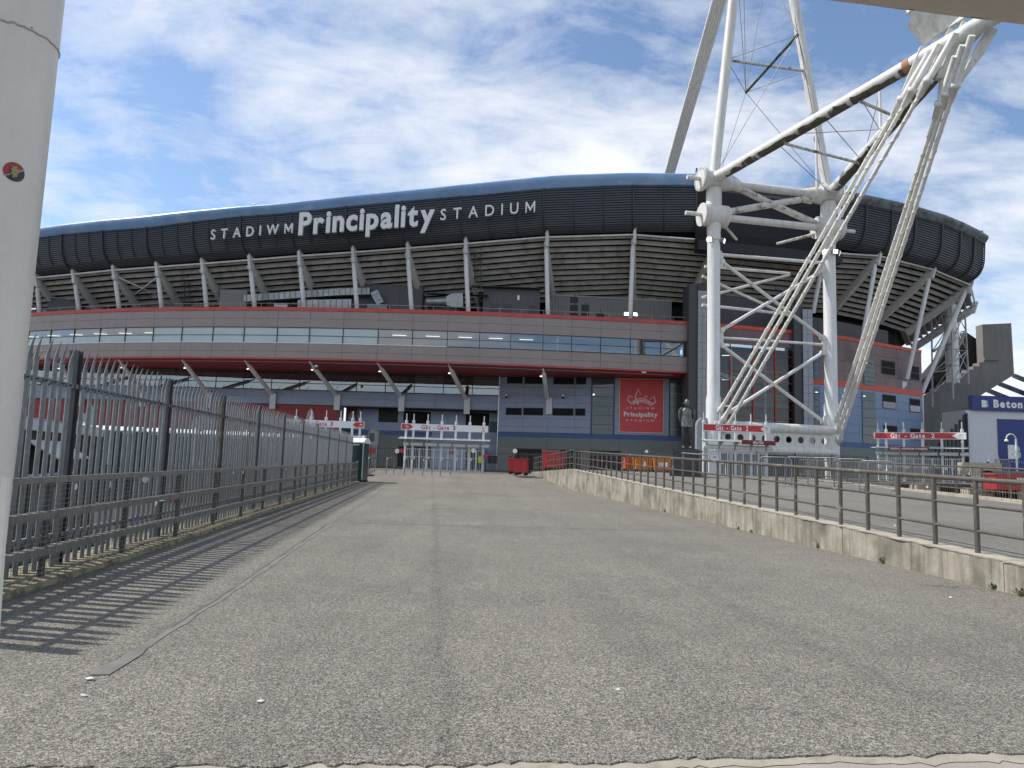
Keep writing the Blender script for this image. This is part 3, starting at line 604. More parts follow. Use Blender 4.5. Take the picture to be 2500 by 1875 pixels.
# --- brown band: red trims, panel rows, ribbon window
JX = [-53.5, -50.6, -47.7, -44.72, -41.82, -38.81, -35.99, -33.03, -30.10, -27.04, -24.06, -20.97, -18.02, -15.0, -11.88, -8.85, -5.80, -2.97, -.25, 2.59, 5.12, 7.71, 10.38, 13.12, 16.04]
part('band_core', curved_panel(-56, 16.0, ZBB+.02, ZWB-.05, .14, .5, band_y, 40), 'dark_grey', sb)
part('band_core', curved_panel(-56, 16.0, ZWT+.05, ZR-.02, .14, .5, band_y, 40), 'dark_grey', sb)
for a, b in zip(JX, JX[1:]):
    for z0, z1 in ((13.27, 13.98), (ZWT, 13.27), (10.32, ZWB), (ZBB+.13, 10.32)):
        part('cladding_panel', curved_panel(a, b, z0, z1, 0, .12, band_y, 2, .011, .010), 'brown_panel' if a < 40 else 'maroon_panel', sb)
    part('red_trim', curved_panel(a, b, 13.98, ZR, -.06, .5, band_y, 2, .002), 'red_trim', sb)
    part('red_trim', curved_panel(a, b, ZBB, ZBB+.12, -.04, .5, band_y, 2, .002), 'red_trim', sb)
    # ribbon window bay
    xm = (a+b)/2; blind = -45 < xm < -11.9
    wn = part('window', MB().bar((a, band_y(a)+.05, ZWB), (a, band_y(a)+.05, ZWT), .06, .10, (0, 1, 0)), 'frame_dark', sb)
    part('transom', curved_panel(a, b, 11.74, 11.79, .05, .08, band_y, 2, .03), 'frame_dark', wn)
    part('sill', curved_panel(a, b, ZWB-.02, ZWB+.05, -.03, .15, band_y, 2, .0), 'steel_white' if xm < -6 else 'frame_dark', wn)
    part('head', curved_panel(a, b, ZWT-.05, ZWT+.02, .02, .12, band_y, 2, .0), 'frame_dark', wn)
    up_m = 'blind' if (blind and xm > -32) else 'glass'
    part('pane', curved_panel(a, b, 11.79, ZWT-.05, .08, .02, band_y, 2, .03), up_m, wn)
    part('pane', curved_panel(a, b, ZWB+.05, 11.74, .08, .02, band_y, 2, .03), 'blind' if (blind or xm < -40) else 'glass', wn)
    # room behind: strip light, and seat backs where they show
    if xm > -12.2 or xm < -33:
        if xm < 2 or xm < -33: part('strip_light', MB().bar((xm-.62, band_y(xm)+2.2, 12.36), (xm+.62, band_y(xm)+2.2, 12.36), .12, .05), 'tube_lit', wn)
    if -12 < xm < -5.5:
        for q in range(3): part('seat_back', MB().box((a+.12+q*.95, band_y(xm)+.6, ZWB+.05), (a+.95+q*.95, band_y(xm)+.75, ZWB+.28)), 'seat_blue' if (q == 0 and xm < -10) else 'seat_pink', wn)
    if xm > 3.5:
        for q in range(2): part('table', MB().box((a+.35+q*1.2, band_y(xm)+.9, ZWB+.25), (a+1.1+q*1.2, band_y(xm)+1.1, ZWB+.33)).box((a+.6+q*1.2, band_y(xm)+.95, ZWB), (a+.66+q*1.2, band_y(xm)+1.05, ZWB+.25)), 'interior_pale', wn)
for x in (-12.0, -5.85, 2.55, 3.9, 10.5):
    part('window_column', MB().bar((x, band_y(x)+.32, ZWB), (x, band_y(x)+.32, ZWT), .16, .16, (0, 1, 0)), 'steel_white', sb)
part('room_back', curved_panel(-56, 16.0, ZWB-.1, ZWT+.1, 4.6, .2, band_y, 30), 'interior', sb)
part('room_floor', MB().grid([[(x, band_y(x)+o, ZWB-.04) for x in range(-56, 17, 3)] for o in (.2, 4.7)]), 'dark_grey', sb)
part('room_ceiling', MB().grid([[(x, band_y(x)+o, ZWT+.04) for x in range(-56, 17, 3)] for o in (4.7, .2)]), 'interior_pale', sb)
# roof terrace on the band and red soffit under it
part('terrace', MB().grid([[(x, band_y(x)+o, 14.22) for x in range(-56, 18, 2)] for o in (.3, 12)]), 'dark_grey', sb)
for a, b in zip(JX, JX[1:]):
    part('soffit_panel', MB().grid([[(a+(b-a+.002)*t, max(low_y(a+(b-a)*t)+.5, band_y(a+(b-a)*t)+1), ZBB+.03) for t in (0, .5, 1)], [(a+(b-a+.002)*t, band_y(a+(b-a)*t)+.3, ZBB+.03) for t in (0, .5, 1)]]), 'red_soffit', sb)
part('soffit_pipe', MB().path([(x, band_y(x)+1.3, ZBB-.06) for x in [i*1.5-50 for i in range(45)] if x < 16], .045, 6), 'beam_grey', sb)
# terrace guard rail
gr = part('guard_rail', MB().path([(x, band_y(x)+.35, ZR+.42) for x in [i*1.5-52 for i in range(46)]], .022, 6), 'beam_grey', sb)
gpost = mats_into(MB().tube((0, 0, 0), (0, 0, .44), .02, 6).mesh('rail_post'), 'beam_grey')
for i in range(36): x = -52+i*1.95; inst('rail_post', gpost, gr, (x, band_y(x)+.35, ZR-.02))

# --- upper tier: columns, rakers, tread slabs
HEAD = [(-51.9, 70.5, 17.95), (-47.15, 68.47, 17.99), (-42.38, 66.68, 18.03), (-37.72, 65.2, 18.19), (-33.09, 63.99, 18.31), (-28.49, 63.01, 18.5), (-23.95, 62.25, 18.78), (-19.35, 61.69, 19.14), (-14.5, 61.29, 19.52), (-9.67, 61.07, 19.99), (-4.58, 61.03, 20.56), (2.58, 61.24, 21.47), (10.43, 61.77, 22.14)]
BASE = [(-52.3, 71.9, 14.2), (-47.28, 69.82, 14.2), (-42.2, 67.92, 14.2), (-37.48, 66.44, 14.2), (-32.85, 65.23, 14.2), (-28.27, 64.27, 14.2), (-23.57, 63.5, 14.2), (-18.92, 62.94, 14.2), (-14.07, 62.56, 14.2), (-9.15, 62.36, 14.2), (-4.09, 62.33, 14.2), (3.02, 62.56, 14.2), (10.45, 63.07, 14.2)]
HEADR = [(18.2, 63.0, 22.2), (29.2, 65.3, 22.2), (34.66,66.30,22.36), (41.78,69.50,22.14), (48.09,73.50,21.78), (52.5, 79.5, 21.0)]
ALLH = [V(h) for h in HEAD]+[V(h) for h in HEADR]
def inward(i):
    if i <= 12: return V((.2, .98, 0)).normalized()
    a = ALLH[max(i-1, 0)]; b = ALLH[min(i+1, len(ALLH)-1)]; t = V((b.x-a.x, b.y-a.y, 0)).normalized(); return V((-t.y, t.x, 0))
NR, RUN, RISE = 12, .56, .375
def column(h, b, rad=.20):
    h, b = V(h), V(b); d = (h-b).normalized(); p = h-d*1.15
    c = part('column', MB().path([b, p-d*.30, p-d*.05, p+d*.02], [rad, rad, rad*.6, rad*.35], 14), 'steel_white', sb)
    part('pin_joint', MB().bar(p-d*.16, p+d*.22, .06, .20), 'steel_white', c)
for i, (h, b) in enumerate(zip(HEAD, BASE)): column(h, b)
for i, h in enumerate(ALLH):
    inn = inward(i)
    # cranked bracket on the outside face and raking beam going in under the seats
    d = V((0, 0, 1)); p = h
    br = part('bracket', MB().prism([h+inn*-.05+V((0, 0, -1.1)), h+inn*.30+V((0, 0, -1.15)), h+inn*.42+V((0, 0, .15)), h+inn*-.42+V((0, 0, .25)), h+inn*-.40+V((0, 0, .05))], inn.cross(d)*.26), 'steel_white', sb)
    ln = 6.2 if i not in (7, 8) else 2.7
    e = h+inn*ln+V((0, 0, -ln*RISE/RUN))
    part('raker_beam', MB().bar(h+inn*.1+V((0, 0, -.60)), e+V((0, 0, -.60)), .32, .78, d), 'raker_paint', sb)
    part('raker_flange', MB().bar(h+inn*.3+V((0, 0, -1.02)), h.lerp(e, .55)+V((0, 0, -1.02)), .42, .05, d), 'steel_white', sb)
for i in range(len(ALLH)-1):
    a, b = ALLH[i], ALLH[i+1]; ia, ib = inward(i), inward(i+1)
    if i != 13: part('tie_rail', MB().tube(a-ia*.12+V((0, 0, -.30)), b-ib*.12+V((0, 0, -.30)), .085, 10), 'steel_white', sb)
    for k in range(NR):
        o = .15+k*RUN; z0 = -.12-k*RISE
        A0, B0 = a+ia*o+V((0, 0, z0)), b+ib*o+V((0, 0, z0))
        zz = V((0, 0, 1)); m = MB()
        # L-shaped precast unit: riser hanging down in front, tread running back
        m.hexa([A0-zz*.385, B0-zz*.385, B0+ib*.12-zz*.385, A0+ia*.12-zz*.385], [A0, B0, B0+ib*.12, A0+ia*.12])
        m.hexa([A0+ia*.12-zz*.12, B0+ib*.12-zz*.12, B0+ib*(RUN+.1)-zz*.12, A0+ia*(RUN+.1)-zz*.12], [A0+ia*.12, B0+ib*.12, B0+ib*(RUN+.1), A0+ia*(RUN+.1)])
        part('tread_slab', m, 'slab', sb)
# solid backing so that no sky shows through the bowl
bk = MB(); bk.grid([[a+inward(i)*.2+V((0, 0, .9)) for i, a in enumerate(ALLH)], [a+inward(i)*(.7+NR*RUN)+V((0, 0, .05-(NR)*RISE)) for i, a in enumerate(ALLH)], [V(((a+inward(i)*(.7+NR*RUN)).x, (a+inward(i)*(.7+NR*RUN)).y, 14.0)) for i, a in enumerate(ALLH)]])
part('bowl_lining', bk, 'void', sb)

# --- louvred rim
def rim(T, x): return lerp_tab(T, x)
ZL = [(-54, 21.05), (-45.48, 21.11), (-33.16, 21.21), (-23.85, 21.99), (-20.12, 22.19), (-8.98, 23.47), (-2.32, 24.27), (2.14, 24.96), (8.95, 25.72), (15.3, 26.12), (18, 26.2)]
ZT = [(-54, 21.95), (-46.05, 22.04), (-33.57, 22.36), (-24.11, 22.89), (-20.35, 23.13), (-9.09, 24.42), (-2.37, 25.41), (3.96, 26.38), (10.19, 26.98), (15.43, 27.22)]
NS = 21
PRF = [(0, 0), (-.55, .16), (-.95, .42), (-1.30, .85), (-1.55, 1.40), (-1.68, 2.0)]      # (outwards, up) of the rounded lower part
def section(h, zt, out, top_out=-1.80):
    pts = [h+out*(-o)+V((0, 0, z)) for o, z in PRF]
    for t in (.33, .66, 1.0): pts.append(h+out*(1.68+(-top_out-1.68)*t)+V((0, 0, 2.0+(zt-h.z-2.0)*t)))
    return pts
def resample(pts, n):
    L = [0]
    for a, b in zip(pts, pts[1:]): L.append(L[-1]+(b-a).length)
    o = []; j = 0
    for i in range(n+1):
        s = L[-1]*i/n
        while j < len(L)-2 and L[j+1] < s: j += 1
        t = (s-L[j])/(L[j+1]-L[j]); o.append(pts[j].lerp(pts[j+1], t))
    return o
def louvre_bay(h0, h1, zt0, zt1, o0, o1, ribs=(1/3, 2/3), short=True):
    s0, s1 = resample(section(h0, zt0, o0), NS), resample(section(h1, zt1, o1), NS); m = MB()
    for k in range(NS):
        a, b = s0[k], s1[k]; a2, b2 = s0[k].lerp(s0[k+1], .62), s1[k].lerp(s1[k+1], .62)
        # blade: outer edge low, inner edge high, thin
        ai, bi = a2-o0*.065+V((0, 0, .02)), b2-o1*.065+V((0, 0, .02))
        ta = V((0, 0, .022))
        m.add([a, b, bi, ai, a+ta, b+ta, bi+ta, ai+ta], [(0, 1, 2, 3), (7, 6, 5, 4), (1, 0, 4, 5), (3, 2, 6, 7)])
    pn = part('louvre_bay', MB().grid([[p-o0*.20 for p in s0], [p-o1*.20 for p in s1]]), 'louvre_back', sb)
    part('slats', m, 'louvre', pn, kind='stuff')
    part('rib', MB().path([p+o0*.05 for p in s0], .075, 6), 'louvre_rib', pn)
    for t in ribs:
        sm_ = [p.lerp(q, t)+(o0.lerp(o1, t))*.03 for p, q in zip(s0, s1)]
        part('thin_rib', MB().path(sm_[6 if short else 0:], .038, 5), 'louvre_rib', pn)
def outw(i): return -inward(i)
E4 = V((16.0, 62.15, 22.5))
hs_ = [V(h) for h in HEAD]+[E4]; os_ = [outw(i) for i in range(len(HEAD))]; os_.append(os_[-1])
for i in range(len(hs_)-1):
    louvre_bay(hs_[i], hs_[i+1], rim(ZL, hs_[i].x), rim(ZL, hs_[i+1].x), os_[i], os_[i+1], (1/3, 2/3) if i < 12 else (.5,), i < 10)
# rolled gutter above, in short sheets
def gutter(p, q, zt0, zt1, o0, o1, m):
    rows = []
    for P_, zt, o in ((p, zt0, o0), (q, zt1, o1)):
        hgt = zt-P_.z; rows.append([P_-o*.30+V((0, 0, -.06)), P_+o*.06+V((0, 0, -.05))]+[P_+o*(.10+.32*math.sin(math.pi*min(1, t*1.15))-1.0*max(0, t-.55)*1.3)+V((0, 0, hgt*math.sin(t*math.pi/2))) for t in [i/9 for i in range(10)]])
    part('gutter_sheet', MB().grid(rows, True), m, sb)
def rim_pt(x):
    for i in range(len(hs_)-1):
        if hs_[i].x <= x <= hs_[i+1].x+1e-6:
            t = (x-hs_[i].x)/(hs_[i+1].x-hs_[i].x); h = hs_[i].lerp(hs_[i+1], t); o = os_[i].lerp(os_[i+1], t).normalized(); z = rim(ZL, x); P_ = h+o*1.80; P_.z = z; return P_, o, rim(ZT, x)
x = -51.9
while x < 15.9:
    x2 = min(x+1.62, 16.0); (p, o0, z0), (q, o1, z1) = rim_pt(x), rim_pt(x2); gutter(p, q, z0, z1, o0, o1, 'gutter_blue'); x = x2
(p, o, z) = rim_pt(15.98)
part('gutter_end', MB().prism([p+o*.5+V((0, 0, -.12)), p+o*.5+V((0, 0, z-p.z+.28)), p-o*.55+V((0, 0, z-p.z+.35)), p-o*.55+V((0, 0, -.12))], (.16, .05, 0)), 'blue_stripe', sb)
part('louvre_end', MB().path([s_+V((.05, 0, 0)) for s_ in resample(section(hs_[-1], rim(ZL, 16), os_[-1]), 14)], .09, 6), 'louvre_rib', sb)
# right-hand rim beyond the mast tower
RT = [V((29.87,62.99,26.20)), V((32.48,63.91,26.20)), V((35.35,64.77,26.10)), V((38.14,65.80,26.00)), V((41.66,67.40,25.90)), V((44.51,69.05,25.80)), V((46.87,70.59,25.70)), V((48.84,71.99,25.60)), V((48.84,71.99,25.60))+V((2.0, 4.5, 0))]
nR = len(RT); oR = []
for i in range(nR):
    a = RT[max(i-1, 0)]; b = RT[min(i+1, nR-1)]; t = V((b.x-a.x, b.y-a.y, 0)).normalized(); oR.append(V((t.y, -t.x, 0)))
HB = [V((p.x, p.y, 0))-o*1.80+V((0, 0, z)) for p, o, z in zip(RT, oR, (22.35, 22.3, 22.2, 22.1, 21.9, 21.8, 21.7, 21.6, 21.6))]
for i in range(nR-1):
    louvre_bay(HB[i], HB[i+1], RT[i].z, RT[i+1].z, oR[i], oR[i+1], (), False)
    part('rib', MB().path([p+oR[i]*.05 for p in resample(section(HB[i], RT[i].z, oR[i]), 12)], .07, 6), 'louvre_rib', sb)
    for t0, t1 in ((0, .5), (.5, 1)):
        a, b = RT[i].lerp(RT[i+1], t0), RT[i].lerp(RT[i+1], t1); gutter(a, b, a.z+1.0, b.z+1.0, oR[i].lerp(oR[i+1], t0), oR[i].lerp(oR[i+1], t1), 'gutter_worn')
part('gutter_post', MB().box(tuple(RT[-2]+V((-.6, .4, -.2))), tuple(RT[-2]+V((.2, 1.0, 1.5)))), 'blue_stripe', sb)
part('roof_hatch', MB().hexa([RT[4]+V((.5, 2.5, 1.0)), RT[4]+V((3, 3.6, 1.0)), RT[4]+V((3, 5, 1.0)), RT[4]+V((.5, 4, 1.0))], [RT[4]+V((1.2, 2.7, 1.9)), RT[4]+V((2.2, 3.2, 1.9)), RT[4]+V((2.2, 4.6, 1.9)), RT[4]+V((1.2, 4, 1.9))]), 'dark_grey', sb)
# dark recess between the two rims, behind the mast tower
rc0, rc1 = V((16.1, 62.6, 0)), V((30.4, 65.6, 0))
part('recess_wall', MB().grid([[rc0+V((0, 0, 20.6)), rc1+V((0, 0, 20.6))], [rc0+V((0, -.4, 22.6)), rc1+V((0, -.4, 22.6))], [rc0+V((0, -.4, 26.6)), rc1+V((0, -.4, 26.4))], [rc0+V((0, .5, 27.75)), rc1+V((0, .5, 27.3))]]), 'louvre_back', sb)
part('recess_beam', MB().bar(rc0+V((0, -.9, 21.1)), rc1+V((0, -.9, 21.1)), .5, .9), 'black', sb)
co = MB()
for i in range(60): t = i/60; p = rc0.lerp(rc1, t)+V((0, .3, 27.75-.45*t)); co.bar(p, p+V((.12, .02, 0)), .3, .06)
part('corrugated_edge', co, 'dark_grey', sb, kind='stuff')
# right columns standing out from the wall
column(ALLH[15], (33.16,67.36,12.05), .20); column(ALLH[16], (40.05,71.45,10.97), .21); column(ALLH[17], (43.38,74.67,9.93), .24)
column(ALLH[13], (18.4, 64.4, 16.6)); column(ALLH[14], (28.6, 66.8, 16.4))
for i in (16,):
    f = V((40.05,71.45,10.97)); part('column_foot', MB().prism([f+V((-.6, .2, -.25)), f+V((.15, .2, -.25)), f+V((.15, .2, -.55)), f+V((-.25, .2, -1.0)), f+V((-.45, .2, -1.0))], (0, .18, 0)), 'steel_white', sb)

# --- lower facade under the band
def low_panel(x0, x1, z0, z1, off, th, gap=.010, dz=.010, n=1): return curved_panel(x0, x1, z0, z1, off, th, low_y, n, gap, dz)
WX = [-56.0, -53.2, -50.3, -47.4, -44.5, -41.6, -38.7, -35.8, -32.9, -30.0, -27.1, -24.2, -21.3, -18.4, -15.5, -12.6, -9.7, -6.8, -3.9, -1.25]
part('wall_core', curved_panel(-58, -1.25, 6.25, ZBB+.5, .16, .3, low_y, 24), 'dark_grey', sb); part('wall_core', curved_panel(-58, -17.0, .3, 6.25, .16, .3, low_y, 16), 'dark_grey', sb); part('wall_core', curved_panel(-1.24, 17.0, .3, ZBB+.5, .16, .3, low_y, 12), 'dark_grey', sb)
# glazed strip
for a, b in zip(WX, WX[1:]):
    wn = part('window', MB().bar((a, low_y(a)+.02, 7.75), (a, low_y(a)+.02, 9.45), .07, .10, (0, 1, 0)), 'frame_dark', sb)
    part('transom', low_panel(a, b, 8.38, 8.45, -.02, .08, .03, 0), 'frame_dark', wn)
    part('sill', low_panel(a, b, 7.70, 7.78, -.06, .14, 0, 0), 'frame_dark', wn)
    part('head', low_panel(a, b, 9.30, 9.42, -.04, .12, 0, 0), 'frame_dark', wn)
    part('pane', low_panel(a, b, 8.45, 9.30, .0, .02, .035, 0), 'glass_dark', wn); part('pane', low_panel(a, b, 7.78, 8.38, .0, .02, .035, 0), 'glass_dark', wn)
    part('backdrop', low_panel(a, b, 7.7, 9.5, .13, .02, 0, 0), random.choice(['interior', 'blind_grey', 'dark_grey', 'interior_pale', 'void']), wn)
    q = (a+b)/2; part('inner_brace', MB().tube((q-.7, low_y(q)+.09, 7.8), (q+.5, low_y(q)+.09, 9.3), .06, 6), 'beam_grey', wn)
# blue spandrels under the glass, stopping at the overhang
PX = [-56, -51, -46, -41, -36.2, -31.5, -26.8, -22.1, -17.3, -12.5, -7.6, -1.25]
for a, b in zip(PX, PX[1:]):
    for z0, z1 in ((6.30, 7.02), (7.02, 7.70)): part('blue_panel', low_panel(a, b, z0, z1, 0, .15), 'blue_panel', sb)
    part('drip_edge', low_panel(a, b, 6.22, 6.30, -.02, .3, 0, 0), 'frame_dark', sb)
# red wall at the left and shaded recess behind the gates
xr = -17.0
for a, b in zip([-56, -52, -48, -44, -40, -36, -32, -28, -24.6, -21.5], [-52, -48, -44, -40, -36, -32, -28, -24.6, -21.5, xr]):
    for z0, z1 in ((5.85, 6.22), (4.9, 5.85), (3.9, 4.9), (2.8, 3.9), (1.2, 2.8)): part('red_panel', low_panel(a, b, z0, z1, .05, .1), 'red_wall', sb)
part('corner_post', MB().box((-17.1, 70.45, .4), (-16.7, 70.9, 6.22)), 'dark_grey', sb)
REC = 2.6
part('recess_wall', MB().grid([[(x, low_y(x)+REC, z) for x in (-17.0, -9, -1.3)] for z in (.3, 6.3)]), 'blue_panel', sb)
part('recess_wall', MB().add([(-1.3, low_y(-1.3)+REC, .3), (-1.3, low_y(-1.3)-.0, .3), (-1.3, low_y(-1.3), 6.22), (-1.3, low_y(-1.3)+REC, 6.22)], [(0, 1, 2, 3)]), 'blue_panel', sb)
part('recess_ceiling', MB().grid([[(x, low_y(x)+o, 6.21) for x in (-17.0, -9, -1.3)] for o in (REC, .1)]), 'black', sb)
def rec_box(x0, x1, z0, z1, m, name, o=-.06): 
    y0 = low_y((x0+x1)/2)+REC+o; return part(name, MB().box((x0, y0, z0), (x1, y0+.05, z1)), m, sb)
rec_box(-17, -15.8, 1, 6.2, 'red_wall', 'red_return'); rec_box(-13.6, -11.6, 4.9, 6.2, 'black', 'recess_opening')
for x0, x1, z0, z1 in ((-11.0, -8.2, 4.15, 6.1), (-4.6, -2.2, 4.4, 6.15)): rec_box(x0, x1, z0, z1, 'void', 'recess_opening'); rec_box(x0+.1, x1-.1, z0, z0+.45, 'beam_grey', 'recess_railing', -.08)
rec_box(-17, -1.3, 3.62, 4.05, 'blue_stripe', 'blue_band', -.05); rec_box(-17, -1.3, 2.55, 3.62, 'green_panel', 'green_band', -.045); rec_box(-17, -1.3, .3, 2.55, 'block_grey', 'block_wall', -.04)
rec_box(-11.4, -7.9, .4, 2.5, 'void', 'doorway', -.07); rec_box(-4.5, -2.6, .4, 2.4, 'void', 'doorway', -.07)
kw = rec_box(-2.15, -1.32, 4.2, 5.3, 'frame_blue', 'window', -.09)
# --- right part of the lower facade: blue panels, slot windows, stair glazing, banner
def rect(tl, br, name, m, off=-.03, th=.06, parent=None): return part(name, curved_panel(tl[0], br[0], br[2], tl[2], off, th, low_y, 1, 0, 0), m, parent or sb)
bx = [-1.25, (1.21,69.35,6.40)[0], (3.58,68.82,6.44)[0], (6.12,68.26,6.49)[0], (7.66,67.91,6.51)[0]]
bz = [4.20, 4.75, 5.55, 6.35, 7.10, 7.85, 8.60, 9.60]
for a, b in zip(bx, bx[1:]):
    for z0, z1 in zip(bz, bz[1:]): part('blue_panel', low_panel(a, b, z0, z1, 0, .15), 'blue_panel', sb)
def slot(tl, br):
    w = rect(tl, br, 'window', 'frame_blue', -.035, .03)
    part('pane', curved_panel(tl[0]+.05, br[0]-.05, br[2]+.05, tl[2]-.05, -.045, .01, low_y, 1, 0, 0), 'void', w)
slot((-0.51,69.74,9.66), (1.05,69.39,8.94)); slot((1.22,69.35,9.68), (3.00,68.95,8.92)); slot((4.01,68.73,9.65), (6.02,68.28,8.91)); slot((6.16,68.25,9.63), (7.15,68.03,8.92))
slot((-0.53,69.74,6.57), (1.06,69.39,5.84)); slot((1.18,69.36,6.60), (3.13,68.92,5.85)); slot((4.01,68.73,6.61), (6.02,68.28,5.87)); slot((6.15,68.25,6.61), (7.13,68.03,5.89))
def stair_glazing(xl, xr_, zb_, zt_, nrow, flo):
    w = part('stair_window', MB().box((xl-.04, low_y(xl)-.10, zb_), (xl+.06, low_y(xl)+.1, zt_)).box((xr_-.06, low_y(xr_)-.10, zb_), (xr_+.04, low_y(xr_)+.1, zt_)), 'frame_blue', sb)
    part('stair_back', curved_panel(xl, xr_, zb_, zt_, .10, .03, low_y, 1, 0, 0), 'blind_grey', w)
    for k in range(nrow):
        z0, z1 = zb_+(zt_-zb_)*k/nrow, zb_+(zt_-zb_)*(k+1)/nrow
        part('pane', curved_panel(xl+.06, xr_-.06, z0+.02, z1-.02, -.05, .015, low_y, 1, 0, 0), 'glass_dim', w); part('transom', curved_panel(xl, xr_, z1-.02, z1+.02, -.06, .04, low_y, 1, 0, 0), 'frame_blue', w)
    for z in flo:
        part('landing', curved_panel(xl+.06, xr_-.06, z-.42, z, .02, .06, low_y, 1, 0, 0), 'interior_pale', w)
        r_ = MB(); r_.bar((xl+.1, low_y(xl)+.0, z+.62), (xr_-.1, low_y(xr_)+.0, z+.62), .03, .04)
        q = xl+.15
        while q < xr_-.1: r_.bar((q, low_y(q)+.0, z), (q, low_y(q)+.0, z+.6), .025, .025); q += .13
        part('balustrade', r_, 'steel_white', w, kind='stuff')
    return w
a, b = (7.68,67.91,7.10), (9.78,67.44,7.14)
w = stair_glazing(a[0], b[0], 4.20, 9.55, 6, (6.75, 4.3))
part('lamp', MB().box((a[0]+.7, low_y(a[0]), 5.75), (a[0]+1.0, low_y(a[0])+.05, 5.85)), 'tube_lit', w); part('lamp', MB().box((a[0]+1.35, low_y(a[0]), 5.6), (a[0]+1.6, low_y(a[0])+.05, 5.78)), 'tube_lit', w); part('lamp', MB().box((a[0]+.12, low_y(a[0]), 7.9), (a[0]+.3, low_y(a[0])+.05, 8.05)), 'tube_lit', w)
c, d = (14.88,66.68,7.05), (16.86,66.41,7.09)
w = stair_glazing(c[0], d[0], 4.15, 9.55, 6, (7.55, 4.2)); part('lamp', MB().bar((c[0]+1.25, low_y(c[0]), 9.1), (c[0]+1.7, low_y(c[0]), 9.35), .05, .08), 'tube_lit', w)
for z0, z1 in zip(bz, bz[1:]):
    part('blue_panel', low_panel(b[0], c[0], z0, z1, 0, .15), 'blue_panel', sb); part('blue_panel', low_panel(d[0], 16.6, z0, z1, 0, .15), 'dark_grey', sb)
for xa, xb in zip([-1.25]+bx[1:]+[10.3, 13.4], bx[1:]+[10.3, 13.4, 16.7]):
    part('blue_band', low_panel(xa, xb, 3.72, 4.19, -.02, .15, .008, 0), 'blue_stripe', sb); part('green_band', low_panel(xa, xb, 2.62, 3.72, 0, .15, .008, 0), 'green_panel', sb)
for xa, xb in ((-1.25, .5), (3.1, 3.6), (6.75, 7.6), (10.5, 16.7)): part('block_wall', low_panel(xa, xb, .4, 2.62, .02, .15, .004, 0), 'block_grey', sb)
for xa, xb in ((.5, 3.1), (3.6, 6.75), (7.6, 10.5)):
    g = part('gateway', low_panel(xa, xb, .4, 2.5, .14, .01, 0, 0), 'void', sb); m = MB(); q = xa
    while q < xb: m.bar((q, low_y(q)+.05, .4), (q, low_y(q)+.05, 2.45), .03, .03); q += .14
    part('bars', m, 'dark_grey', g, kind='stuff')
    part('lamp', MB().box(((xa+xb)/2-.2, low_y(xa)+.05, 2.50), ((xa+xb)/2+.2, low_y(xa)+.1, 2.56)), 'tube_lit', g)
for x in (10.8, 11.5): part('utility_box', MB().box((x, low_y(x)-.15, 1.95), (x+.45, low_y(x)+.02, 2.5)), 'corrugated', sb)
# raking struts and their white plinths
STR = [((-36.67,65.61,9.50), (-37.75,72.16,7.19)), ((-30.02,64.01,9.49), (-30.73,71.36,7.22)), ((-23.93,62.95,9.47), (-24.07,70.84,7.31)), ((-17.98,62.25,9.50), (-17.50,70.32,7.36)), ((-11.86,61.85,9.50), (-11.07,70.03,7.43)), ((-5.62,61.72,9.55), (-4.56,69.74,7.37)), ((2.69,61.84,9.48), (3.46,68.60,7.54)), ((-43.85,67.90,9.47), (-44.84,73.34,7.07))]
for t_, f_ in STR:
    t_, f_ = V(t_), V(f_); s_ = part('strut', MB().path([t_, t_.lerp(f_, .12), t_.lerp(f_, .16), f_], [.06, .10, .20, .20], 12), 'strut_white', sb)
    part('plinth', MB().box((f_.x-.10, low_y(f_.x)-.30, f_.z-1.55), (f_.x+.48, low_y(f_.x)-.0, f_.z+.05)), 'sign_white', s_)
    p = t_.lerp(f_, .22); part('lamp', MB().sphere(p+V((-.28, -.1, -.05)), .075, 5, (1.5, 1, .6)), 'lamp_lit', s_)
# white emblems on the red wall (tall feather shapes)
for i, x in enumerate((-43.5, -31.0, -20.0, -16.4)):
    y = low_y(x)-.02 if x < -17 else low_y(x)+REC-.12; s = 1.0; z0 = 3.5
    o = [(-1.3, 0), (-1.15, .8), (-.7, 1.25), (-.42, 1.35), (-.30, 2.0), (0, 2.45), (.30, 2.0), (.42, 1.35), (.7, 1.25), (1.15, .8), (1.3, 0)]
    part('emblem', MB().prism([(x+a_*s, y, z0+b_*s) for a_, b_ in (o if x > -40 or True else o)], (0, .03, 0)), 'emblem_grey', sb)

# --- grey stair pilasters either side of the tower and the glazed bay between
def pilaster(p0, p1, ztop):
    x0, x1, y = p0, p1, band_y((p0+p1)/2)-.9
    pl = part('pilaster', MB().box((x0, y, .5), (x1, y+2.5, ztop)), 'frame_dark', sb); nz = int((ztop-.6)/.78)
    for k in range(nz):
        for j in range(2):
            xa = x0+(x1-x0)*j/2; part('tile', MB().box((xa+.012, y-.05, .6+k*.78+.012), (xa+(x1-x0)/2-.012, y, .6+(k+1)*.78-.012)), 'pilaster', pl)
    part('side', MB().box((x0-.75, y+.1, .5), (x0-.01, y+2.4, ztop-.02)), 'dark_grey', sb)
pilaster((16.25,61.74,13.61)[0], (17.02,61.90,13.66)[0], 17.6); pilaster((26.61,64.28,10.63)[0], (27.53,64.59,10.71)[0], 16.3)
x0, x1 = (17.36,62.87,13.86)[0], (26.30,65.08,11.49)[0]
n = 5
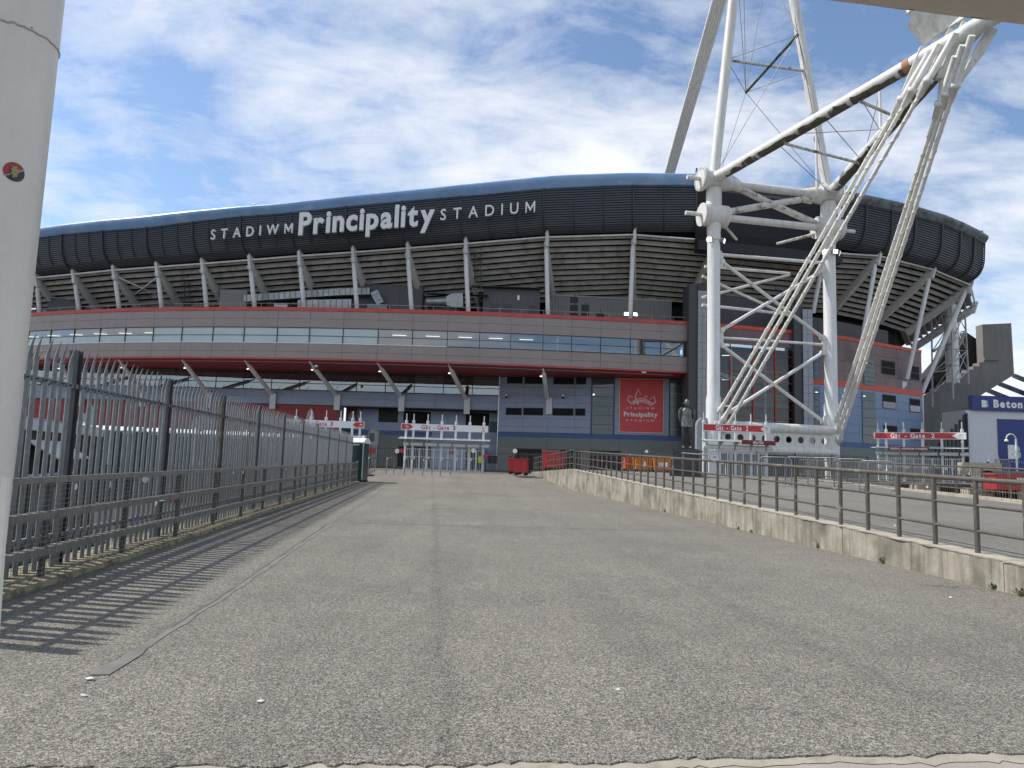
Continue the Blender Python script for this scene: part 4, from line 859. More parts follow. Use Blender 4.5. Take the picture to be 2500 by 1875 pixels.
for k in range(n):
    a, b = x0+(x1-x0)*k/n, x0+(x1-x0)*(k+1)/n
    for z0, z1 in ((12.55, 13.25), (13.25, 13.98)): part('cladding_panel', curved_panel(a, b, z0, z1, 0, .12, band_y, 1, .01, .01), 'maroon_panel', sb)
    part('red_trim', curved_panel(a, b, 13.98, ZR, -.06, .3, band_y, 1, 0, 0), 'red_bright', sb)
part('bay_back', curved_panel(x0-.5, x1+1.4, .5, 12.6, 1.6, .1, band_y, 6), 'interior', sb)
part('side_return', curved_panel(x1, x1+.75, .5, ZR+3, .2, .4, band_y, 1), 'dark_grey', sb)
bw = part('stair_window', MB().bar((x0, band_y(x0)+.1, .5), (x0, band_y(x0)+.1, 12.5), .08, .08, (0, 1, 0)), 'red_soffit', sb)
for k in range(5):
    xa = x0+(x1-x0)*k/4; part('mullion', MB().bar((xa, band_y(xa)-.02, 4.0), (xa, band_y(xa)-.02, 12.55), .09, .09, (0, 1, 0)), 'red_soffit', bw)
for k in range(10):
    z0 = 4.4+k*.815; 
    part('transom', curved_panel(x0, x1, z0-.025, z0+.025, -.03, .06, band_y, 3, 0, 0), 'red_soffit', bw)
    for j in range(4): part('pane', curved_panel(x0+(x1-x0)*j/4, x0+(x1-x0)*(j+1)/4, z0+.03, z0+.785, .04, .015, band_y, 1, .05, 0), 'glass_dim', bw)
for z in (5.0, 7.4, 9.6):
    part('floor_beam', curved_panel(x0, x1+.6, z-.32, z, .75, .3, band_y, 4, 0, 0), 'interior_pale', bw); m = MB()
    q = x0+4.0
    while q < x1: m.bar((q, band_y(q)+.65, z), (q, band_y(q)+.65, z+.75), .02, .02); q += .12
    m.bar((x0+4, band_y(x0+4)+.65, z+.78), (x1, band_y(x1)+.65, z+.78), .03, .04)
    m.bar((x0+.4, band_y(x0)+.65, z+.9), (x0+4, band_y(x0+4)+.65, z+.1), .03, .04); m.bar((x0+.4, band_y(x0)+.7, z+.5), (x0+4, band_y(x0+4)+.7, z-.3), .05, .3)
    part('stair_rail', m, 'steel_white', bw, kind='stuff')
    part('lamp', MB().bar((x0+1.6, band_y(x0)+.8, z+1.9), (x0+2.4, band_y(x0)+.8, z+1.95), .06, .06), 'tube_lit', bw)
for f in (.28, .66): part('inner_post', MB().tube((x0+(x1-x0)*f, band_y(x0+(x1-x0)*f)+.6, .5), (x0+(x1-x0)*f, band_y(x0+(x1-x0)*f)+.6, 12.4), .14, 8), 'steel_white', bw)
# upper plant wall above this bay
part('plant_wall', curved_panel(x0-.2, x1+1.2, ZR-.1, 17.6, 2.6, .2, band_y, 4), 'dark_grey', sb)
part('louvre_vent', curved_panel(x0+.5, x0+1.7, 14.4, 15.9, 2.5, .08, band_y, 1), 'frame_dark', sb)

# --- right wall beyond the tower: maroon above, blue below
xa, xe = (28.02,65.66,10.86)[0], (42.69,73.34,9.78)[0]
xs_ = [xa+(xe-xa)*i/8 for i in range(9)]
part('wall_core', curved_panel(xa-.5, xe-.05, .5, ZR-.05, .16, .4, band_y, 10), 'dark_grey', sb)
part('wall_end', MB().add([(xe, band_y(xe)+.02, .5), (xe+.02, band_y(xe)+6, .5), (xe+.02, band_y(xe)+6, ZR), (xe, band_y(xe)+.02, ZR)], [(0, 1, 2, 3)]), 'maroon_panel', sb)
for a, b in zip(xs_, xs_[1:]):
    for z0, z1 in ((9.95, 10.95), (10.95, 11.95), (11.95, 12.95), (12.95, 13.98)): part('cladding_panel', curved_panel(a, b, z0, z1, 0, .15, band_y, 1, .009, .009), 'maroon_panel', sb)
    part('red_trim', curved_panel(a, b, 13.98, ZR, -.06, .4, band_y, 1, 0, 0), 'red_bright', sb); part('red_trim', curved_panel(a, b, 9.42, 9.95, -.04, .2, band_y, 1, 0, 0), 'red_bright', sb)
    for k in range(6): part('blue_panel', curved_panel(a, b, 4.2+k*.87, 4.2+(k+1)*.87, 0, .15, band_y, 1, .009, .009), 'blue_bright', sb)
    part('blue_band', curved_panel(a, b, 3.72, 4.2, -.02, .15, band_y, 1, 0, 0), 'blue_stripe', sb); part('green_band', curved_panel(a, b, 2.5, 3.72, 0, .15, band_y, 1, 0, 0), 'green_panel', sb); part('block_wall', curved_panel(a, b, .5, 2.5, .02, .15, band_y, 1, 0, 0), 'block_grey', sb)
def rwin(tl, br, split=True, m='void', m2='blind_grey'):
    w = part('window', curved_panel(tl[0], br[0], br[2], tl[2], -.04, .05, band_y, 1, 0, 0), 'frame_dark', sb); zm = (tl[2]+br[2])/2
    part('pane', curved_panel(tl[0]+.08, br[0]-.08, zm+.04, tl[2]-.07, -.055, .01, band_y, 1, 0, 0), m, w); part('pane', curved_panel(tl[0]+.08, br[0]-.08, br[2]+.07, zm-.04, -.055, .01, band_y, 1, 0, 0), m2, w)
rwin((36.69,69.95,12.62), (38.69,71.08,11.18), m2='void'); rwin((40.99,72.38,12.51), (42.30,73.12,11.03), m2='void'); rwin((36.75,69.99,9.18), (38.69,71.08,7.77)); rwin((40.67,72.20,9.10), (42.29,73.11,7.70), m2='emblem_grey'); rwin((36.82,70.03,6.13), (38.76,71.12,4.90), m2='void'); rwin((40.67,72.20,6.04), (42.35,73.15,4.87), m2='void')
def tall(tl, br):
    w = part('stair_window', curved_panel(tl[0], br[0], br[2], tl[2], -.02, .04, band_y, 1, 0, 0), 'frame_blue', sb); nz = 6
    for k in range(nz):
        z0, z1 = br[2]+(tl[2]-br[2])*k/nz, br[2]+(tl[2]-br[2])*(k+1)/nz
        part('pane', curved_panel(tl[0]+.07, br[0]-.07, z0+.03, z1-.03, -.04, .012, band_y, 1, 0, 0), 'interior_pale' if k in (1, 3) else 'blind_grey', w)
        part('glazing', curved_panel(tl[0]+.07, br[0]-.07, z0+.03, z1-.03, -.06, .012, band_y, 1, 0, 0), 'glass_dim', w)
    part('lamp', curved_panel(tl[0]+.2, tl[0]+.5, tl[2]-.5, tl[2]-.42, -.05, .005, band_y, 1, 0, 0), 'tube_lit', w)
tall((33.87,68.36,9.21), (35.73,69.41,4.15)); tall((34.19,68.54,12.49), (35.79,69.45,9.78)); tall((28.09,65.68,12.41), (28.72,65.89,9.76)); tall((28.04,65.66,9.13), (28.74,65.90,5.54))
part('plant_wall', curved_panel(xa-.3, xe-3.2, ZR-.1, 16.3, 2.2, .2, band_y, 5), 'dark_grey', sb)

# ---------------------------------------------------------------- things fixed to the stadium
# rim lettering
def rim_text(txt, x_start, x_end, zb0, zb1, cap, bold, name, label, off, ext=.09):
    """letters standing off the louvres, one mesh each, following the curve with a rising baseline"""
    ob_ = thing(name, label, 'sign', (x_start, band_y(x_start)-off, zb0)); capg = max(v[1] for v in glyph('H', bold, ext)[0]); k = cap/capg
    gap = .085 if bold > .02 else .52; lay = []; x = 0
    for ch in txt: vs_, fs_, a, b = glyph(ch, bold, ext); lay.append((vs_, fs_, a, x, ch)); x += (b-a)+gap
    tot = x-gap; kx = (x_end-x_start)/tot
    for vs_, fs_, a, xx, ch in lay:
        pts = []
        for v in vs_:
            X = x_start+(v[0]-a+xx)*kx; t = (X-x_start)/(x_end-x_start); xm = x_start+xx*kx
            sl = band_y(xm+.5)-band_y(xm-.5); Y = band_y(xm)-off+(X-xm)*sl
            pts.append((X, Y-v[2]*k, zb0+(zb1-zb0)*t+v[1]*k))
        part('letter', MB().add(pts, fs_), 'letter_grey', ob_)
    # mounting frame behind the letters
    sl = (zb1-zb0)/(x_end-x_start)
    part('frame', MB().path([(x_start+(x_end-x_start)*i/8, band_y(x_start+(x_end-x_start)*i/8)-off+.16, zb0+(zb1-zb0)*i/8+cap*.3) for i in range(9)], .03, 5).path([(x_start+(x_end-x_start)*i/8, band_y(x_start+(x_end-x_start)*i/8)-off+.16, zb0+(zb1-zb0)*i/8+cap*.8) for i in range(9)], .03, 5), 'louvre_rib', ob_)
OFF = 2.62
A_, B_ = (-26.70,60.37,19.69), (-19.30,59.36,20.22); rim_text('STADIWM', A_[0], B_[0], A_[2], B_[2], .86, .006, 'stadium_sign', 'widely spaced capitals STADIWM on the dark louvred rim', OFF)
A_, B_ = (-18.72,59.20,20.04), (-7.07,58.61,21.14); rim_text('Principality', A_[0], B_[0], A_[2], B_[2], 1.92, .032, 'stadium_sign', 'large bold grey word Principality on the dark louvred rim', OFF+.1, .05)
A_, B_ = (-6.57,58.71,21.55), (1.48,58.87,22.61); rim_text('STADIUM', A_[0], B_[0], A_[2], B_[2], .94, .006, 'stadium_sign', 'widely spaced capitals STADIUM on the dark louvred rim', OFF)

# red wall banner
tl, br = (10.25,67.21,9.54), (14.36,66.63,4.41)
bn = thing('wall_banner', 'large red banner with white crown-like emblem and stadium name on the blue wall', 'banner', (tl[0], low_y(tl[0]), br[2]))
x0, x1 = tl[0], br[0]; z0, z1 = br[2], tl[2]; BW, BH = x1-x0, z1-z0
part('border', curved_panel(x0, x1, z0, z1, -.10, .08, low_y, 1, 0, 0), 'banner_edge', bn)
part('sheet', curved_panel(x0+.05, x1-.05, z0+.05, z1-.05, -.125, .03, low_y, 1, 0, 0), 'banner_red', bn)
sl = (low_y(x1)-low_y(x0))/BW; yb = low_y(x0)-.135
def bpt(u, w): return V((x0+u*BW, yb+u*BW*sl, z0+w*BH))     # u across, w up, 0..1
xd = V((1, sl, 0))
m, L_ = text_mb('STADIWM', bpt(.165, .433), xd, (0, 0, 1), .026*BH*1.45, BW*.62, .01, gap=.62); part('lettering', m, 'print_white', bn)
m, L_ = text_mb('Principality', bpt(.105, .300), xd, (0, 0, 1), .070*BH*1.15, BW*.77, .045, gap=.075); part('lettering', m, 'print_white', bn)
m, L_ = text_mb('STADIUM', bpt(.165, .205), xd, (0, 0, 1), .026*BH*1.45, BW*.62, .01, gap=.62); part('lettering', m, 'print_white', bn)
def stroke(pts, w, w1=None):
    m_ = MB(); w1 = w if w1 is None else w1; a = []; b = []
    for i, (u, q) in enumerate(pts):
        u0, q0 = pts[max(i-1, 0)]; u2, q2 = pts[min(i+1, len(pts)-1)]; du, dq = (u2-u0)*BW, (q2-q0)*BH; l = math.hypot(du, dq) or 1; ww = (w+(w1-w)*i/(len(pts)-1))*BW/2
        nu, nq = -dq/l*ww/BW, du/l*ww/BH; a.append(bpt(u+nu, q+nq)); b.append(bpt(u-nu, q-nq))
    return m_.grid([b, a])
em = [stroke([(.275, .525), (.185, .60), (.225, .685), (.30, .645)], .022, .012), stroke([(.72, .512), (.815, .575), (.775, .675), (.69, .622)], .022, .012),
      stroke([(.425, .515), (.40, .60), (.355, .66), (.425, .81), (.475, .70)], .030, .012), stroke([(.555, .645), (.60, .685), (.635, .645)], .012)]
for q in range(3):
    em.append(stroke([(.275+.02*q, .555-.0*q-.022*q), (.36, .605-.030*q), (.40, .615-.030*q)], .016)); em.append(stroke([(.43, .632-.030*q), (.55, .625-.030*q), (.65, .595-.029*q), (.745-.02*q, .55-.020*q)], .018, .012))
for e in em: part('emblem', e, 'print_white', bn)

# rooftop plant on the terrace
def plant(name, label, cat, boxes, m, parts=None):
    c = boxes[0]; t = thing(name, label, cat, ((c[0][0]+c[1][0])/2, c[0][1], c[0][2]))
    for i, (a, b, mm, nm) in enumerate(boxes): part(nm, MB().box(a, b), mm, t)
    return t
def tb(x, d, z0, w, dp, h): return ((x-w/2, band_y(x)+d, z0), (x+w/2, band_y(x)+d+dp, z0+h))
T = 14.23
def unit(x, d, w, dp, h, m, label, lou=0):
    a, b = tb(x, d, T, w, dp, h); t = thing('air_handling_unit', label, 'ventilation unit', (x, a[1], T)); part('casing', MB().box(a, b), m, t)
    part('lid', MB().box((a[0]-.05, a[1]-.05, b[2]), (b[0]+.05, b[1]+.05, b[2]+.06)), 'beam_grey', t)
    for k in range(lou): z = T+.15+(h-.3)*k/max(1, lou); part('slat', MB().bar((a[0]+.08, a[1]-.02, z), (b[0]-.08, a[1]-.02, z), .04, .05), 'corrugated', t)
    return t
unit(-45.2, 2.2, 3.4, 2, 1.9, 'plant_grey', 'dark grey ventilation cabinet at the far left of the terrace')
unit(-26.1, 1.8, 2.5, 1.8, 2.0, 'corrugated', 'grey louvred air handling unit behind the terrace rail under the sign STADIWM', 8)
unit(-12.4, 1.6, 1.7, 1.0, .75, 'corrugated', 'low silver box unit on the terrace beneath the word Principality', 3)
unit(-21.4, 1.7, 1.2, 1.2, .7, 'duct', 'small round topped extract unit left of the ribbed duct', 2)
# ribbed ducts
def duct(pts, w, h, label, nrib):
    t = thing('ventilation_duct', label, 'duct', pts[0]); m = MB()
    for a, b in zip(pts, pts[1:]): m.bar(a, b, w, h)
    part('body', m, 'duct', t)
    for a, b in zip(pts, pts[1:]):
        L = (V(b)-V(a)).length; k = max(1, int(L/.5))
        for i in range(k): p = V(a).lerp(V(b), (i+.5)/k); d = (V(b)-V(a)).normalized()*.03; part('flange', MB().bar(p-d, p+d, w+.09, h+.09), 'corrugated', t)
def tp(x, d, z): return (x, band_y(x)+d, z)
duct([tp(-25, 2.1, 15.5), tp(-16.2, 2.1, 16.15), tp(-13.2, 2.1, 16.3)], .7, .62, 'long ribbed silver duct rising behind the columns under Principality', 3)
duct([tp(-12.9, 2.0, 16.25), tp(-12.3, 2.2, 15.2)], .7, .7, 'short end piece of silver duct bending down beside the dark plant room', 2)
duct([tp(-19.5, 1.2, 14.75), tp(-14.6, 1.2, 14.9)], .7, .8, 'low ribbed silver duct just behind the red trim', 3)
dt = thing('ventilation_duct', 'round silver duct with a flared square mouth right of the plant room', 'duct', tp(-7.6, 3.2, 15.8))
part('pipe', MB().path([tp(-8.0, 2.2, 15.5), tp(-6.2, 2.2, 15.6)], .42, 14), 'duct', dt); part('mouth', MB().bar(tp(-6.2, 2.2, 15.6), tp(-5.6, 2.2, 15.65), .8, .8, w1=1.0, h1=1.25), 'duct', dt); part('mouth', MB().bar(tp(-5.6, 2.2, 15.65), tp(-4.7, 2.2, 15.7), 1.0, 1.25), 'duct', dt)
pr = thing('plant_room', 'tall dark grey panelled plant room behind the columns on the terrace', 'plant room', tp(-11, 5, T))
for i in range(3):
    xa_ = -14.8+i*2.1; part('panel', MB().box((xa_+.01, band_y(-11)+2.75, T), (xa_+2.09, band_y(-11)+6, 17.15)), 'plant_grey', pr)
pr = thing('plant_room', 'low dark plant cabin with two doors on the terrace right of the caged ladder', 'plant room', tp(1, 2.4, T))
part('cabin', MB().box((-2.9, band_y(0)+2.4, T), (2.3, band_y(0)+5, 17.15)), 'plant_grey', pr)
for x in (-2.2, -1.0, 1.3): part('door', MB().box((x, band_y(0)+2.36, T), (x+.75, band_y(0)+2.4, 15.6)), 'dark_grey', pr)
part('pipe_tray', MB().box((-8.0, band_y(-3)+1.8, 16.2), (-2.4, band_y(-3)+2.3, 16.28)).box((-4, band_y(-3)+1.9, 17.05), (2.4, band_y(0)+2.4, 17.13)), 'black', pr)
part('wall_lamp', MB().box((.22, band_y(0)+2.28, 16.0), (.42, band_y(0)+2.36, 16.45)), 'lamp_white', pr)
cw = thing('corrugated_wall', 'grey corrugated metal screen at the back of the terrace behind the speakers', 'wall', tp(9, 5, T)); m = MB(); x = 3.2; rows_a = []; rows_b = []; i = 0
while x < 15.2:
    o = (0, 0, .06, .06)[i % 4]; rows_a.append((x, band_y(x)+5-o, T)); rows_b.append((x, band_y(x)+5-o, 17.2)); x += (.10, .04)[i % 2]; i += 1
part('sheet', MB().grid([rows_a, rows_b]), 'corrugated', cw); part('cap', curved_panel(3.2, 15.2, 17.2, 17.3, 4.9, .25, band_y, 6), 'beam_grey', cw)
def loudspeaker(x, d, label, hn=2):
    t = thing('loudspeaker', label, 'loudspeaker', tp(x, d, T)); p = V(tp(x, d, T))
    for k in range(hn):
        z = .25+k*.75; m = MB(); a = .34; m.hexa([p+V((-a, -.35, z-.3)), p+V((a, -.35, z-.3)), p+V((.12, .3, z-.1)), p+V((-.12, .3, z-.1))], [p+V((-a, -.35, z+.3)), p+V((a, -.35, z+.3)), p+V((.12, .3, z+.1)), p+V((-.12, .3, z+.1))]); part('horn', m, 'black', t)
        part('rim', MB().path([p+V((-a, -.37, z-.3)), p+V((a, -.37, z-.3)), p+V((a, -.37, z+.3)), p+V((-a, -.37, z+.3))], .02, 5, closed=True), 'dark_grey', t)
    part('stand', MB().tube(p+V((.1, .2, 0)), p+V((.1, .2, .25+hn*.72)), .04, 6), 'black', t)
loudspeaker(5.35, 1.5, 'tall stack of black and white loudspeakers on the terrace', 3); loudspeaker(6.35, 1.2, 'black horn loudspeaker on the terrace, middle of the group', 2); loudspeaker(7.7, 1.2, 'single square black loudspeaker, rightmost of the group on the terrace', 1)
def flood(p, d, label, parent=None, group=None):
    p = V(p); d = V(d).normalized(); t = thing('floodlight', label, 'floodlight', p, group); part('housing', MB().bar(p, p+d*.16, .42, .34), 'corrugated', t); part('lens', MB().bar(p+d*.165, p+d*.18, .38, .30), 'lamp_lit', t)
    part('bracket', MB().bar(p-V((0, 0, .3)), p, .05, .05), 'dark_grey', t)
flood((9.94,61.78,14.58), (-.3, -1, .15), 'left lit floodlight at the foot of the second last column on the terrace edge'); flood((10.64,61.84,14.58), (.35, -1, .2), 'right lit floodlight at the foot of the second last column on the terrace edge')
# caged ladders
def ladder(x, d, z0, z1, lean, label):
    t = thing('caged_ladder', label, 'ladder', tp(x, d, z0)); a = V(tp(x, d, z0)); b = a+V((lean[0], lean[1], z1-z0))
    for s in (-.25, .25): part('stile', MB().tube(a+V((s, 0, 0)), b+V((s, 0, 0)), .035, 6), 'dark_grey', t)
    k = int((z1-z0)/.35)
    for i in range(k): p = a.lerp(b, (i+.5)/k); part('rung', MB().tube(p+V((-.25, 0, 0)), p+V((.25, 0, 0)), .02, 5), 'dark_grey', t)
    for i in range(int(k/2)):
        p = a.lerp(b, (2*i+1)/k); part('hoop', MB().path([p+V((-.25, 0, 0)), p+V((-.42, -.4, 0)), p+V((0, -.75, 0)), p+V((.42, -.4, 0)), p+V((.25, 0, 0))], .025, 5), 'dark_grey', t)
    for s in (-.3, 0, .3): part('cage_bar', MB().tube(a+V((s, -.7+abs(s)*.6, 0)), b+V((s, -.7+abs(s)*.6, 0)), .02, 5), 'dark_grey', t)
ladder(-3.35, 1.2, 16.4, 20.3, (-.1, -.5), 'caged black ladder hanging beside a white column below the word STADIUM')
ladder(-30.9, 2.4, 14.2, 18.2, (.2, -1.2), 'dark caged ladder at the left end of the terrace near the crossed braces')
for a, b in (((-32.7, 64.3, 17.3), (-28.6, 67.2, 15.6)), ((-33.2, 67.3, 15.9), (-28.6, 63.5, 17.3))): part('cross_brace', MB().tube((a[0]-4.6, a[1]+1.1, a[2]), (b[0]-4.6, b[1]+1.1, b[2]), .07, 8), 'steel_white', sb)
# CCTV cameras and lamps on the facade
def cctv(p, label):
    p = V(p); t = thing('cctv_camera', label, 'camera', p); part('bracket', MB().bar(p+V((0, .3, .05)), p+V((0, -.1, .05)), .08, .08), 'print_white', t); part('cap', MB().sphere(p+V((0, -.12, 0)), .15, 6, (1, 1, 1.1)), 'print_white', t); part('dome', MB().sphere(p+V((0, -.14, -.14)), .13, 6), 'black', t)
cctv((-0.52,69.44,7.72), 'dome security camera on the blue wall left of the raking strut'); cctv((4.94,68.22,7.75), 'dome security camera on the blue wall right of the raking strut'); cctv((-17.40,62.60,9.13), 'dome security camera hanging under the red soffit beside a strut')
single('emergency_lamp', MB().box((11.44,62.25,9.50), V((11.44,62.25,9.50))+V((.4, .2, .12))), 'lamp_white', 'small white lamp box under the red soffit above the banner', 'lamp')

# ================================================================ MAST TOWER
GZ = .86
LX, RX = V((14.85, 52.0, 0)), V((24.45, 54.03, 0)); ax = (RX-LX).normalized(); outn = V((ax.y, -ax.x, 0))
mt = thing('mast_tower', 'white steel mast tower with twin legs, crossed braces and raking booms', 'mast', (19.6, 53, GZ))
Z = lambda z: V((0, 0, z))
for P_, nm in ((LX, 'L'), (RX, 'R')):
    lg = part('leg', MB().path([P_+Z(GZ-.1), P_+Z(6.3), P_+Z(6.7), P_+Z(18.4)], [.54, .54, .47, .47], 28), 'steel_white', mt)
    part('collar', MB().path([P_+Z(18.35), P_+Z(18.5)], .56, 24), 'white_paint', lg)
    part('leg_neck', MB().path([P_+Z(18.5), P_+Z(20.4), P_+Z(22.4)], [.47, .58, .58], 24), 'white_paint', lg)
    dr = part('drum', MB().path([P_-ax*1.0+Z(20.3), P_+ax*1.0+Z(20.3)], .84, 32), 'white_paint', mt)
    part('drum_rim', MB().path([P_-ax*1.03+Z(20.3), P_-ax*.94+Z(20.3)], .88, 32), 'white_paint', dr)
    nd = part('node', MB().path([P_-ax*.85+Z(23.1), P_+ax*.95+Z(23.1)], [.72, .72], 28), 'white_paint', mt)
    e = -1 if nm == 'L' else 1
    part('node_flange', MB().path([P_+ax*e*.85+Z(23.1), P_+ax*e*1.15+Z(23.1)], .92, 32), 'white_paint', nd)
    for k in range(28):
        a = 2*math.pi*k/28; c = P_+ax*e*1.16+Z(23.1)+V((0, 0, math.sin(a)*.80))+outn*math.cos(a)*.80; part('flange_bolt', MB().disc(c, ax, .045, .10, 6), 'white_paint', nd)
    part('stub', MB().tube(P_+ax*e*1.1+Z(23.1), P_+ax*e*2.2+Z(23.1), .17, 10), 'white_paint', nd); part('stub', MB().tube(P_+ax*e*1.0+Z(20.3), P_+ax*e*2.3+Z(20.3), .16, 10), 'white_paint', dr)
    part('node_plate', MB().prism([P_+ax*.95+Z(22.7), P_+ax*2.2+Z(22.75), P_+ax*2.2+Z(23.3), P_+ax*.95+Z(24.0), P_+Z(24.0)] if nm == 'L' else [P_-ax*.95+Z(22.7), P_+Z(24.0), P_-ax*.95+Z(24.0), P_-ax*2.4+Z(23.3), P_-ax*2.2+Z(22.8)], outn*.08), 'white_paint', nd)
def brace(name, a, b, r, m='white_paint', n=14): return part(name, MB().tube(a, b, r, n), m, mt)
brace('chord', LX+ax*.9+Z(22.95), RX-ax*.8+Z(22.95), .31); part('chord_cone', MB().path([RX-ax*2.4+Z(22.95), RX-ax*.7+Z(22.95)], [.31, .70], 24), 'white_paint', mt); part('chord_cone', MB().path([LX+ax*2.2+Z(22.95), LX+ax*.8+Z(22.95)], [.31, .60], 24), 'white_paint', mt)
brace('chord', LX+ax*.9+Z(20.25), RX-ax*.9+Z(20.3), .28)
cx = (LX+RX)/2+Z(21.75)
part('bent_brace', MB().path([LX+ax*1.6+Z(22.75), LX+ax*2.3+Z(22.65), cx, RX-ax*.9+Z(20.55)], .26, 14), 'mossy_white', mt); part('bent_brace', MB().path([LX+ax*.9+Z(20.65), LX+ax*3.4+Z(21.35), cx, RX-ax*2.3+Z(22.45), RX-ax*1.5+Z(22.4)], .26, 14), 'mossy_white', mt)
part('stub_brace', MB().path([LX+ax*.9-outn*.3+Z(19.9), LX+ax*2.9-outn*1.8+Z(19.3)], [.13, .10], 10), 'mossy_white', mt); part('stub_brace', MB().path([RX-ax*.9-outn*.3+Z(19.9), RX-ax*3.4-outn*1.8+Z(19.3)], [.13, .10], 10), 'mossy_white', mt)
brace('cross_bar', LX+ax*.4+Z(17.35), RX-ax*.4+Z(17.5), .13); brace('cross_bar', LX+ax*.3+Z(11.0), RX-ax*.3+Z(11.05), .10)
brace('cross_bar', LX+ax*.4-outn*2.2+Z(17.0), RX-ax*2-outn*2.2+Z(17.1), .11); brace('cross_bar', LX+ax*.2-outn*2.2+Z(13.9), RX-ax*2-outn*2.2+Z(13.75), .12)
brace('back_brace', LX+ax*.2-outn*2.2+Z(16.2), RX-ax*2-outn*2.2+Z(13.6), .11); brace('back_brace', LX+ax*.2-outn*2.2+Z(14.5), RX-ax*2.0-outn*2.2+Z(17), .11)
def xpair(z0, z1):
    a, b, c, d = LX+ax*.45+Z(z1), RX-ax*.45+Z(z0), LX+ax*.45+Z(z0), RX-ax*.45+Z(z1)
    brace('diagonal', a, b, .135); m = (c+d)/2; brace('diagonal', c, m, .132); brace('diagonal', m, d, .132)
    for p, q in ((a, b), (b, a), (c, d), (d, c)): t = (q-p).normalized(); part('clevis', MB().disc(p+t*.25, outn, .20, .34, 12), 'white_paint', mt)
xpair(11.45, 16.95); xpair(4.95, 10.55)
for P_, s in ((LX, 1), (RX, -1)):
    for z in (16.95, 11.0, 5.0): part('gusset', MB().prism([P_+ax*s*.42+Z(z-.8), P_+ax*s*.75+Z(z-.45), P_+ax*s*.75+Z(z+.45), P_+ax*s*.42+Z(z+.8)], outn*.10), 'steel_white', mt)
# base beam: two tubes and a web plate with round holes
part('base_tube', MB().path([LX-ax*.2+outn*.3+Z(4.45), RX+outn*.3+Z(4.45)], .36, 20), 'white_paint', mt); part('base_tube', MB().path([LX-ax*.2+outn*.3+Z(2.78), RX+outn*.3+Z(2.78)], .36, 20), 'white_paint', mt)
web = MB(); nh = 9; W0 = LX+ax*.5+outn*.35; cell = ((RX-ax*.4)-(LX+ax*.5)).length/nh; zc = 3.62; hr = .255; hz = .56
for k in range(nh):
    c = W0+ax*cell*(k+.5)+Z(zc); ns = 24; o = []; i_ = []
    for j in range(ns):
        a = 2*math.pi*j/ns; ca, sa = math.cos(a), math.sin(a); i_.append(c+ax*ca*hr+Z(sa*hr)); s = min(cell/2/max(abs(ca), 1e-6), hz/max(abs(sa), 1e-6)); o.append(c+ax*ca*s+Z(sa*s))
    web.add(i_+o+[p-outn*.06 for p in i_], [(j, ns+j, ns+(j+1) % ns, (j+1) % ns) for j in range(ns)]+[((j+1) % ns, 2*ns+(j+1) % ns, 2*ns+j, j) for j in range(ns)])
part('web_plate', web, 'white_paint', mt)
part('end_plate', MB().prism([LX+ax*(-1.35)+outn*.1+Z(2.2), LX+ax*(-.3)+outn*.1+Z(2.2), LX+ax*(-.3)+outn*.1+Z(4.95)]+[LX+ax*(-.75+.6*math.cos(a))+outn*.1+Z(4.4+.6*math.sin(a)) for a in (R(70), R(110), R(150), R(180))], outn*-.3), 'pilaster', mt)
# raking booms to the outrigger head
AP = V((23.2, 33.78, 24.2))
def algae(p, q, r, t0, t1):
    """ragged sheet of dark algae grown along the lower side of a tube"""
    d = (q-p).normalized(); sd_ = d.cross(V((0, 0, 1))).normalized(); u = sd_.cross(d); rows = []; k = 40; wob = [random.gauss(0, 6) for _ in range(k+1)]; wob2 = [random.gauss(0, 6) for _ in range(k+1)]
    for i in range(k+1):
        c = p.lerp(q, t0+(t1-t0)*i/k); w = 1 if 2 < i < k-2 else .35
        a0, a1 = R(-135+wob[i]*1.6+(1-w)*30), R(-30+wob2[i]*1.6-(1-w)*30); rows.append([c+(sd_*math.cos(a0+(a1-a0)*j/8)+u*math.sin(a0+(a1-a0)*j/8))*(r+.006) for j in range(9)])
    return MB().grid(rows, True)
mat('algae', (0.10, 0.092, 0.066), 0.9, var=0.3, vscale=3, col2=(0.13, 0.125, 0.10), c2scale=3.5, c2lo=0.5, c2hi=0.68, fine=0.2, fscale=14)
for P_ in (LX, RX):
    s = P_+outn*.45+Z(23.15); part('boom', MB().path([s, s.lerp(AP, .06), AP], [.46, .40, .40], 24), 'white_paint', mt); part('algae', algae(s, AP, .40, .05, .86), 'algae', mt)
    part('boom_band', MB().path([s.lerp(AP, .79), s.lerp(AP, .81)], .43, 24), 'rust_pale', mt, 'rusty weld band on the boom')
AP2 = AP+V((1.1, -1.0, .45)); part('boom_head', MB().path([AP-(AP2-AP)*.5, AP2], [.42, .46], 24), 'white_paint', mt)
part('head_plate', MB().prism([(20.98,36.20,25.85), (21.10,36.00,26.29), (22.37,35.50,27.60), (23.15,34.60,25.61), (23.05,34.70,25.21), (21.92,36.30,24.83)], (.15, .5, 0)), 'white_paint', mt)
part('head_strut', MB().tube((20.90,36.00,26.19), (20.79,37.00,28.37), .14, 10), 'white_paint', mt)
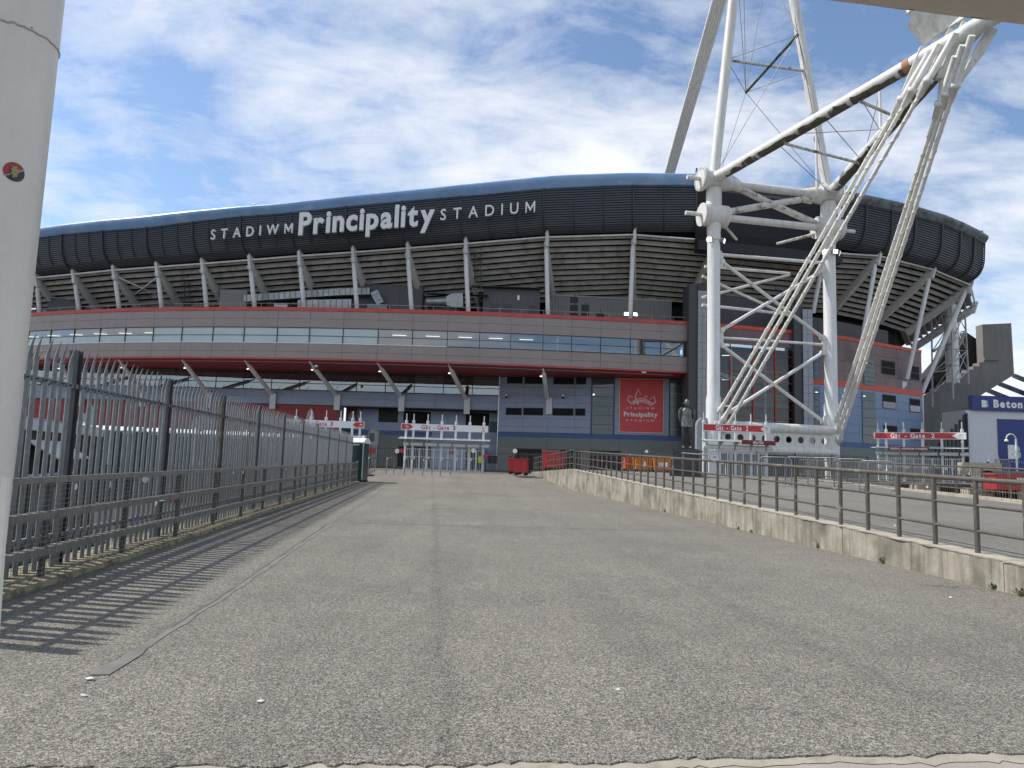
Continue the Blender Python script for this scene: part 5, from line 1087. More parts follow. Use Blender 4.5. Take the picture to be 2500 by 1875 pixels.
# tie cables: three each side, in spiral wrapped sheaths, with sockets and fin plates
def twisted(p, q, r):
    p, q = V(p), V(q); L = (q-p).length; d = (q-p).normalized(); a = d.orthogonal().normalized(); b = d.cross(a); m = MB().tube(p, q, r, 12); k = int(L/.09); pts = [p+d*(L*i/k)+(a*math.cos(i*.52)+b*math.sin(i*.52))*r for i in range(k+1)]
    m.path(pts, .030, 4); return m
CT = [((20.95,37.10,21.87), (15.21,51.35,5.63), (21.71,36.40,24.58)), ((21.14,36.40,22.00), (15.43,51.30,4.98), (22.05,35.70,24.63)), ((21.52,35.60,22.12), (15.72,51.25,4.51), (22.45,35.00,24.75)),
      ((22.29,35.90,21.03), (24.55,53.30,5.46), (22.67,35.40,23.81)), ((22.37,35.40,21.31), (24.64,53.25,4.66), (22.95,34.80,24.02)), ((22.52,34.90,21.51), (24.69,53.20,3.89), (23.44,34.30,24.17))]
for t_, b_, h_ in CT:
    t_, b_, h_ = V(t_), V(b_), V(h_); d = (b_-t_).normalized()
    cb_ = part('tie_cable', twisted(t_, b_, .115), 'cable_white', mt)
    tl_ = 2.4 if t_.x < 22.6 else 1.3
    part('top_socket', MB().path([t_-d*tl_, t_-d*.12, t_-d*.1, t_+d*.1, t_+d*.12, t_+d*.8, t_+d*.9], [.17, .17, .27, .27, .20, .17, .12], 14), 'white_paint', cb_)
    part('foot_socket', MB().path([b_-d*.6, b_-d*.1, b_+d*.0, b_+d*.35, b_+d*.4, b_+d*1.1], [.13, .17, .22, .22, .15, .14], 14), 'white_paint', cb_)
# fin plates fanning from the cable collars up to the booms
for pts_ in ([(20.95,37.00,22.36), (21.15,37.00,22.18), (21.93,36.30,24.34), (21.62,36.30,24.56)], [(21.13,36.70,21.99), (21.37,36.70,21.89), (22.43,36.00,24.66), (22.17,36.00,24.82)], [(21.55,36.10,22.15), (21.81,36.10,22.04), (22.84,35.30,24.82), (22.56,35.30,24.99)],
             [(21.98,35.60,22.30), (22.35,35.60,22.31), (23.01,35.20,23.02), (23.39,34.60,24.48), (22.85,34.60,24.96)], [(22.29,35.70,22.59), (22.22,35.80,21.41), (22.42,35.80,21.41), (23.02,35.10,23.82), (23.26,34.80,24.46)], [(22.42,35.30,21.53), (22.71,35.30,21.70), (23.52,34.50,24.15), (23.19,34.50,24.36)], [(22.69,34.90,21.66), (22.95,34.90,21.80), (23.71,34.40,22.97), (24.22,34.00,24.08), (23.74,34.00,24.24), (23.30,34.40,23.27)]):
    part('fin_plate', MB().prism([V(p) for p in pts_], V((.05, .28, 0))), 'white_paint', mt)
for a_, b_ in (((21.23,36.50,23.06), (21.43,36.40,22.90)), ((21.71,36.00,23.44), (21.95,35.90,23.25)), ((22.19,35.50,23.76), (22.42,35.40,23.57))): part('spacer', MB().bar(a_, b_, .06, .10), 'white_paint', mt)
# outrigger spreaders and stay wires
Lb = lambda t: (LX+outn*.45+Z(23.15)).lerp(AP, t); Rb = lambda t: (RX+outn*.45+Z(23.15)).lerp(AP, t)
for tL, tR in ((.34, .27), (.635, .57)): part('spreader', MB().tube(Lb(tL)-Z(.4), Rb(tR)-Z(.3), .10, 10), 'mossy_white', mt)
for t, p in ((.43, Rb(.43)), (.02, Rb(.02)+V((-1.3, 0, .3)))): part('spreader_post', MB().tube(p-Z(.2), p+Z(3.2 if t > .1 else 4.6), .10, 8), 'white_paint', mt)
def wire(a, b, r=.028): part('stay_wire', MB().tube(a, b, r, 5), 'wire_grey', mt)
# upper mast legs, rising out of the picture to a common head
HL, HR = LX+Z(23.4), RX+Z(23.4); dL = V((16.33,52.00,37.84))-HL; dR = V((21.91,54.03,39.43))-HR
TL, TR = HL+dL*2.1, HR+dR*2.1
part('mast_leg', MB().path([HL, TL], .38, 20), 'white_paint', mt); part('mast_leg', MB().path([HR, TR], .38, 20), 'white_paint', mt)
part('mast_head', MB().tube(TL, TR, .5, 16), 'white_paint', mt)
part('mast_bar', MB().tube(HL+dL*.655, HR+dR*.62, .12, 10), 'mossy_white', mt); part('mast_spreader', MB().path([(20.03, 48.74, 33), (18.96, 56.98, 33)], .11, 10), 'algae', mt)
ml = MB()
for i in range(44): p = HR.lerp(HR+dR, i/44)+ax*.42; ml.bar(p, p+ax*.14, .03, .03)
part('mast_rungs', ml, 'steel_white', mt, kind='stuff'); 
F0, F1 = V((20.03, 48.74, 33)), V((18.96, 56.98, 33)); mL, mR = HL+dL*.655, HR+dR*.62
for a, b in ((F0, mL), (F0, mR), (F1, mL), (F1, mR), (F0, HL), (F0, HR), (F1, HL+ax*.4), (F1, HR), (F0, HL+dL*1.5), (F0, HR+dR*1.5), (F1, HL+dL*1.5), (F1, HR+dR*1.5), (F1, HL+dL*1.2)): wire(a, b)
for a, b in ((Rb(.03)+Z(.4), Rb(.43)+Z(.5)), (Rb(.03)+Z(.2), Rb(.43)+Z(.2)), (Lb(.32)-Z(.4), Rb(.0)-Z(.2)), (Lb(.37), Rb(.42)+Z(.6)), (Lb(.64)-Z(.3), Rb(.43)+Z(.4)), (Lb(.5), Rb(.27)), (Lb(.64), Rb(.85)), (Rb(.43)+Z(3), Rb(.3))): wire(a, b)
# roof cables running back over the bowl to the mast head
rcb = thing('roof_cables', 'bundle of five parallel grey roof cables left of the mast', 'cables', (16, 75, 30))
for i in range(5):
    a, b = V((16.19,76.00,33.25)), V((17.05,76.00,33.28)); c, d = V((18.20,64.00,46.19)), V((19.35,64.00,46.23)); p = a.lerp(b, i/4); q = c.lerp(d, i/4)
    part('cable', MB().tube(p+(p-q)*.15, q+(q-p)*.7, .155, 10), 'roof_cable', rcb)
part('roof_deck', MB().box((-30, 74, 23.0), (34, 80, 23.3)), 'dark_grey', sb)
# floodlights clamped round the legs
for P_, lbls, angs in ((LX, ('lit floodlight on the left side of the left mast leg', 'lit floodlight on the right side of the left mast leg'), (-.9, .9)), (RX, ('lit floodlight on the left of the right mast leg', 'lit floodlight facing front on the right mast leg', 'lit floodlight on the right of the right mast leg'), (-1.0, .0, 1.0))):
    for a, lb in zip(angs, lbls): dv_ = (outn*math.cos(a*1.0)+ax*math.sin(a*1.0)); flood(P_+Z(18.3)+dv_*.62, dv_+Z(-.25), lb)

# ================================================================ TURNSTILE GATES
def gate(name, label, pL, pR, g, fr, kind, txt, extra=None, zsc=1.0, group=None):
    pL, pR = V((pL[0], pL[1], 0)), V((pR[0], pR[1], 0)); L = (pR-pL).length; xd = (pR-pL).normalized(); nd = V((xd.y, -xd.x, 0))
    if nd.y > 0: nd = -nd
    t = thing(name, label, 'gate', (pL+pR)/2+Z(g)); P_ = lambda u, z, o=0: pL+xd*u*L+nd*o+Z(g+z*zsc)
    for u in fr:
        po = part('post', MB().path([P_(u, -.05), P_(u, 3.58)], .085, 12), 'gate_white', t); part('cap', MB().path([P_(u, 3.44), P_(u, 3.64)], .105, 12), 'gate_white', po); part('spike', MB().path([P_(u, 3.6), P_(u, 4.12)], .035, 8), 'gate_white', po)
        part('canopy_arm', MB().prism([P_(u, 2.05, .08), P_(u, 2.18, .7), P_(u, 2.24, .7), P_(u, 2.42, .08)], xd*.05), 'gate_white', po); part('half_post', MB().path([P_(u+.5*(fr[2]-fr[1]), 0), P_(u+.5*(fr[2]-fr[1]), 1.62)], .05, 8), 'gate_white', po) if u < .95 else None
    m_bg, m_tx = ('sign_white', 'sign_red') if kind == 'white' else ('sign_red', 'print_white')
    sg = part('sign_board', MB().hexa([P_(-.02, 2.93, .10), P_(1.02, 2.93, .10), P_(1.02, 2.93, .04), P_(-.02, 2.93, .04)], [P_(-.02, 3.40, .10), P_(1.02, 3.40, .10), P_(1.02, 3.40, .04), P_(-.02, 3.40, .04)]), 'sign_white', t)
    B = lambda u, z, o=.104: P_(u, 2.93+.47*z, o)
    if kind != 'white': part('red_face', MB().add([B(-.01, .08), B(.99, .08), B(.99, .92), B(-.01, .92)], [(0, 1, 2, 3)]), 'sign_red', sg)
    hgt = .30*zsc
    m, w = text_mb('Gât', B(.22 if kind == 'white' else .18, .20, .108), xd, (0, 0, 1), hgt, L*.115, .022); part('lettering', m, m_tx, sg)
    m, w = text_mb('-', B(.365 if kind == 'white' else .345, .20, .108), xd, (0, 0, 1), hgt, L*.022, .022); part('lettering', m, m_tx, sg)
    m, w = text_mb('Gate', B(.41 if kind == 'white' else .41, .20, .108), xd, (0, 0, 1), hgt, L*.145 if kind == 'white' else L*.165, .022); part('lettering', m, m_tx, sg)
    m, w = text_mb(txt, B(.595 if kind == 'white' else .645, .20, .108), xd, (0, 0, 1), hgt, L*.035, .022); part('lettering', m, m_tx, sg)
    if kind == 'white':
        s = extra.get('tag', 'left'); a, b, tip = (-.012, .085, .125) if s == 'left' else (1.012, .915, .875)
        q_ = [B(a, .10, .107), B(b, .10, .107), B(tip, .5, .107), B(b, .90, .107), B(a, .90, .107)]; part('arrow_tag', MB().add(q_ if s == 'left' else q_[::-1], [(0, 1, 2, 3, 4)]), 'sign_red', sg)
        u0 = min(a, b)+.025
        part('tag_crown', MB().add([B(u0+.015, .50, .11), B(u0+.06, .50, .11), B(u0+.05, .62, .11), B(u0+.04, .56, .11), B(u0+.033, .74, .11), B(u0+.026, .56, .11)], [(0, 1, 2, 3, 4, 5)]), 'print_white', sg)
        m, w = text_mb('Principality', B(u0+.010, .24, .11), xd, (0, 0, 1), .05, L*.055, .01); part('lettering', m, 'print_white', sg)
    else:
        part('arrow_tag', MB().add([B(.87, .5, .107), B(.94, .0, .107), B(1.02, .0, .107), B(1.02, 1.0, .107), B(.94, 1.0, .107)], [(0, 1, 2, 3, 4)]), 'sign_white', sg)
        part('tag_crown', MB().add([B(.935, .55, .11), B(.985, .55, .11), B(.975, .68, .11), B(.965, .60, .11), B(.955, .80, .11), B(.945, .60, .11)], [(0, 1, 2, 3, 4, 5)]), 'sign_red', sg)
        m, w = text_mb('Principality', B(.93, .28, .11), xd, (0, 0, 1), .05, L*.06, .01); part('lettering', m, 'sign_red', sg)
    if extra and extra.get('wheel'):        # wheelchair symbol
        m = MB(); c = B(.955, .32, .107); rg = [c+xd*(.10*math.cos(R(200+i*22)))+Z(.10*math.sin(R(200+i*22))) for i in range(13)]; m.path(rg, .014, 4); m.path([c+xd*-.02+Z(.24), c+xd*-.01+Z(.08), c+xd*.07+Z(.07), c+xd*.11+Z(-.06), c+xd*.15+Z(-.05)], .018, 4); m.sphere(c+xd*-.02+Z(.30), .032, 4); m.path([c+xd*-.015+Z(.17), c+xd*.06+Z(.17)], .014, 4)
        part('wheelchair_symbol', m, 'sign_red', sg)
    cn = part('canopy', MB().hexa([P_(-.03, 2.40, -.35), P_(1.05, 2.40, -.35), P_(1.05, 2.26, .85), P_(-.03, 2.26, .85)], [P_(-.03, 2.43, -.35), P_(1.05, 2.43, -.35), P_(1.05, 2.29, .85), P_(-.03, 2.29, .85)]), 'glass_green', t)
    part('canopy_edge', MB().path([P_(-.03, 2.28, .86), P_(1.05, 2.28, .86)], .028, 6), 'gate_white', cn)
    for i in range(len(fr)-1): part('roller_tube', MB().path([P_(fr[i]-.02, 1.92, .22), P_(fr[i+1]-.045, 1.92, .22)], .135, 14), 'gate_white', t)
    part('roller_tube', MB().path([P_(fr[-1]-.02, 1.92, .22), P_(1.04, 1.92, .22)], .135, 14), 'gate_white', t)
    m = MB(); u = fr[0]+.01
    while u < fr[-1]: m.bar(P_(u, .02), P_(u, 1.66), .026, .026); u += .115/L
    for z in (.12, 1.0, 1.56): m.bar(P_(fr[0], z), P_(fr[-1], z), .035, .035)
    part('bars', m, 'gate_white', t, kind='stuff')
    for i in range(len(fr)-1):
        u = fr[i]+.12*(fr[i+1]-fr[i]); part('waist_rail', MB().path([P_(u, 1.05, .05), P_(u, 1.05, .75), P_(u, .0, .85)], .022, 6), 'gate_white', t); part('lock_box', MB().box(tuple(P_(u, .82)-V((.09, .12, 0))), tuple(P_(u, .82)+V((.09, .12, .22)))), 'gate_white', t)
    return t, P_, xd, nd, L
xg = [((-7.62,52.00,3.77)[0]), ((-7.09,52.00,3.79)[0]), ((-6.05,52.00,3.82)[0]), ((-5.01,52.00,3.86)[0]), ((-3.98,52.00,3.89)[0]), ((-2.96,52.00,3.93)[0]), ((-1.94,52.00,3.96)[0])]
g3l, g3r = (-7.87,52.00,3.64), (-1.75,52.00,3.61)
gate('turnstile_gate', 'white turnstile gate under a Gate 3 sign with wheelchair symbol, right of the portable toilet', g3l, g3r, .44, [(x-g3l[0])/(g3r[0]-g3l[0]) for x in xg], 'white', '3', {'tag': 'left', 'wheel': True})
g3b, g3a = (-10.38,50.00,3.55), (-16.04,50.00,3.56)
gate('turnstile_gate', 'white turnstile gate under a Gate 3 sign partly hidden behind the palisade fence', g3a, g3b, .36, [.03, .165, .355, .54, .72, .87, .965][1:], 'white', '3', {'tag': 'right'})
g2a, g2b = (12.51,46.00,3.87), (16.71,46.00,3.79)
t_, P_, xd, nd, L = gate('turnstile_gate', 'white turnstile gate under a red Gate 2 sign behind the statue, marked SEATED', g2a, g2b, .78, [0.0, .25, .49, .73, .965], 'red', '2', {})
ab = part('admission_board', MB().hexa([P_(.52, 2.12, .90), P_(1.03, 2.10, .90), P_(1.03, 2.10, .86), P_(.52, 2.12, .86)], [P_(.52, 2.40, .90), P_(1.03, 2.38, .90), P_(1.03, 2.38, .86), P_(.52, 2.40, .86)]), 'sign_maroon', t_); m, w = text_mb('SEATED', P_(.69, 2.17, .905), xd, (0, 0, 1), .16, .66, .02); part('lettering', m, 'print_white', ab)
g4a, g4b = (26.65,51.80,3.94), (30.90,48.30,3.97)
t_, P_, xd, nd, L = gate('turnstile_gate', 'white turnstile gate under a red Gate 2 sign at the right, marked general admission standing', g4a, g4b, .90, [.025, .125, .33, .54, .755, .975], 'red', '2', {})
ab = part('admission_board', MB().hexa([P_(.18, 2.10, .90), P_(.64, 2.10, .90), P_(.64, 2.10, .86), P_(.18, 2.10, .86)], [P_(.18, 2.36, .90), P_(.64, 2.36, .90), P_(.64, 2.36, .86), P_(.18, 2.36, .86)]), 'sign_maroon', t_); m, w = text_mb('GENERAL ADMISSION STANDING', P_(.20, 2.17, .905), xd, (0, 0, 1), .12, L*.42, .02); part('lettering', m, 'print_white', ab)

# dark perimeter fences between the gates
def barfence(label, a, b, h, g=.44):
    a, b = V(a), V(b); L = (b-a).length; t = thing('bar_fence', label, 'fence', (a+b)/2); d = (b-a).normalized(); m = MB(); s = 0
    while s < L: m.bar(a+d*s, a+d*s+Z(h), .028, .028); s += .125
    part('bars', m, 'dark_grey', t, kind='stuff')
    for z in (.15, h-.2): part('rail', MB().bar(a+Z(z), b+Z(z), .04, .05), 'dark_grey', t)
    k = max(1, int(L/2.8))
    for i in range(k+1): part('post', MB().bar(a.lerp(b, i/k), a.lerp(b, i/k)+Z(h), .08, .08), 'dark_grey', t)
barfence('dark steel bar fence between the portable toilet and the Gate 3 turnstiles', (-10.2, 52.3, .42), (-7.7, 52.3, .42), 1.75)
barfence('dark steel bar fence behind the red bin, right of the Gate 3 turnstiles', (-1.75, 52.4, .42), (3.6, 53.4, .42), 1.65)
barfence('dark steel bar fence behind the orange bins and statue', (3.6, 53.4, .6), (12.2, 48.6, .75), 1.55)
barfence('dark steel bar fence under the holed base beam of the mast', (16.7, 48.2, .85), (25.5, 50.8, .85), 1.7)

# ================================================================ STATUE
SP = V((8.36,33.70,2.20)); SZ = SP.z; pz = 0.93
pl = thing('statue_plinth', 'dark polished granite plinth under the bronze statue', 'plinth', (SP.x, SP.y, pz))
pa = R(32)          # plinth turned so that two faces show
ca, sa = math.cos(pa), math.sin(pa)
def rotp(x, y, z): return V((SP.x+.05+x*ca-y*sa, SP.y+x*sa+y*ca, z))
def rbox(m, hw, hd, z0, z1, t=1.0): return m.hexa([rotp(-hw, -hd, z0), rotp(hw, -hd, z0), rotp(hw, hd, z0), rotp(-hw, hd, z0)], [rotp(-hw*t, -hd*t, z1), rotp(hw*t, -hd*t, z1), rotp(hw*t, hd*t, z1), rotp(-hw*t, hd*t, z1)])
pa = R(-22); ca, sa = math.cos(pa), math.sin(pa)
part('block', rbox(MB(), .58, .58, pz-.05, SZ-.14), 'granite', pl); part('step', rbox(MB(), .72, .72, pz-.05, pz+.12), 'granite', pl)
part('cap', rbox(MB(), .63, .63, SZ-.14, SZ-.06), 'granite', pl); part('bronze_base', rbox(MB(), .44, .36, SZ-.06, SZ), 'bronze_dark', pl)
part('plaque', MB().hexa([rotp(-.585, -.46, pz+.2), rotp(-.575, -.46, pz+.2), rotp(-.575, .46, pz+.2), rotp(-.585, .46, pz+.2)], [rotp(-.585, -.46, SZ-.2), rotp(-.575, -.46, SZ-.2), rotp(-.575, .46, SZ-.2), rotp(-.585, .46, SZ-.2)]), 'granite_side', pl)
part('plaque', MB().hexa([rotp(-.5, -.59, pz+.2), rotp(.5, -.59, pz+.2), rotp(.5, -.58, pz+.2), rotp(-.5, -.58, pz+.2)], [rotp(-.5, -.59, SZ-.22), rotp(.5, -.59, SZ-.22), rotp(.5, -.58, SZ-.22), rotp(-.5, -.58, SZ-.22)]), 'granite', pl)
m = MB()
for k, (z, hw) in enumerate(((.66, .28), (.58, .20), (.50, .24), (.42, .16))): m.add([rotp(-hw, -.595, pz+z), rotp(hw, -.595, pz+z), rotp(hw, -.595, pz+z+.035), rotp(-hw, -.595, pz+z+.035)], [(0, 1, 2, 3)])
part('crest', MB().path([rotp(-.592, -.16, SZ-.30), rotp(-.592, .16, SZ-.30), rotp(-.592, .14, SZ-.62), rotp(-.592, 0, SZ-.72), rotp(-.592, -.14, SZ-.62)], .012, 5, closed=True).path([rotp(-.592, -.1, SZ-.42), rotp(-.592, .1, SZ-.42)], .012, 5).path([rotp(-.592, -.1, SZ-.52), rotp(-.592, .1, SZ-.52)], .012, 5), 'granite_side', pl)
# bronze man in a suit, hands clasped behind his back; 2.36 m tall
st = thing('statue', 'bronze statue of a man in a suit, hands behind his back, on the dark plinth', 'statue', (SP.x, SP.y, SZ))
def skin(name, verts, edges, radii, root=0, sub=2):
    me = bpy.data.meshes.new(name); me.from_pydata(verts, edges, []); ob = bpy.data.objects.new(name, me); COL.objects.link(ob)
    md = ob.modifiers.new('s', 'SKIN'); md.use_smooth_shade = True
    sv = me.skin_vertices[0].data
    for i, r in enumerate(radii): sv[i].radius = r if isinstance(r, tuple) else (r, r); sv[i].use_root = i == root
    ob.modifiers.new('d', 'SUBSURF').levels = sub; ob.modifiers['d'].render_levels = sub
    dg = bpy.context.evaluated_depsgraph_get(); m2 = bpy.data.meshes.new_from_object(ob.evaluated_get(dg)); bpy.data.objects.remove(ob); return m2
K = 2.36/1.80        # scale from a 1.80 m man; local frame: x right (viewer), y back, z up
fa = R(-10)
def bp(x, y, z): return (K*(x*math.cos(fa)-y*math.sin(fa)), K*(x*math.sin(fa)+y*math.cos(fa)), K*z)
BV = [bp(*p) for p in [(0, 0, .93), (-.10, 0, .88), (-.105, -.005, .48), (-.115, .02, .09), (-.125, -.13, .045), (.10, 0, .88), (.105, -.005, .48), (.115, .02, .09), (.14, -.13, .045), (0, .01, 1.12), (0, .005, 1.32), (0, .01, 1.47), (0, -.015, 1.53),
     (-.19, .01, 1.44), (-.235, .07, 1.16), (-.12, .17, .97), (-.02, .18, .93), (.19, .01, 1.44), (.235, .07, 1.16), (.12, .17, .99), (.03, .19, .95)]]
BE = [(0, 1), (1, 2), (2, 3), (3, 4), (0, 5), (5, 6), (6, 7), (7, 8), (0, 9), (9, 10), (10, 11), (11, 12), (10, 13), (13, 14), (14, 15), (15, 16), (10, 17), (17, 18), (18, 19), (19, 20)]
BR = [(.15, .11), .095, .075, .05, .042, .095, .075, .05, .042, (.16, .115), (.17, .12), .062, .058, .08, .062, .048, .042, .08, .062, .048, .042]
part('body', skin('body', BV, BE, [tuple(K*q for q in r) if isinstance(r, tuple) else K*r for r in BR]), 'bronze_dark', st)
# jacket: lofted open-fronted shell
rows = []
for z, a, b, cy in [(.80, .208, .160, .01), (.88, .204, .158, .01), (.98, .190, .146, .01), (1.10, .178, .138, .01), (1.22, .186, .140, .01), (1.34, .200, .140, .01), (1.42, .192, .122, .015), (1.475, .13, .095, .02), (1.50, .085, .08, .02)]:
    r_ = []
    for j in range(33):
        th = R(-90)+2*math.pi*j/32; w = 1+.03*math.sin(5*th+z*9)*(1 if z < 1.3 else .3); r_.append(V(bp(a*w*math.cos(th), cy+b*w*math.sin(th), z+(.012*math.cos(th*2) if z < .85 else 0)))+V(st.location))
    rows.append(r_)
jk = part('jacket', MB().grid(rows, True), 'bronze', st)
for s in (-1, 1):
    AR = [V(bp(s*.20, .01, 1.43))+V(st.location), V(bp(s*.238, .05, 1.28))+V(st.location), V(bp(s*.236, .085, 1.14))+V(st.location), V(bp(s*.19, .14, 1.02))+V(st.location), V(bp(s*.10, .18, .97))+V(st.location)]
    part('sleeve', MB().path(AR, [K*.080, K*.070, K*.064, K*.058, K*.052], 12), 'bronze', jk)
    part('lapel', MB().add([V(bp(s*.03, -.108, 1.49))+V(st.location), V(bp(s*.10, -.128, 1.36))+V(st.location), V(bp(s*.012, -.148, 1.16))+V(st.location), V(bp(s*.02, -.135, 1.34))+V(st.location)], [(0, 1, 2, 3) if s > 0 else (3, 2, 1, 0)]), 'bronze', jk)
    part('pocket_flap', MB().add([V(bp(s*.09, -.150, .99))+V(st.location), V(bp(s*.17, -.110, .985))+V(st.location), V(bp(s*.17, -.118, .955))+V(st.location), V(bp(s*.09, -.158, .96))+V(st.location)], [(0, 1, 2, 3)]), 'bronze_dark', jk)
    part('shoe', MB().sphere(V(bp(s*.125, -.085, .045))+V(st.location), K*.062, 6, (.85, 2.0, .75)), 'bronze', st)
part('shirt', MB().prism([V(bp(-.028, -.125, 1.50))+V(st.location), V(bp(.028, -.125, 1.50))+V(st.location), V(bp(.006, -.148, 1.20))+V(st.location), V(bp(-.006, -.148, 1.20))+V(st.location)], V(bp(0, .02, 0))), 'bronze_dark', st)
part('tie', MB().add([V(bp(-.014, -.142, 1.485))+V(st.location), V(bp(.014, -.142, 1.485))+V(st.location), V(bp(.022, -.158, 1.25))+V(st.location), V(bp(0, -.158, 1.21))+V(st.location), V(bp(-.022, -.158, 1.25))+V(st.location)], [(0, 1, 2, 3, 4)]), 'bronze', st)
# head: sculpted ellipsoid with brow, nose, ears, chin
rows = []; hc = V((0, -.03, 1.665))
for i in range(17):
    ph = math.pi*i/16; r_ = []
    for j in range(25):
        th = 2*math.pi*j/24-math.pi/2; x, y, z = math.cos(th)*math.sin(ph), math.sin(th)*math.sin(ph), -math.cos(ph)
        rx, ry, rz = .088, .108, .140
        fr_ = max(0, -y)**3*math.exp(-(x/.30)**2)
        if z < -.3: rx *= 1+.32*(z+.3); ry *= 1+.15*(z+.3)
        e = 0
        e += .022*fr_*math.exp(-((z+.08)/.16)**2)*math.exp(-(x/.16)**2)          # nose
        e += .006*max(0, -y)**2*math.exp(-((z-.18)/.09)**2)                        # brow
        e -= .008*max(0, -y)**2*math.exp(-((z-.04)/.09)**2)*(1-math.exp(-(x/.15)**2))   # eye sockets
        e += .008*fr_*math.exp(-((z+.78)/.14)**2)                                  # chin
        e -= .004*fr_*math.exp(-((z+.46)/.05)**2)                                  # mouth
        r_.append(V(bp(hc.x+x*(rx+e*.5), hc.y+y*(ry+e), hc.z+z*rz))+V(st.location))
    rows.append(r_)
hd = part('head', MB().grid(rows, True), 'bronze', st)
for s in (-1, 1): part('ear', MB().sphere(V(bp(s*.090, -.02, 1.655))+V(st.location), K*.026, 5, (.45, .8, 1.3)), 'bronze', hd)
hr_ = MB(); rows = []
for i in range(7):
    ph = R(8+i*13)
    rows.append([V(bp(hc.x+math.cos(t_)*math.sin(ph)*.091, hc.y+.012+math.sin(t_)*math.sin(ph)*.109*(1 if math.sin(t_) > -.3 else .80), hc.z+math.cos(ph)*.143))+V(st.location) for t_ in [2*math.pi*j/24 for j in range(25)]])
part('hair', hr_.grid(rows[::-1], True), 'bronze_dark', hd)
for s in (-1, 1):
    for k in range(4): part('finger', MB().path([V(bp(s*.03, .20, .955-.022*k))+V(st.location), V(bp(-s*.03, .225, .95-.022*k))+V(st.location), V(bp(-s*.055, .205, .945-.022*k))+V(st.location)], K*.010, 6), 'bronze', st)
    part('thumb', MB().path([V(bp(s*.04, .19, .975))+V(st.location), V(bp(s*.005, .215, .99))+V(st.location)], K*.011, 6), 'bronze', st)
# low tubular guard rail in front of the plinth
gl = thing('guard_rail', 'short steel guard rail standing in front of the statue plinth', 'railing', (8.21,31.50,0.91))
a, b = V((7.67,31.80,1.96)), V((8.67,31.20,1.90)); part('rail', MB().tube(a, b, .035, 8), 'galv', gl)
for p in (V((7.74,31.80,1.96)), V((8.63,31.20,1.90))): part('post', MB().tube(p, V((p.x, p.y, .85)), .03, 8), 'galv', gl)

# ================================================================ BINS
def wheeled_bin(label, p, rz, w=1.25, d=.98, h=1.17, m='bin_red', group=None, tag_=None, name='wheeled_bin'):
    p = V(p); t = thing(name, label, 'bin', p, group); c, s = math.cos(rz), math.sin(rz)
    def q(x, y, z): return p+V((x*c-y*s, x*s+y*c, z))
    b = part('body', MB().hexa([q(-w*.455, -d*.43, .20), q(w*.455, -d*.43, .20), q(w*.455, d*.43, .20), q(-w*.455, d*.43, .20)], [q(-w*.5, -d*.5, h), q(w*.5, -d*.5, h), q(w*.5, d*.5, h), q(-w*.5, d*.5, h)]), m, t)
    part('rim', MB().hexa([q(-w*.53, -d*.53, h), q(w*.53, -d*.53, h), q(w*.53, d*.53, h), q(-w*.53, d*.53, h)], [q(-w*.53, -d*.53, h+.05), q(w*.53, -d*.53, h+.05), q(w*.53, d*.53, h+.05), q(-w*.53, d*.53, h+.05)]), m, b)
    for x in (-.25, 0, .25): part('rib', MB().hexa([q(x*w-.03, -d*.45, .25), q(x*w+.03, -d*.45, .25), q(x*w+.03, -d*.43, .25), q(x*w-.03, -d*.43, .25)], [q(x*w-.03, -d*.515, h), q(x*w+.03, -d*.515, h), q(x*w+.03, -d*.5, h), q(x*w-.03, -d*.5, h)]), m, b)
    L = MB()
    L.grid([[q(-w*.52, y*d, h+.06+z) for y, z in ((-.54, 0), (-.3, .09), (0, .12), (.3, .09), (.54, .02))], [q(w*.52, y*d, h+.06+z) for y, z in ((-.54, 0), (-.3, .09), (0, .12), (.3, .09), (.54, .02))]], True)
    part('lid', L, 'bin_lid', t)
    for s_ in (-1, 1): part('pin', MB().tube(q(s_*w*.5, 0, h-.10), q(s_*w*.58, 0, h-.10), .03, 8), 'galv_dark', t)
    for x in (-.36, .36):
        for y in (-.34, .34): wh = part('wheel', MB().disc(q(x*w, y*d, .10), q(1, 0, 0)-p, .10, .05, 12), 'rubber', t); part('fork', MB().bar(q(x*w, y*d, .12), q(x*w, y*d, .22), .07, .06), 'galv_dark', wh)
    if tag_:
        for (x0, x1, z0, z1, mm) in tag_: part('sticker', MB().add([q(x0*w, -d*.475-.035, z0), q(x1*w, -d*.475-.035, z0), q(x1*w, -d*.50-.025, z1), q(x0*w, -d*.50-.025, z1)], [(0, 1, 2, 3)]), mm, b)
    return t
wheeled_bin('red wheeled bin standing front most at the end of the concrete wall', (0.76,45.20,0.47), R(80), .90, .88, 1.0)
wheeled_bin('red wheeled bin half hidden behind the front most red bin', V((0.41,46.40,0.51)), R(80), .90, .88, 1.0)
wheeled_bin('large red wheeled bin on the raised pavement behind the railing corner', (2.81,45.00,0.82), R(-30), 1.15, 1.0, 1.15)
wheeled_bin('orange wheeled bin beside the plinth with a blue and white label', (8.99,42.50,0.91), R(3), 1.0, .9, .84, 'bin_orange', tag_=[(-.25, .0, .42, .66, 'print_grey'), (0, .3, .42, .66, 'print_white'), (-.25, -.05, .48, .66, 'navy')])
wheeled_bin('orange wheeled bin with a white arrow label, middle of three', (7.97,42.80,0.92), R(3), 1.0, .9, .84, 'bin_orange', tag_=[(-.05, .1, .35, .55, 'print_white'), (-.02, .08, .55, .66, 'print_white')])
wheeled_bin('vermilion wheeled bin, leftmost of the three bins left of the statue', (7.50,44.40,0.93), R(3), .8, .9, .84, 'bin_vermilion')
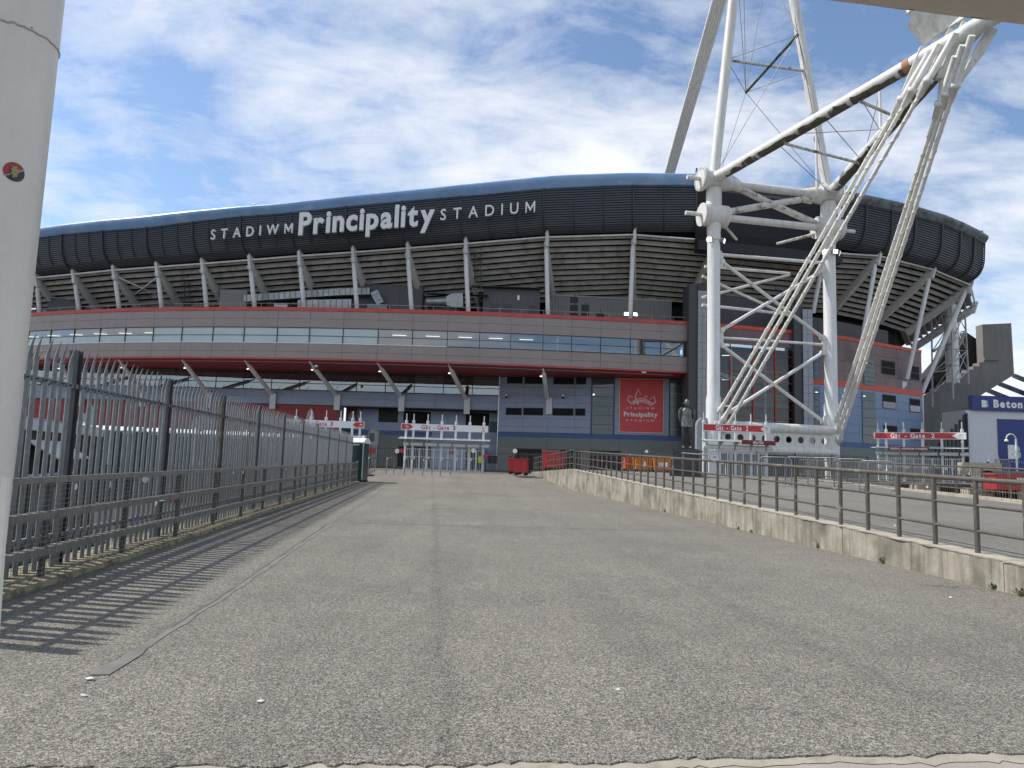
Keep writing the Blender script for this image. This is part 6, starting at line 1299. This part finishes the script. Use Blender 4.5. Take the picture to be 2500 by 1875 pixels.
wheeled_bin('bright red wheeled bin with dark lid at the far right behind the railing', (20.25,29.00,0.66), R(-4), 1.55, 1.0, .78, 'bin_bright', tag_=[(.02, .22, .5, .7, 'litter')])
wheeled_bin('bright red wheeled bin, cut by the right picture edge', V((20.25,29.00,0.66))+V((1.75, .3, 0)), R(-4), 1.55, 1.0, .78, 'bin_bright')

# ================================================================ BARRIERS, HOOPS, SECOND RAILING
def crowd_barrier(label, p, rz, w=1.9):
    p = V(p); t = thing('crowd_barrier', label, 'barrier', p, 'crowd control barriers'); c, s = math.cos(rz), math.sin(rz); q = lambda x, z, y=0: p+V((x*c-y*s, x*s+y*c, z))
    r = .12; H_ = 1.05; part('frame', MB().path([q(-w/2, .0), q(-w/2, H_-r), q(-w/2+.04, H_-.04), q(-w/2+r, H_), q(w/2-r, H_), q(w/2-.04, H_-.04), q(w/2, H_-r), q(w/2, 0)], .022, 8), 'galv', t)
    part('bottom_bar', MB().tube(q(-w/2, .18), q(w/2, .18), .018, 6), 'galv', t); m = MB()
    k = 14
    for i in range(1, k): m.tube(q(-w/2+w*i/k, .18), q(-w/2+w*i/k, H_), .009, 5)
    part('bars', m, 'galv', t, kind='stuff')
    for x in (-w/2+.06, w/2-.06): part('foot', MB().path([q(x, .0, -.3), q(x, .06, -.25), q(x, .06, .25), q(x, .0, .3)], .018, 6), 'galv', t)
for px_, lb, rz in (((10.06,27.00,0.78), 'crowd barrier nearest the statue, leftmost of the row', R(-30)), ((10.88,26.60,0.80), 'second crowd barrier from the left, beside the mast base', R(-38)), ((11.54,26.20,0.80), 'third crowd barrier from the left in the row by the second railing', R(-42)), ((12.34,25.80,0.78), 'fourth crowd barrier from the left, before the right Gate 2 sign', R(-42)), ((12.77,24.80,0.72), 'fifth crowd barrier, closest to the far pipe railing', R(-45))):
    crowd_barrier(lb, px_, rz, 1.15)
def hoop(label, p, rz=0.0, w=.75):
    p = V(p); t = thing('hoop_stand', label, 'barrier', p, 'steel hoops before the turnstiles'); c, s = math.cos(rz), math.sin(rz); q = lambda x, z: p+V((x*c, x*s, z)); H_ = 1.05
    part('hoop', MB().path([q(-w/2, 0), q(-w/2, H_-.15), q(-w/2+.05, H_-.03), q(-w/2+.15, H_), q(w/2-.15, H_), q(w/2-.05, H_-.03), q(w/2, H_-.15), q(w/2, 0)], .030, 10), 'galv', t)
    for x in (-w/2, w/2): part('base_plate', MB().disc(q(x, .012), (0, 0, 1), .07, .02, 10), 'galv', t)
for i, (px_, lb) in enumerate((((-8.47,44.00,0.26), 'steel hoop stand nearest the portable toilet'), ((-7.31,44.00,0.25), 'second steel hoop stand from the portable toilet'), ((-6.18,44.00,0.26), 'third steel hoop stand from the portable toilet'), ((-5.02,44.00,0.25), 'fourth steel hoop stand from the portable toilet'), ((-3.91,44.00,0.26), 'steel hoop stand farthest from the portable toilet'))): hoop(lb, px_, R(76-6*i), .9)
sr = thing('pipe_railing', 'far pipe railing with vertical infill bars along the right edge of the raised pavement', 'railing', (15.7, 26, .6))
posts = [(15.65, 38.5-1.35*i, .93-.0185*1.35*i) for i in range(20)]
pipe_railing(sr, posts, (1.0, .62, .25), .032, .022, .034)
m = MB(); y = 38.4
while y > 13: zb_ = .93-.0185*(38.5-y); m.tube((15.65, y, zb_+.08), (15.65, y, zb_+.86), .010, 5); y -= .13
part('infill_bars', m, 'rail_steel', sr, kind='stuff')
struct('edge_kerb', MB().hexa([(15.5, 12, -.2), (15.85, 12, -.2), (15.85, 39, .5), (15.5, 39, .5)], [(15.5, 12, .50), (15.85, 12, .50), (15.85, 39, 1.0), (15.5, 39, 1.0)]), 'coping')
struct('side_yard', MB().add([(15.8, 4, .1), (90, 4, .1), (90, 110, .35), (15.8, 70, .35)], [(0, 1, 2, 3)]), 'asphalt_smooth')
# stone kerb blocks beside the queue lanes
for i in range(5): single('kerb_stone', MB().box((15.95+i*1.1, 35.6-i*1.9, .2), (16.95+i*1.1, 36.2-i*1.9, .95-.03*i)), 'coping', ('weathered stone block, %s of five beside the far railing' % ('farthest', 'second farthest', 'middle', 'second nearest', 'nearest')[i]), 'stone block')

# ================================================================ LEFT YARD: toilets and kiosk behind the palisade
def toilet(label, p, rz, group=None):
    p = V(p); t = thing('portable_toilet', label, 'portable toilet', p, group); c, s = math.cos(rz), math.sin(rz); q = lambda x, y, z: p+V((x*c-y*s, x*s+y*c, z)); w, h = .56, 2.02
    part('cabin', MB().hexa([q(-w, -w, .12), q(w, -w, .12), q(w, w, .12), q(-w, w, .12)], [q(-w, -w, h), q(w, -w, h), q(w, w, h), q(-w, w, h)]), 'toilet_green', t)
    part('skid', MB().hexa([q(-w-.03, -w-.03, 0), q(w+.03, -w-.03, 0), q(w+.03, w+.03, 0), q(-w-.03, w+.03, 0)], [q(-w, -w, .12), q(w, -w, .12), q(w, w, .12), q(-w, w, .12)]), 'black', t)
    rf = MB(); e = w+.07; rf.hexa([q(-e, -e, h), q(e, -e, h), q(e, e, h), q(-e, e, h)], [q(-e, -e, h+.06), q(e, -e, h+.06), q(e, e, h+.06), q(-e, e, h+.06)])
    rf.grid([[q(-e+.02, y*e, h+.06+z) for y, z in ((-1, 0), (-.7, .14), (-.2, .22), (.2, .22), (.7, .14), (1, 0))], [q(e-.02, y*e, h+.06+z) for y, z in ((-1, 0), (-.7, .14), (-.2, .22), (.2, .22), (.7, .14), (1, 0))]], True)
    for x in (-e+.02, e-.02): rf.add([q(x, y*e, h+.06+z) for y, z in ((-1, 0), (-.7, .14), (-.2, .22), (.2, .22), (.7, .14), (1, 0))], [(0, 1, 2, 3, 4, 5)])
    part('roof', rf, 'toilet_roof', t)
    d = part('door', MB().hexa([q(-.40, -w-.02, .16), q(.40, -w-.02, .16), q(.40, -w, .16), q(-.40, -w, .16)], [q(-.40, -w-.02, 1.9), q(.40, -w-.02, 1.9), q(.40, -w, 1.9), q(-.40, -w, 1.9)]), 'toilet_green', t); part('handle', MB().disc(q(.30, -w-.03, 1.05), q(0, 1, 0)-p, .05, .03, 10), 'print_grey', d)
    part('corner_trim', MB().bar(q(w+.005, -w-.005, .15), q(w+.005, -w-.005, h), .05, .05), 'print_grey', t); part('vent', MB().hexa([q(-.35, -w-.015, 1.88), q(.35, -w-.015, 1.88), q(.35, -w, 1.88), q(-.35, -w, 1.88)], [q(-.35, -w-.015, 1.97), q(.35, -w-.015, 1.97), q(.35, -w, 1.97), q(-.35, -w, 1.97)]), 'print_grey', t)
    part('vent_pipe', MB().tube(q(.3, .3, h+.1), q(.3, .3, h+.42), .05, 8), 'toilet_roof', t)
    return t
t0 = toilet('dark green portable toilet with a white roof at the end of the palisade fence', (-8.12, 37.6, .0), R(-4))
place = ['first', 'second', 'third', 'fourth', 'fifth', 'sixth', 'seventh', 'eighth', 'ninth', 'tenth']
for i in range(10): copy_tree(t0, (-24.2+1.32*i, 39.6+.55*i, .28), R(10), '%s from the left of the white roofed toilets behind the palisade fence' % place[i])
for o in [x for x in bpy.data.objects if x.name.startswith('portable_toilet') and x.parent is None]: 
    if o is not t0: o['group'] = 'row of portable toilets behind the fence'
struct('toilet_pad', MB().hexa([(-27, 37, -1.5), (-8, 42, -1.5), (-8.5, 47.8, -1.5), (-27, 47.8, -1.5)], [(-27, 37, .28), (-8, 42, .28), (-8.5, 47.8, .28), (-27, 47.8, .28)]), 'yard')
ks = thing('kiosk', 'dark green catering kiosk with white fascia and open hatch behind the palisade fence', 'kiosk', (-11, 18, -1.5))
ka, kb_ = V((-9.75, 13.2, 0)), V((-12.75, 22.1, 0)); kd = (kb_-ka).normalized(); kn = V((kd.y, -kd.x, 0)); KL = (kb_-ka).length
kq = lambda u, z, o=0: ka+kd*u+kn*o+Z(z)
def kbox(u0, u1, z0, z1, o0, o1): return MB().hexa([kq(u0, z0, o1), kq(u1, z0, o1), kq(u1, z0, o0), kq(u0, z0, o0)], [kq(u0, z1, o1), kq(u1, z1, o1), kq(u1, z1, o0), kq(u0, z1, o0)])
part('body', kbox(0, KL, -1.5, 1.70, -2.6, 0), 'kiosk_green', ks); fa_ = part('fascia', kbox(-.1, KL+.1, 1.68, 1.90, -2.7, .10), 'kiosk_white', ks); part('roof', kbox(-.05, KL+.05, 1.90, 1.96, -2.65, .05), 'emblem_grey', ks)
hw = part('hatch_opening', kbox(2.6, 5.6, .55, 1.40, -.02, .02), 'black', ks)
for u in (2.5, 5.7): part('frame', kbox(u-.05, u+.05, -.9, 1.46, .0, .06), 'kiosk_white', hw)
for z in (1.40, .50): part('frame', kbox(2.45, 5.75, z, z+.07, .0, .06), 'kiosk_white', hw)
part('awning', MB().prism([kq(2.7, 1.38, .04), kq(5.5, 1.38, .04), kq(5.5, 1.05, .6), kq(2.7, 1.05, .6)], Z(.04)), 'kiosk_white', ks); part('shelf', kbox(2.6, 5.6, .66, .71, .0, .25), 'kiosk_white', ks)
for u in (3.2, 4.1, 4.9): part('appliance', kbox(u, u+.55, -.5, .35, .02, .22), 'corrugated', hw)
ak = thing('condenser_unit', 'beige box air conditioning condenser behind the portable toilet roof', 'ventilation unit', (-11.24,58.00,2.49))
c = V((-11.56,60.00,3.12)); part('casing', MB().box((c.x-.4, 60, c.z-.95), (c.x+.45, 60.9, c.z+.35)), 'block_grey', ak); part('grille', MB().box((c.x-.32, 59.97, c.z-.5), (c.x+.10, 60.0, c.z+.2)), 'dark_grey', ak); part('stand', MB().box((c.x-.35, 60, .4), (c.x+.40, 60.8, c.z-.95)), 'block_grey', ak); part('cowl', MB().path([(c.x, 60.4, c.z+.35), (c.x, 60.4, c.z+.5)], .35, 14), 'block_grey', ak)
# ================================================================ RIGHT BACKGROUND: old concrete stand, scaffold tower, advertising building
os2 = thing('concrete_stand', 'old grey concrete grandstand end with stepped edge and a tall block', 'grandstand', (52, 82, .4))
out_ = [(47.87,82.00,10.49), (49.27,82.00,11.11), (49.28,82.00,11.45), (50.04,82.00,11.47), (50.06,82.00,11.90), (50.82,82.00,11.93), (50.83,82.00,12.31), (51.60,82.00,12.34), (51.61,82.00,12.77), (52.33,82.00,12.80), (52.35,82.00,13.28), (53.07,82.00,13.30), (53.08,82.00,13.74), (53.75,82.00,13.76), (53.77,82.00,14.15), (54.49,82.00,14.17), (54.50,82.00,14.61), (55.03,82.00,14.67), (55.01,82.00,19.14), (58.44,82.00,19.41), (58.52,82.00,13.29), (53.33,82.00,10.00), (53.31,82.00,8.19), (52.40,82.00,8.07), (50.91,82.00,6.03), (50.54,82.00,0.71), (47.71,82.00,0.62)]
part('wall', MB().prism(out_[::-1], (0, 1.2, 0)), 'old_concrete', os2)
part('burnt_wall', MB().prism([(48.76,84.00,9.53), (48.84,84.00,12.47), (52.92,84.00,17.31), (53.99,84.00,17.00), (54.35,84.00,18.61), (56.36,84.00,17.28), (56.44,84.00,14.21)][::-1], (0, 1.5, 0)), 'burnt_concrete', os2)
part('ledge', MB().bar((55.03,81.90,15.00), (56.65,81.90,15.05), .2, .25), 'old_concrete', os2)
sc_ = thing('scaffold_tower', 'grey lattice scaffold tower wrapped round a pale duct behind the right columns', 'scaffold', (48.94,78.00,10.20))
pts4 = [V((46.49,78.00,10.35)), V((51.23,79.00,13.15)), V((46.92,75.00,10.95)), V((52.03,82.00,13.80))]
tops = [V((46.69,78.00,19.58)), V((51.04,79.00,22.22)), V((47.05,75.00,20.07)), V((52.23,82.00,22.34))]
for a, b in zip(pts4, tops): part('standard', MB().tube(a-Z(1.5), b, .09, 8), 'beam_grey', sc_)
for k in range(5):
    r_ = [a.lerp(b, k/4) for a, b in zip(pts4, tops)]
    for i, j in ((0, 2), (2, 1), (1, 3), (3, 0)):
        part('ledger', MB().tube(r_[i], r_[j], .06, 6), 'beam_grey', sc_)
        if k < 4: r2_ = [a.lerp(b, (k+1)/4) for a, b in zip(pts4, tops)]; part('diagonal', MB().tube(r_[i], r2_[j], .055, 6), 'beam_grey', sc_)
part('duct', MB().tube(V((48.34,77.20,11.46)), V((48.25,77.20,20.62)), .62, 14), 'steel_white', sc_)
for k in range(6): p = V((48.34,77.20,11.46)).lerp(V((48.25,77.20,20.62)), k/5); part('duct_band', MB().disc(p, (0, 0, 1), .68, .12, 14), 'beam_grey', sc_)
bb_ = thing('advert_building', 'pale rendered building with navy fascia sign Beton and dark roof struts', 'building', (58, 72, .3))
q0, q1 = V((46.26,72.00,7.34)), V((57.22,72.00,7.95)); zt_ = 8.05
part('wall', MB().box((q0.x, 72, .1), (q0.x+22, 76, zt_)), 'render_white', bb_); fa2 = part('fascia', MB().box(((46.75,72.00,8.11)[0], 71.7, 8.05), (q0.x+22, 72.3, 9.55)), 'navy', bb_)
m, w_ = text_mb('Beton', ((48.91,71.70,7.74)[0], 71.68, 8.42), (1, 0, 0), (0, 0, 1), .76, 2.95, .05); part('lettering', m, 'print_white', fa2)
def blogo(x, y, z, h, par):
    for dx, mm, oy in ((.28*h, 'print_grey', .0), (0, 'print_white', -.01)):
        m_, w__ = text_mb('B', (x+dx, y+oy, z), (1, 0, 0), (0, 0, 1), h, h*.74, .07); part('logo', m_, mm, par)
blogo((47.71,71.70,7.70)[0], 71.68, 8.42, .68, fa2)
pnl = part('poster', MB().box(((49.42,71.90,5.69)[0], 71.9, .6), (q0.x+12, 71.98, 7.25)), 'navy', bb_); blogo((50.31,71.88,4.48)[0], 71.87, 3.35, 1.3, pnl)
m, w_ = text_mb('SPECIALIST', ((50.32,71.88,3.78)[0], 71.87, 2.85), (1, 0, 0), (0, 0, 1), .2, 2.9, .01, gap=.3); part('lettering', m, 'print_grey', pnl)
cl = MB(); x = q0.x-3.4
while x < q0.x: cl.box((x, 72.2, .1), (x+.2, 72.5, 7.6-(q0.x-x)*1.15)); x += .42
part('cladding', cl, 'galv_dark', bb_, kind='stuff')
part('downpipe', MB().tube((q0.x-.05, 71.85, .2), (q0.x-.05, 71.85, 7.7), .14, 8), 'navy_dark', bb_)
for (a, b) in (((59.89,84.00,13.48), (59.10,80.00,12.13)), ((58.13,84.00,12.44), (57.55,78.00,10.35)), ((56.73,84.00,11.61), (55.58,76.00,9.00)), ((55.53,84.00,10.83), (52.50,76.00,9.03)), ((54.62,84.00,10.12), (52.85,80.00,9.35))): part('roof_strut', MB().bar(a, b, .35, .45), 'navy_dark', bb_)
cbk = single('concrete_block', MB().box(tuple(V((27.15,42.00,1.42))), tuple(V((29.00,43.20,2.17)))), 'coping', 'pale concrete block wall beside the right turnstile gate', 'wall')
def camera_pole(label, foot, top, reach):
    f, tp_ = V(foot), V(top); t = thing('camera_pole', label, 'pole', f); part('pole', MB().path([f, tp_], .055, 10), 'steel_white', t)
    arc = [tp_+V((-reach*(1-math.cos(a))/2, 0, reach*.5*math.sin(a))) for a in [math.pi*i/8 for i in range(9)]]; part('arm', MB().path(arc, .035, 8), 'steel_white', t); part('dome', MB().sphere(arc[-1]-Z(.12), .11, 6), 'print_white', t); part('lens', MB().sphere(arc[-1]-Z(.20), .085, 6), 'black', t)
camera_pole('tall white pole with a hooked security camera before the blue poster', (31.32,44.00,1.77), (31.33,44.00,3.74), .6); camera_pole('lower pole with a hooked security camera beside the concrete block', (34.29,50.00,1.79), (34.32,50.00,2.59), .75)
gx = thing('steel_gate', 'short grey steel gate by the camera poles', 'gate', (32.56,47.00,1.77)); a, b = V((32.02,47.00,1.75)), V((32.99,47.00,1.78)); part('frame', MB().path([a, a+Z(.75), b+Z(.75), b], .04, 6), 'galv', gx); m = MB(); [m.tube(a.lerp(b, i/9), a.lerp(b, i/9)+Z(.75), .02, 5) for i in range(1, 9)]; part('bars', m, 'galv', gx, kind='stuff')

# ================================================================ SMALL THINGS
def round_lamp(label, p, d=.40):
    p = V(p); t = thing('round_sign', label, 'sign', p); part('disc', MB().disc(p, (0, 1, 0), d/2, .05, 18), 'lamp_white', t); part('bracket', MB().bar(p+V((0, .04, 0)), p+V((0, .04, -.5)), .05, .05), 'galv_dark', t)
for px_, lb in (((-8.23,52.20,1.81), 'cream round disc on the dark fence left of the Gate 3 turnstiles'), ((-2.64,51.80,2.02), 'cream round disc between the last two posts of the Gate 3 turnstiles'), ((-3.94,52.20,1.84), 'white round disc behind the fifth post of the Gate 3 turnstiles'), ((0.38,51.80,2.09), 'cream round disc on the fence behind the red bins'), ((9.03,47.00,2.28), 'small pale disc above the orange bins on the fence')): round_lamp(lb, px_, .20 if 'small' in lb else .34)
for px_, s, lb in (((-10.02,51.90,1.75), .28, 'pinkish red notice on the fence beside the portable toilet'), ((-7.84,52.20,1.83), .25, 'red notice on the fence left of the first Gate 3 post'), ((-4.30,52.20,1.85), .26, 'red notice behind the bars of the Gate 3 turnstiles'), ((-1.61,51.90,1.64), .28, 'red notice on the fence right of the Gate 3 turnstiles'), ((13.15,45.80,2.01), .25, 'white and red notice on the mast leg behind the Gate 2 turnstiles')):
    p = V(px_); t = thing('notice', lb, 'sign', p); part('plate', MB().box((p.x-s, p.y-.06, p.z-s*.6), (p.x+s, p.y-.04, p.z+s*.6)), 'sign_white' if 'mast leg' in lb else 'litter_red', t); part('text_block', MB().box((p.x-s*.55, p.y-.063, p.z-.02), (p.x+s*.55, p.y-.06, p.z+.015)).box((p.x-s*.4, p.y-.063, p.z+.05), (p.x+s*.4, p.y-.06, p.z+.08)), 'seat_pink', t)
for i, px_ in enumerate(((-1.42,51.80,1.41), (-1.07,51.80,1.42))): p = V(px_); single('black_panel', MB().box((p.x-.16, p.y-.06, p.z-.28), (p.x+.16, p.y-.02, p.z+.28)), 'black', ('left' if i == 0 else 'right')+' of two black panels on the fence beside the Gate 3 turnstiles', 'panel')
p = V((-2.13,51.60,1.39)); single('hivis_vest', MB().box((p.x-.13, p.y-.05, p.z-.25), (p.x+.13, p.y, p.z+.22)), 'hivis', 'yellow green panel hanging at the last Gate 3 turnstile post', 'panel')
# bird on the rim
p = V((-23.24,60.45,22.89)); bd = thing('gull', 'gull perched on the rolled rim above the lettering', 'bird', p); part('body', MB().sphere(p+Z(.10), .13, 6, (1.9, .9, .9)), 'print_white', bd); part('head', MB().sphere(p+V((-.24, 0, .22)), .08, 5), 'print_white', bd); part('leg', MB().tube(p, p+Z(.1), .015, 5), 'bin_orange', bd)
# litter on the ground and caught in the mesh
def scrap(label, p, r, m='litter', up_=True):
    p = V(p); k = 9; pts = [p+V((r*(.6+.6*random.random())*math.cos(2*math.pi*i/k), r*.6*(.6+.6*random.random())*math.sin(2*math.pi*i/k), .004+.010*random.random())) for i in range(k)]
    mb_ = MB().add([p+Z(.018)]+pts, [(0, i+1, (i+1) % k+1) for i in range(k)]); return single('litter_scrap', mb_, m, label, 'litter', p)
for px_, r, lb in (((-2.40,4.31,0.00), .028, 'crumpled white paper scrap left of the seam end'), ((-1.31,4.03,0.00), .025, 'torn white scrap on the asphalt in the lower middle left'), ((0.70,4.44,0.00), .022, 'white scrap on the asphalt right of centre'), ((-2.27,4.03,0.00), .02, 'tiny pale scrap below the white paper scrap'), ((-2.30,15.51,0.00), .03, 'pale flake lying on the middle of the walkway'), ((-5.06,14.71,0.00), .09, 'white wrapper lying by the left kerb'), ((1.37,53.75,0.10), .16, 'white scrap at the end of the concrete wall'), ((4.95,8.08,0.00), .02, 'pale scrap near the right wall')): scrap(lb, px_, r)
for i, (y, z, w, h, mm) in enumerate(((7.55, .93, .035, .05, 'litter'), (8.35, .92, .02, .05, 'litter'), (9.35, .955, .10, .045, 'emblem_grey'), (9.8, .62, .03, .04, 'print_white'), (10.4, .63, .12, .012, 'litter_red'), (10.0, .645, .10, .010, 'print_white'), (8.1, .42, .02, .045, 'litter_blue'), (9.2, .47, .05, .05, 'litter_blue'), (8.5, .26, .03, .045, 'print_white'), (13.5, .96, .05, .03, 'litter'), (14.2, .95, .03, .04, 'litter'), (18.4, .95, .05, .03, 'litter'), (24.0, .92, .05, .04, 'litter'), (27.5, .92, .07, .05, 'litter'))):
    x = kerb_x(y)+KR+.045; k = 7; pts = [(x+.006*random.random(), y+w*(.6+.5*random.random())*math.cos(2*math.pi*j/k), z+h*(.6+.5*random.random())*math.sin(2*math.pi*j/k)) for j in range(k)]
    lb = ('crumpled tissue tied under the top rail near the white post', 'thin white tape strip hanging from the top rail', 'grey rag draped over the mesh under the top rail', 'small white label on the mesh below the middle rail', 'red strip stuck in the mesh', 'white strip left of the red strip in the mesh', 'dark blue scrap caught low in the mesh, nearest', 'dark blue and white scrap on the low rail', 'white curl of paper caught under the low rail', 'white tie on the top rail in the middle distance', 'white string knot hanging from the top rail, middle distance', 'pale tie on the top rail farther along', 'pale tie on the top rail far along', 'white rag on the top rail near the far end')[i]
    single('mesh_litter', MB().add(pts, [tuple(range(k))]), mm, lb, 'litter')
# weeds at the foot of the wall and kerb
def weed(label, p, s, m='leaf'):
    p = V(p); t = thing('weed', label, 'weed', p); lf = MB(); st_ = MB()
    for i in range(22):
        a = random.uniform(0, 6.28); el = random.uniform(.5, 1.4); L = s*random.uniform(.4, 1.0); d = V((math.cos(a)*math.cos(el), math.sin(a)*math.cos(el), math.sin(el))); st_.bar(p, p+d*L*.7, .003, .003); b = p+d*L*random.uniform(.4, .7); sd_ = d.cross(Z(1)).normalized()*s*.10; lf.add([b, b+d*L*.22+sd_, b+d*L*.5, b+d*L*.22-sd_], [(0, 1, 2, 3)])
    part('leaves', lf, m, t, kind='stuff'); part('stems', st_, m, t)
for i, (y, s, m_) in enumerate(((8.35, .12, 'leaf'), (8.75, .10, 'leaf'), (10.9, .13, 'leaf'), (12.75, .13, 'leaf_dry'), (15.45, .08, 'leaf'), (16.1, .08, 'leaf'), (21.3, .12, 'leaf'))):
    weed('small weed tuft at the foot of the concrete wall, %s from the right' % ('first', 'second', 'third', 'fourth', 'fifth', 'sixth', 'seventh')[i], (wall_x(y)-.02, y, 0), s, m_)
# round white stickers on two railing posts
for y, z, lb in ((10.80, .18, 'round white sticker low on a railing post'), (10.06, .80, 'round white sticker high on the railing post to the right')): p = V((wall_x(y)+.15-.034, y, plat_z(y)+z)); single('post_sticker', MB().disc(p, (1, .5, 0), .017, .004, 14), 'print_grey', lb, 'sticker')

# grit and dead leaves gathered along the left kerb and the wall foot
gm = MB(); gd_ = MB()
for i in range(2600):
    y = 4.6+30*random.random()**1.7; side = random.random() < .62
    x = kerb_x(y)+.02+abs(random.gauss(0, .05)) if side else wall_x(y)-.02-abs(random.gauss(0, .06)); r_ = random.uniform(.003, .010); a = random.uniform(0, 6.28); z = .002
    (gm if random.random() < .75 else gd_).add([(x+r_*math.cos(a+k*1.57)*(1.4 if k % 2 else .8), y+r_*math.sin(a+k*1.57), z+random.uniform(0, .008)) for k in range(4)], [(0, 1, 2, 3)])
for m_, mm, nm in ((gm, 'tar', 'grit'), (gd_, 'leaf_dry', 'dead_leaves')):
    o = struct(nm, m_, mm, kind='stuff'); o['label'] = 'loose dark grit along the kerb and wall foot' if nm == 'grit' else 'scattered dry leaf fragments along the kerb and wall foot'; o['category'] = 'debris'
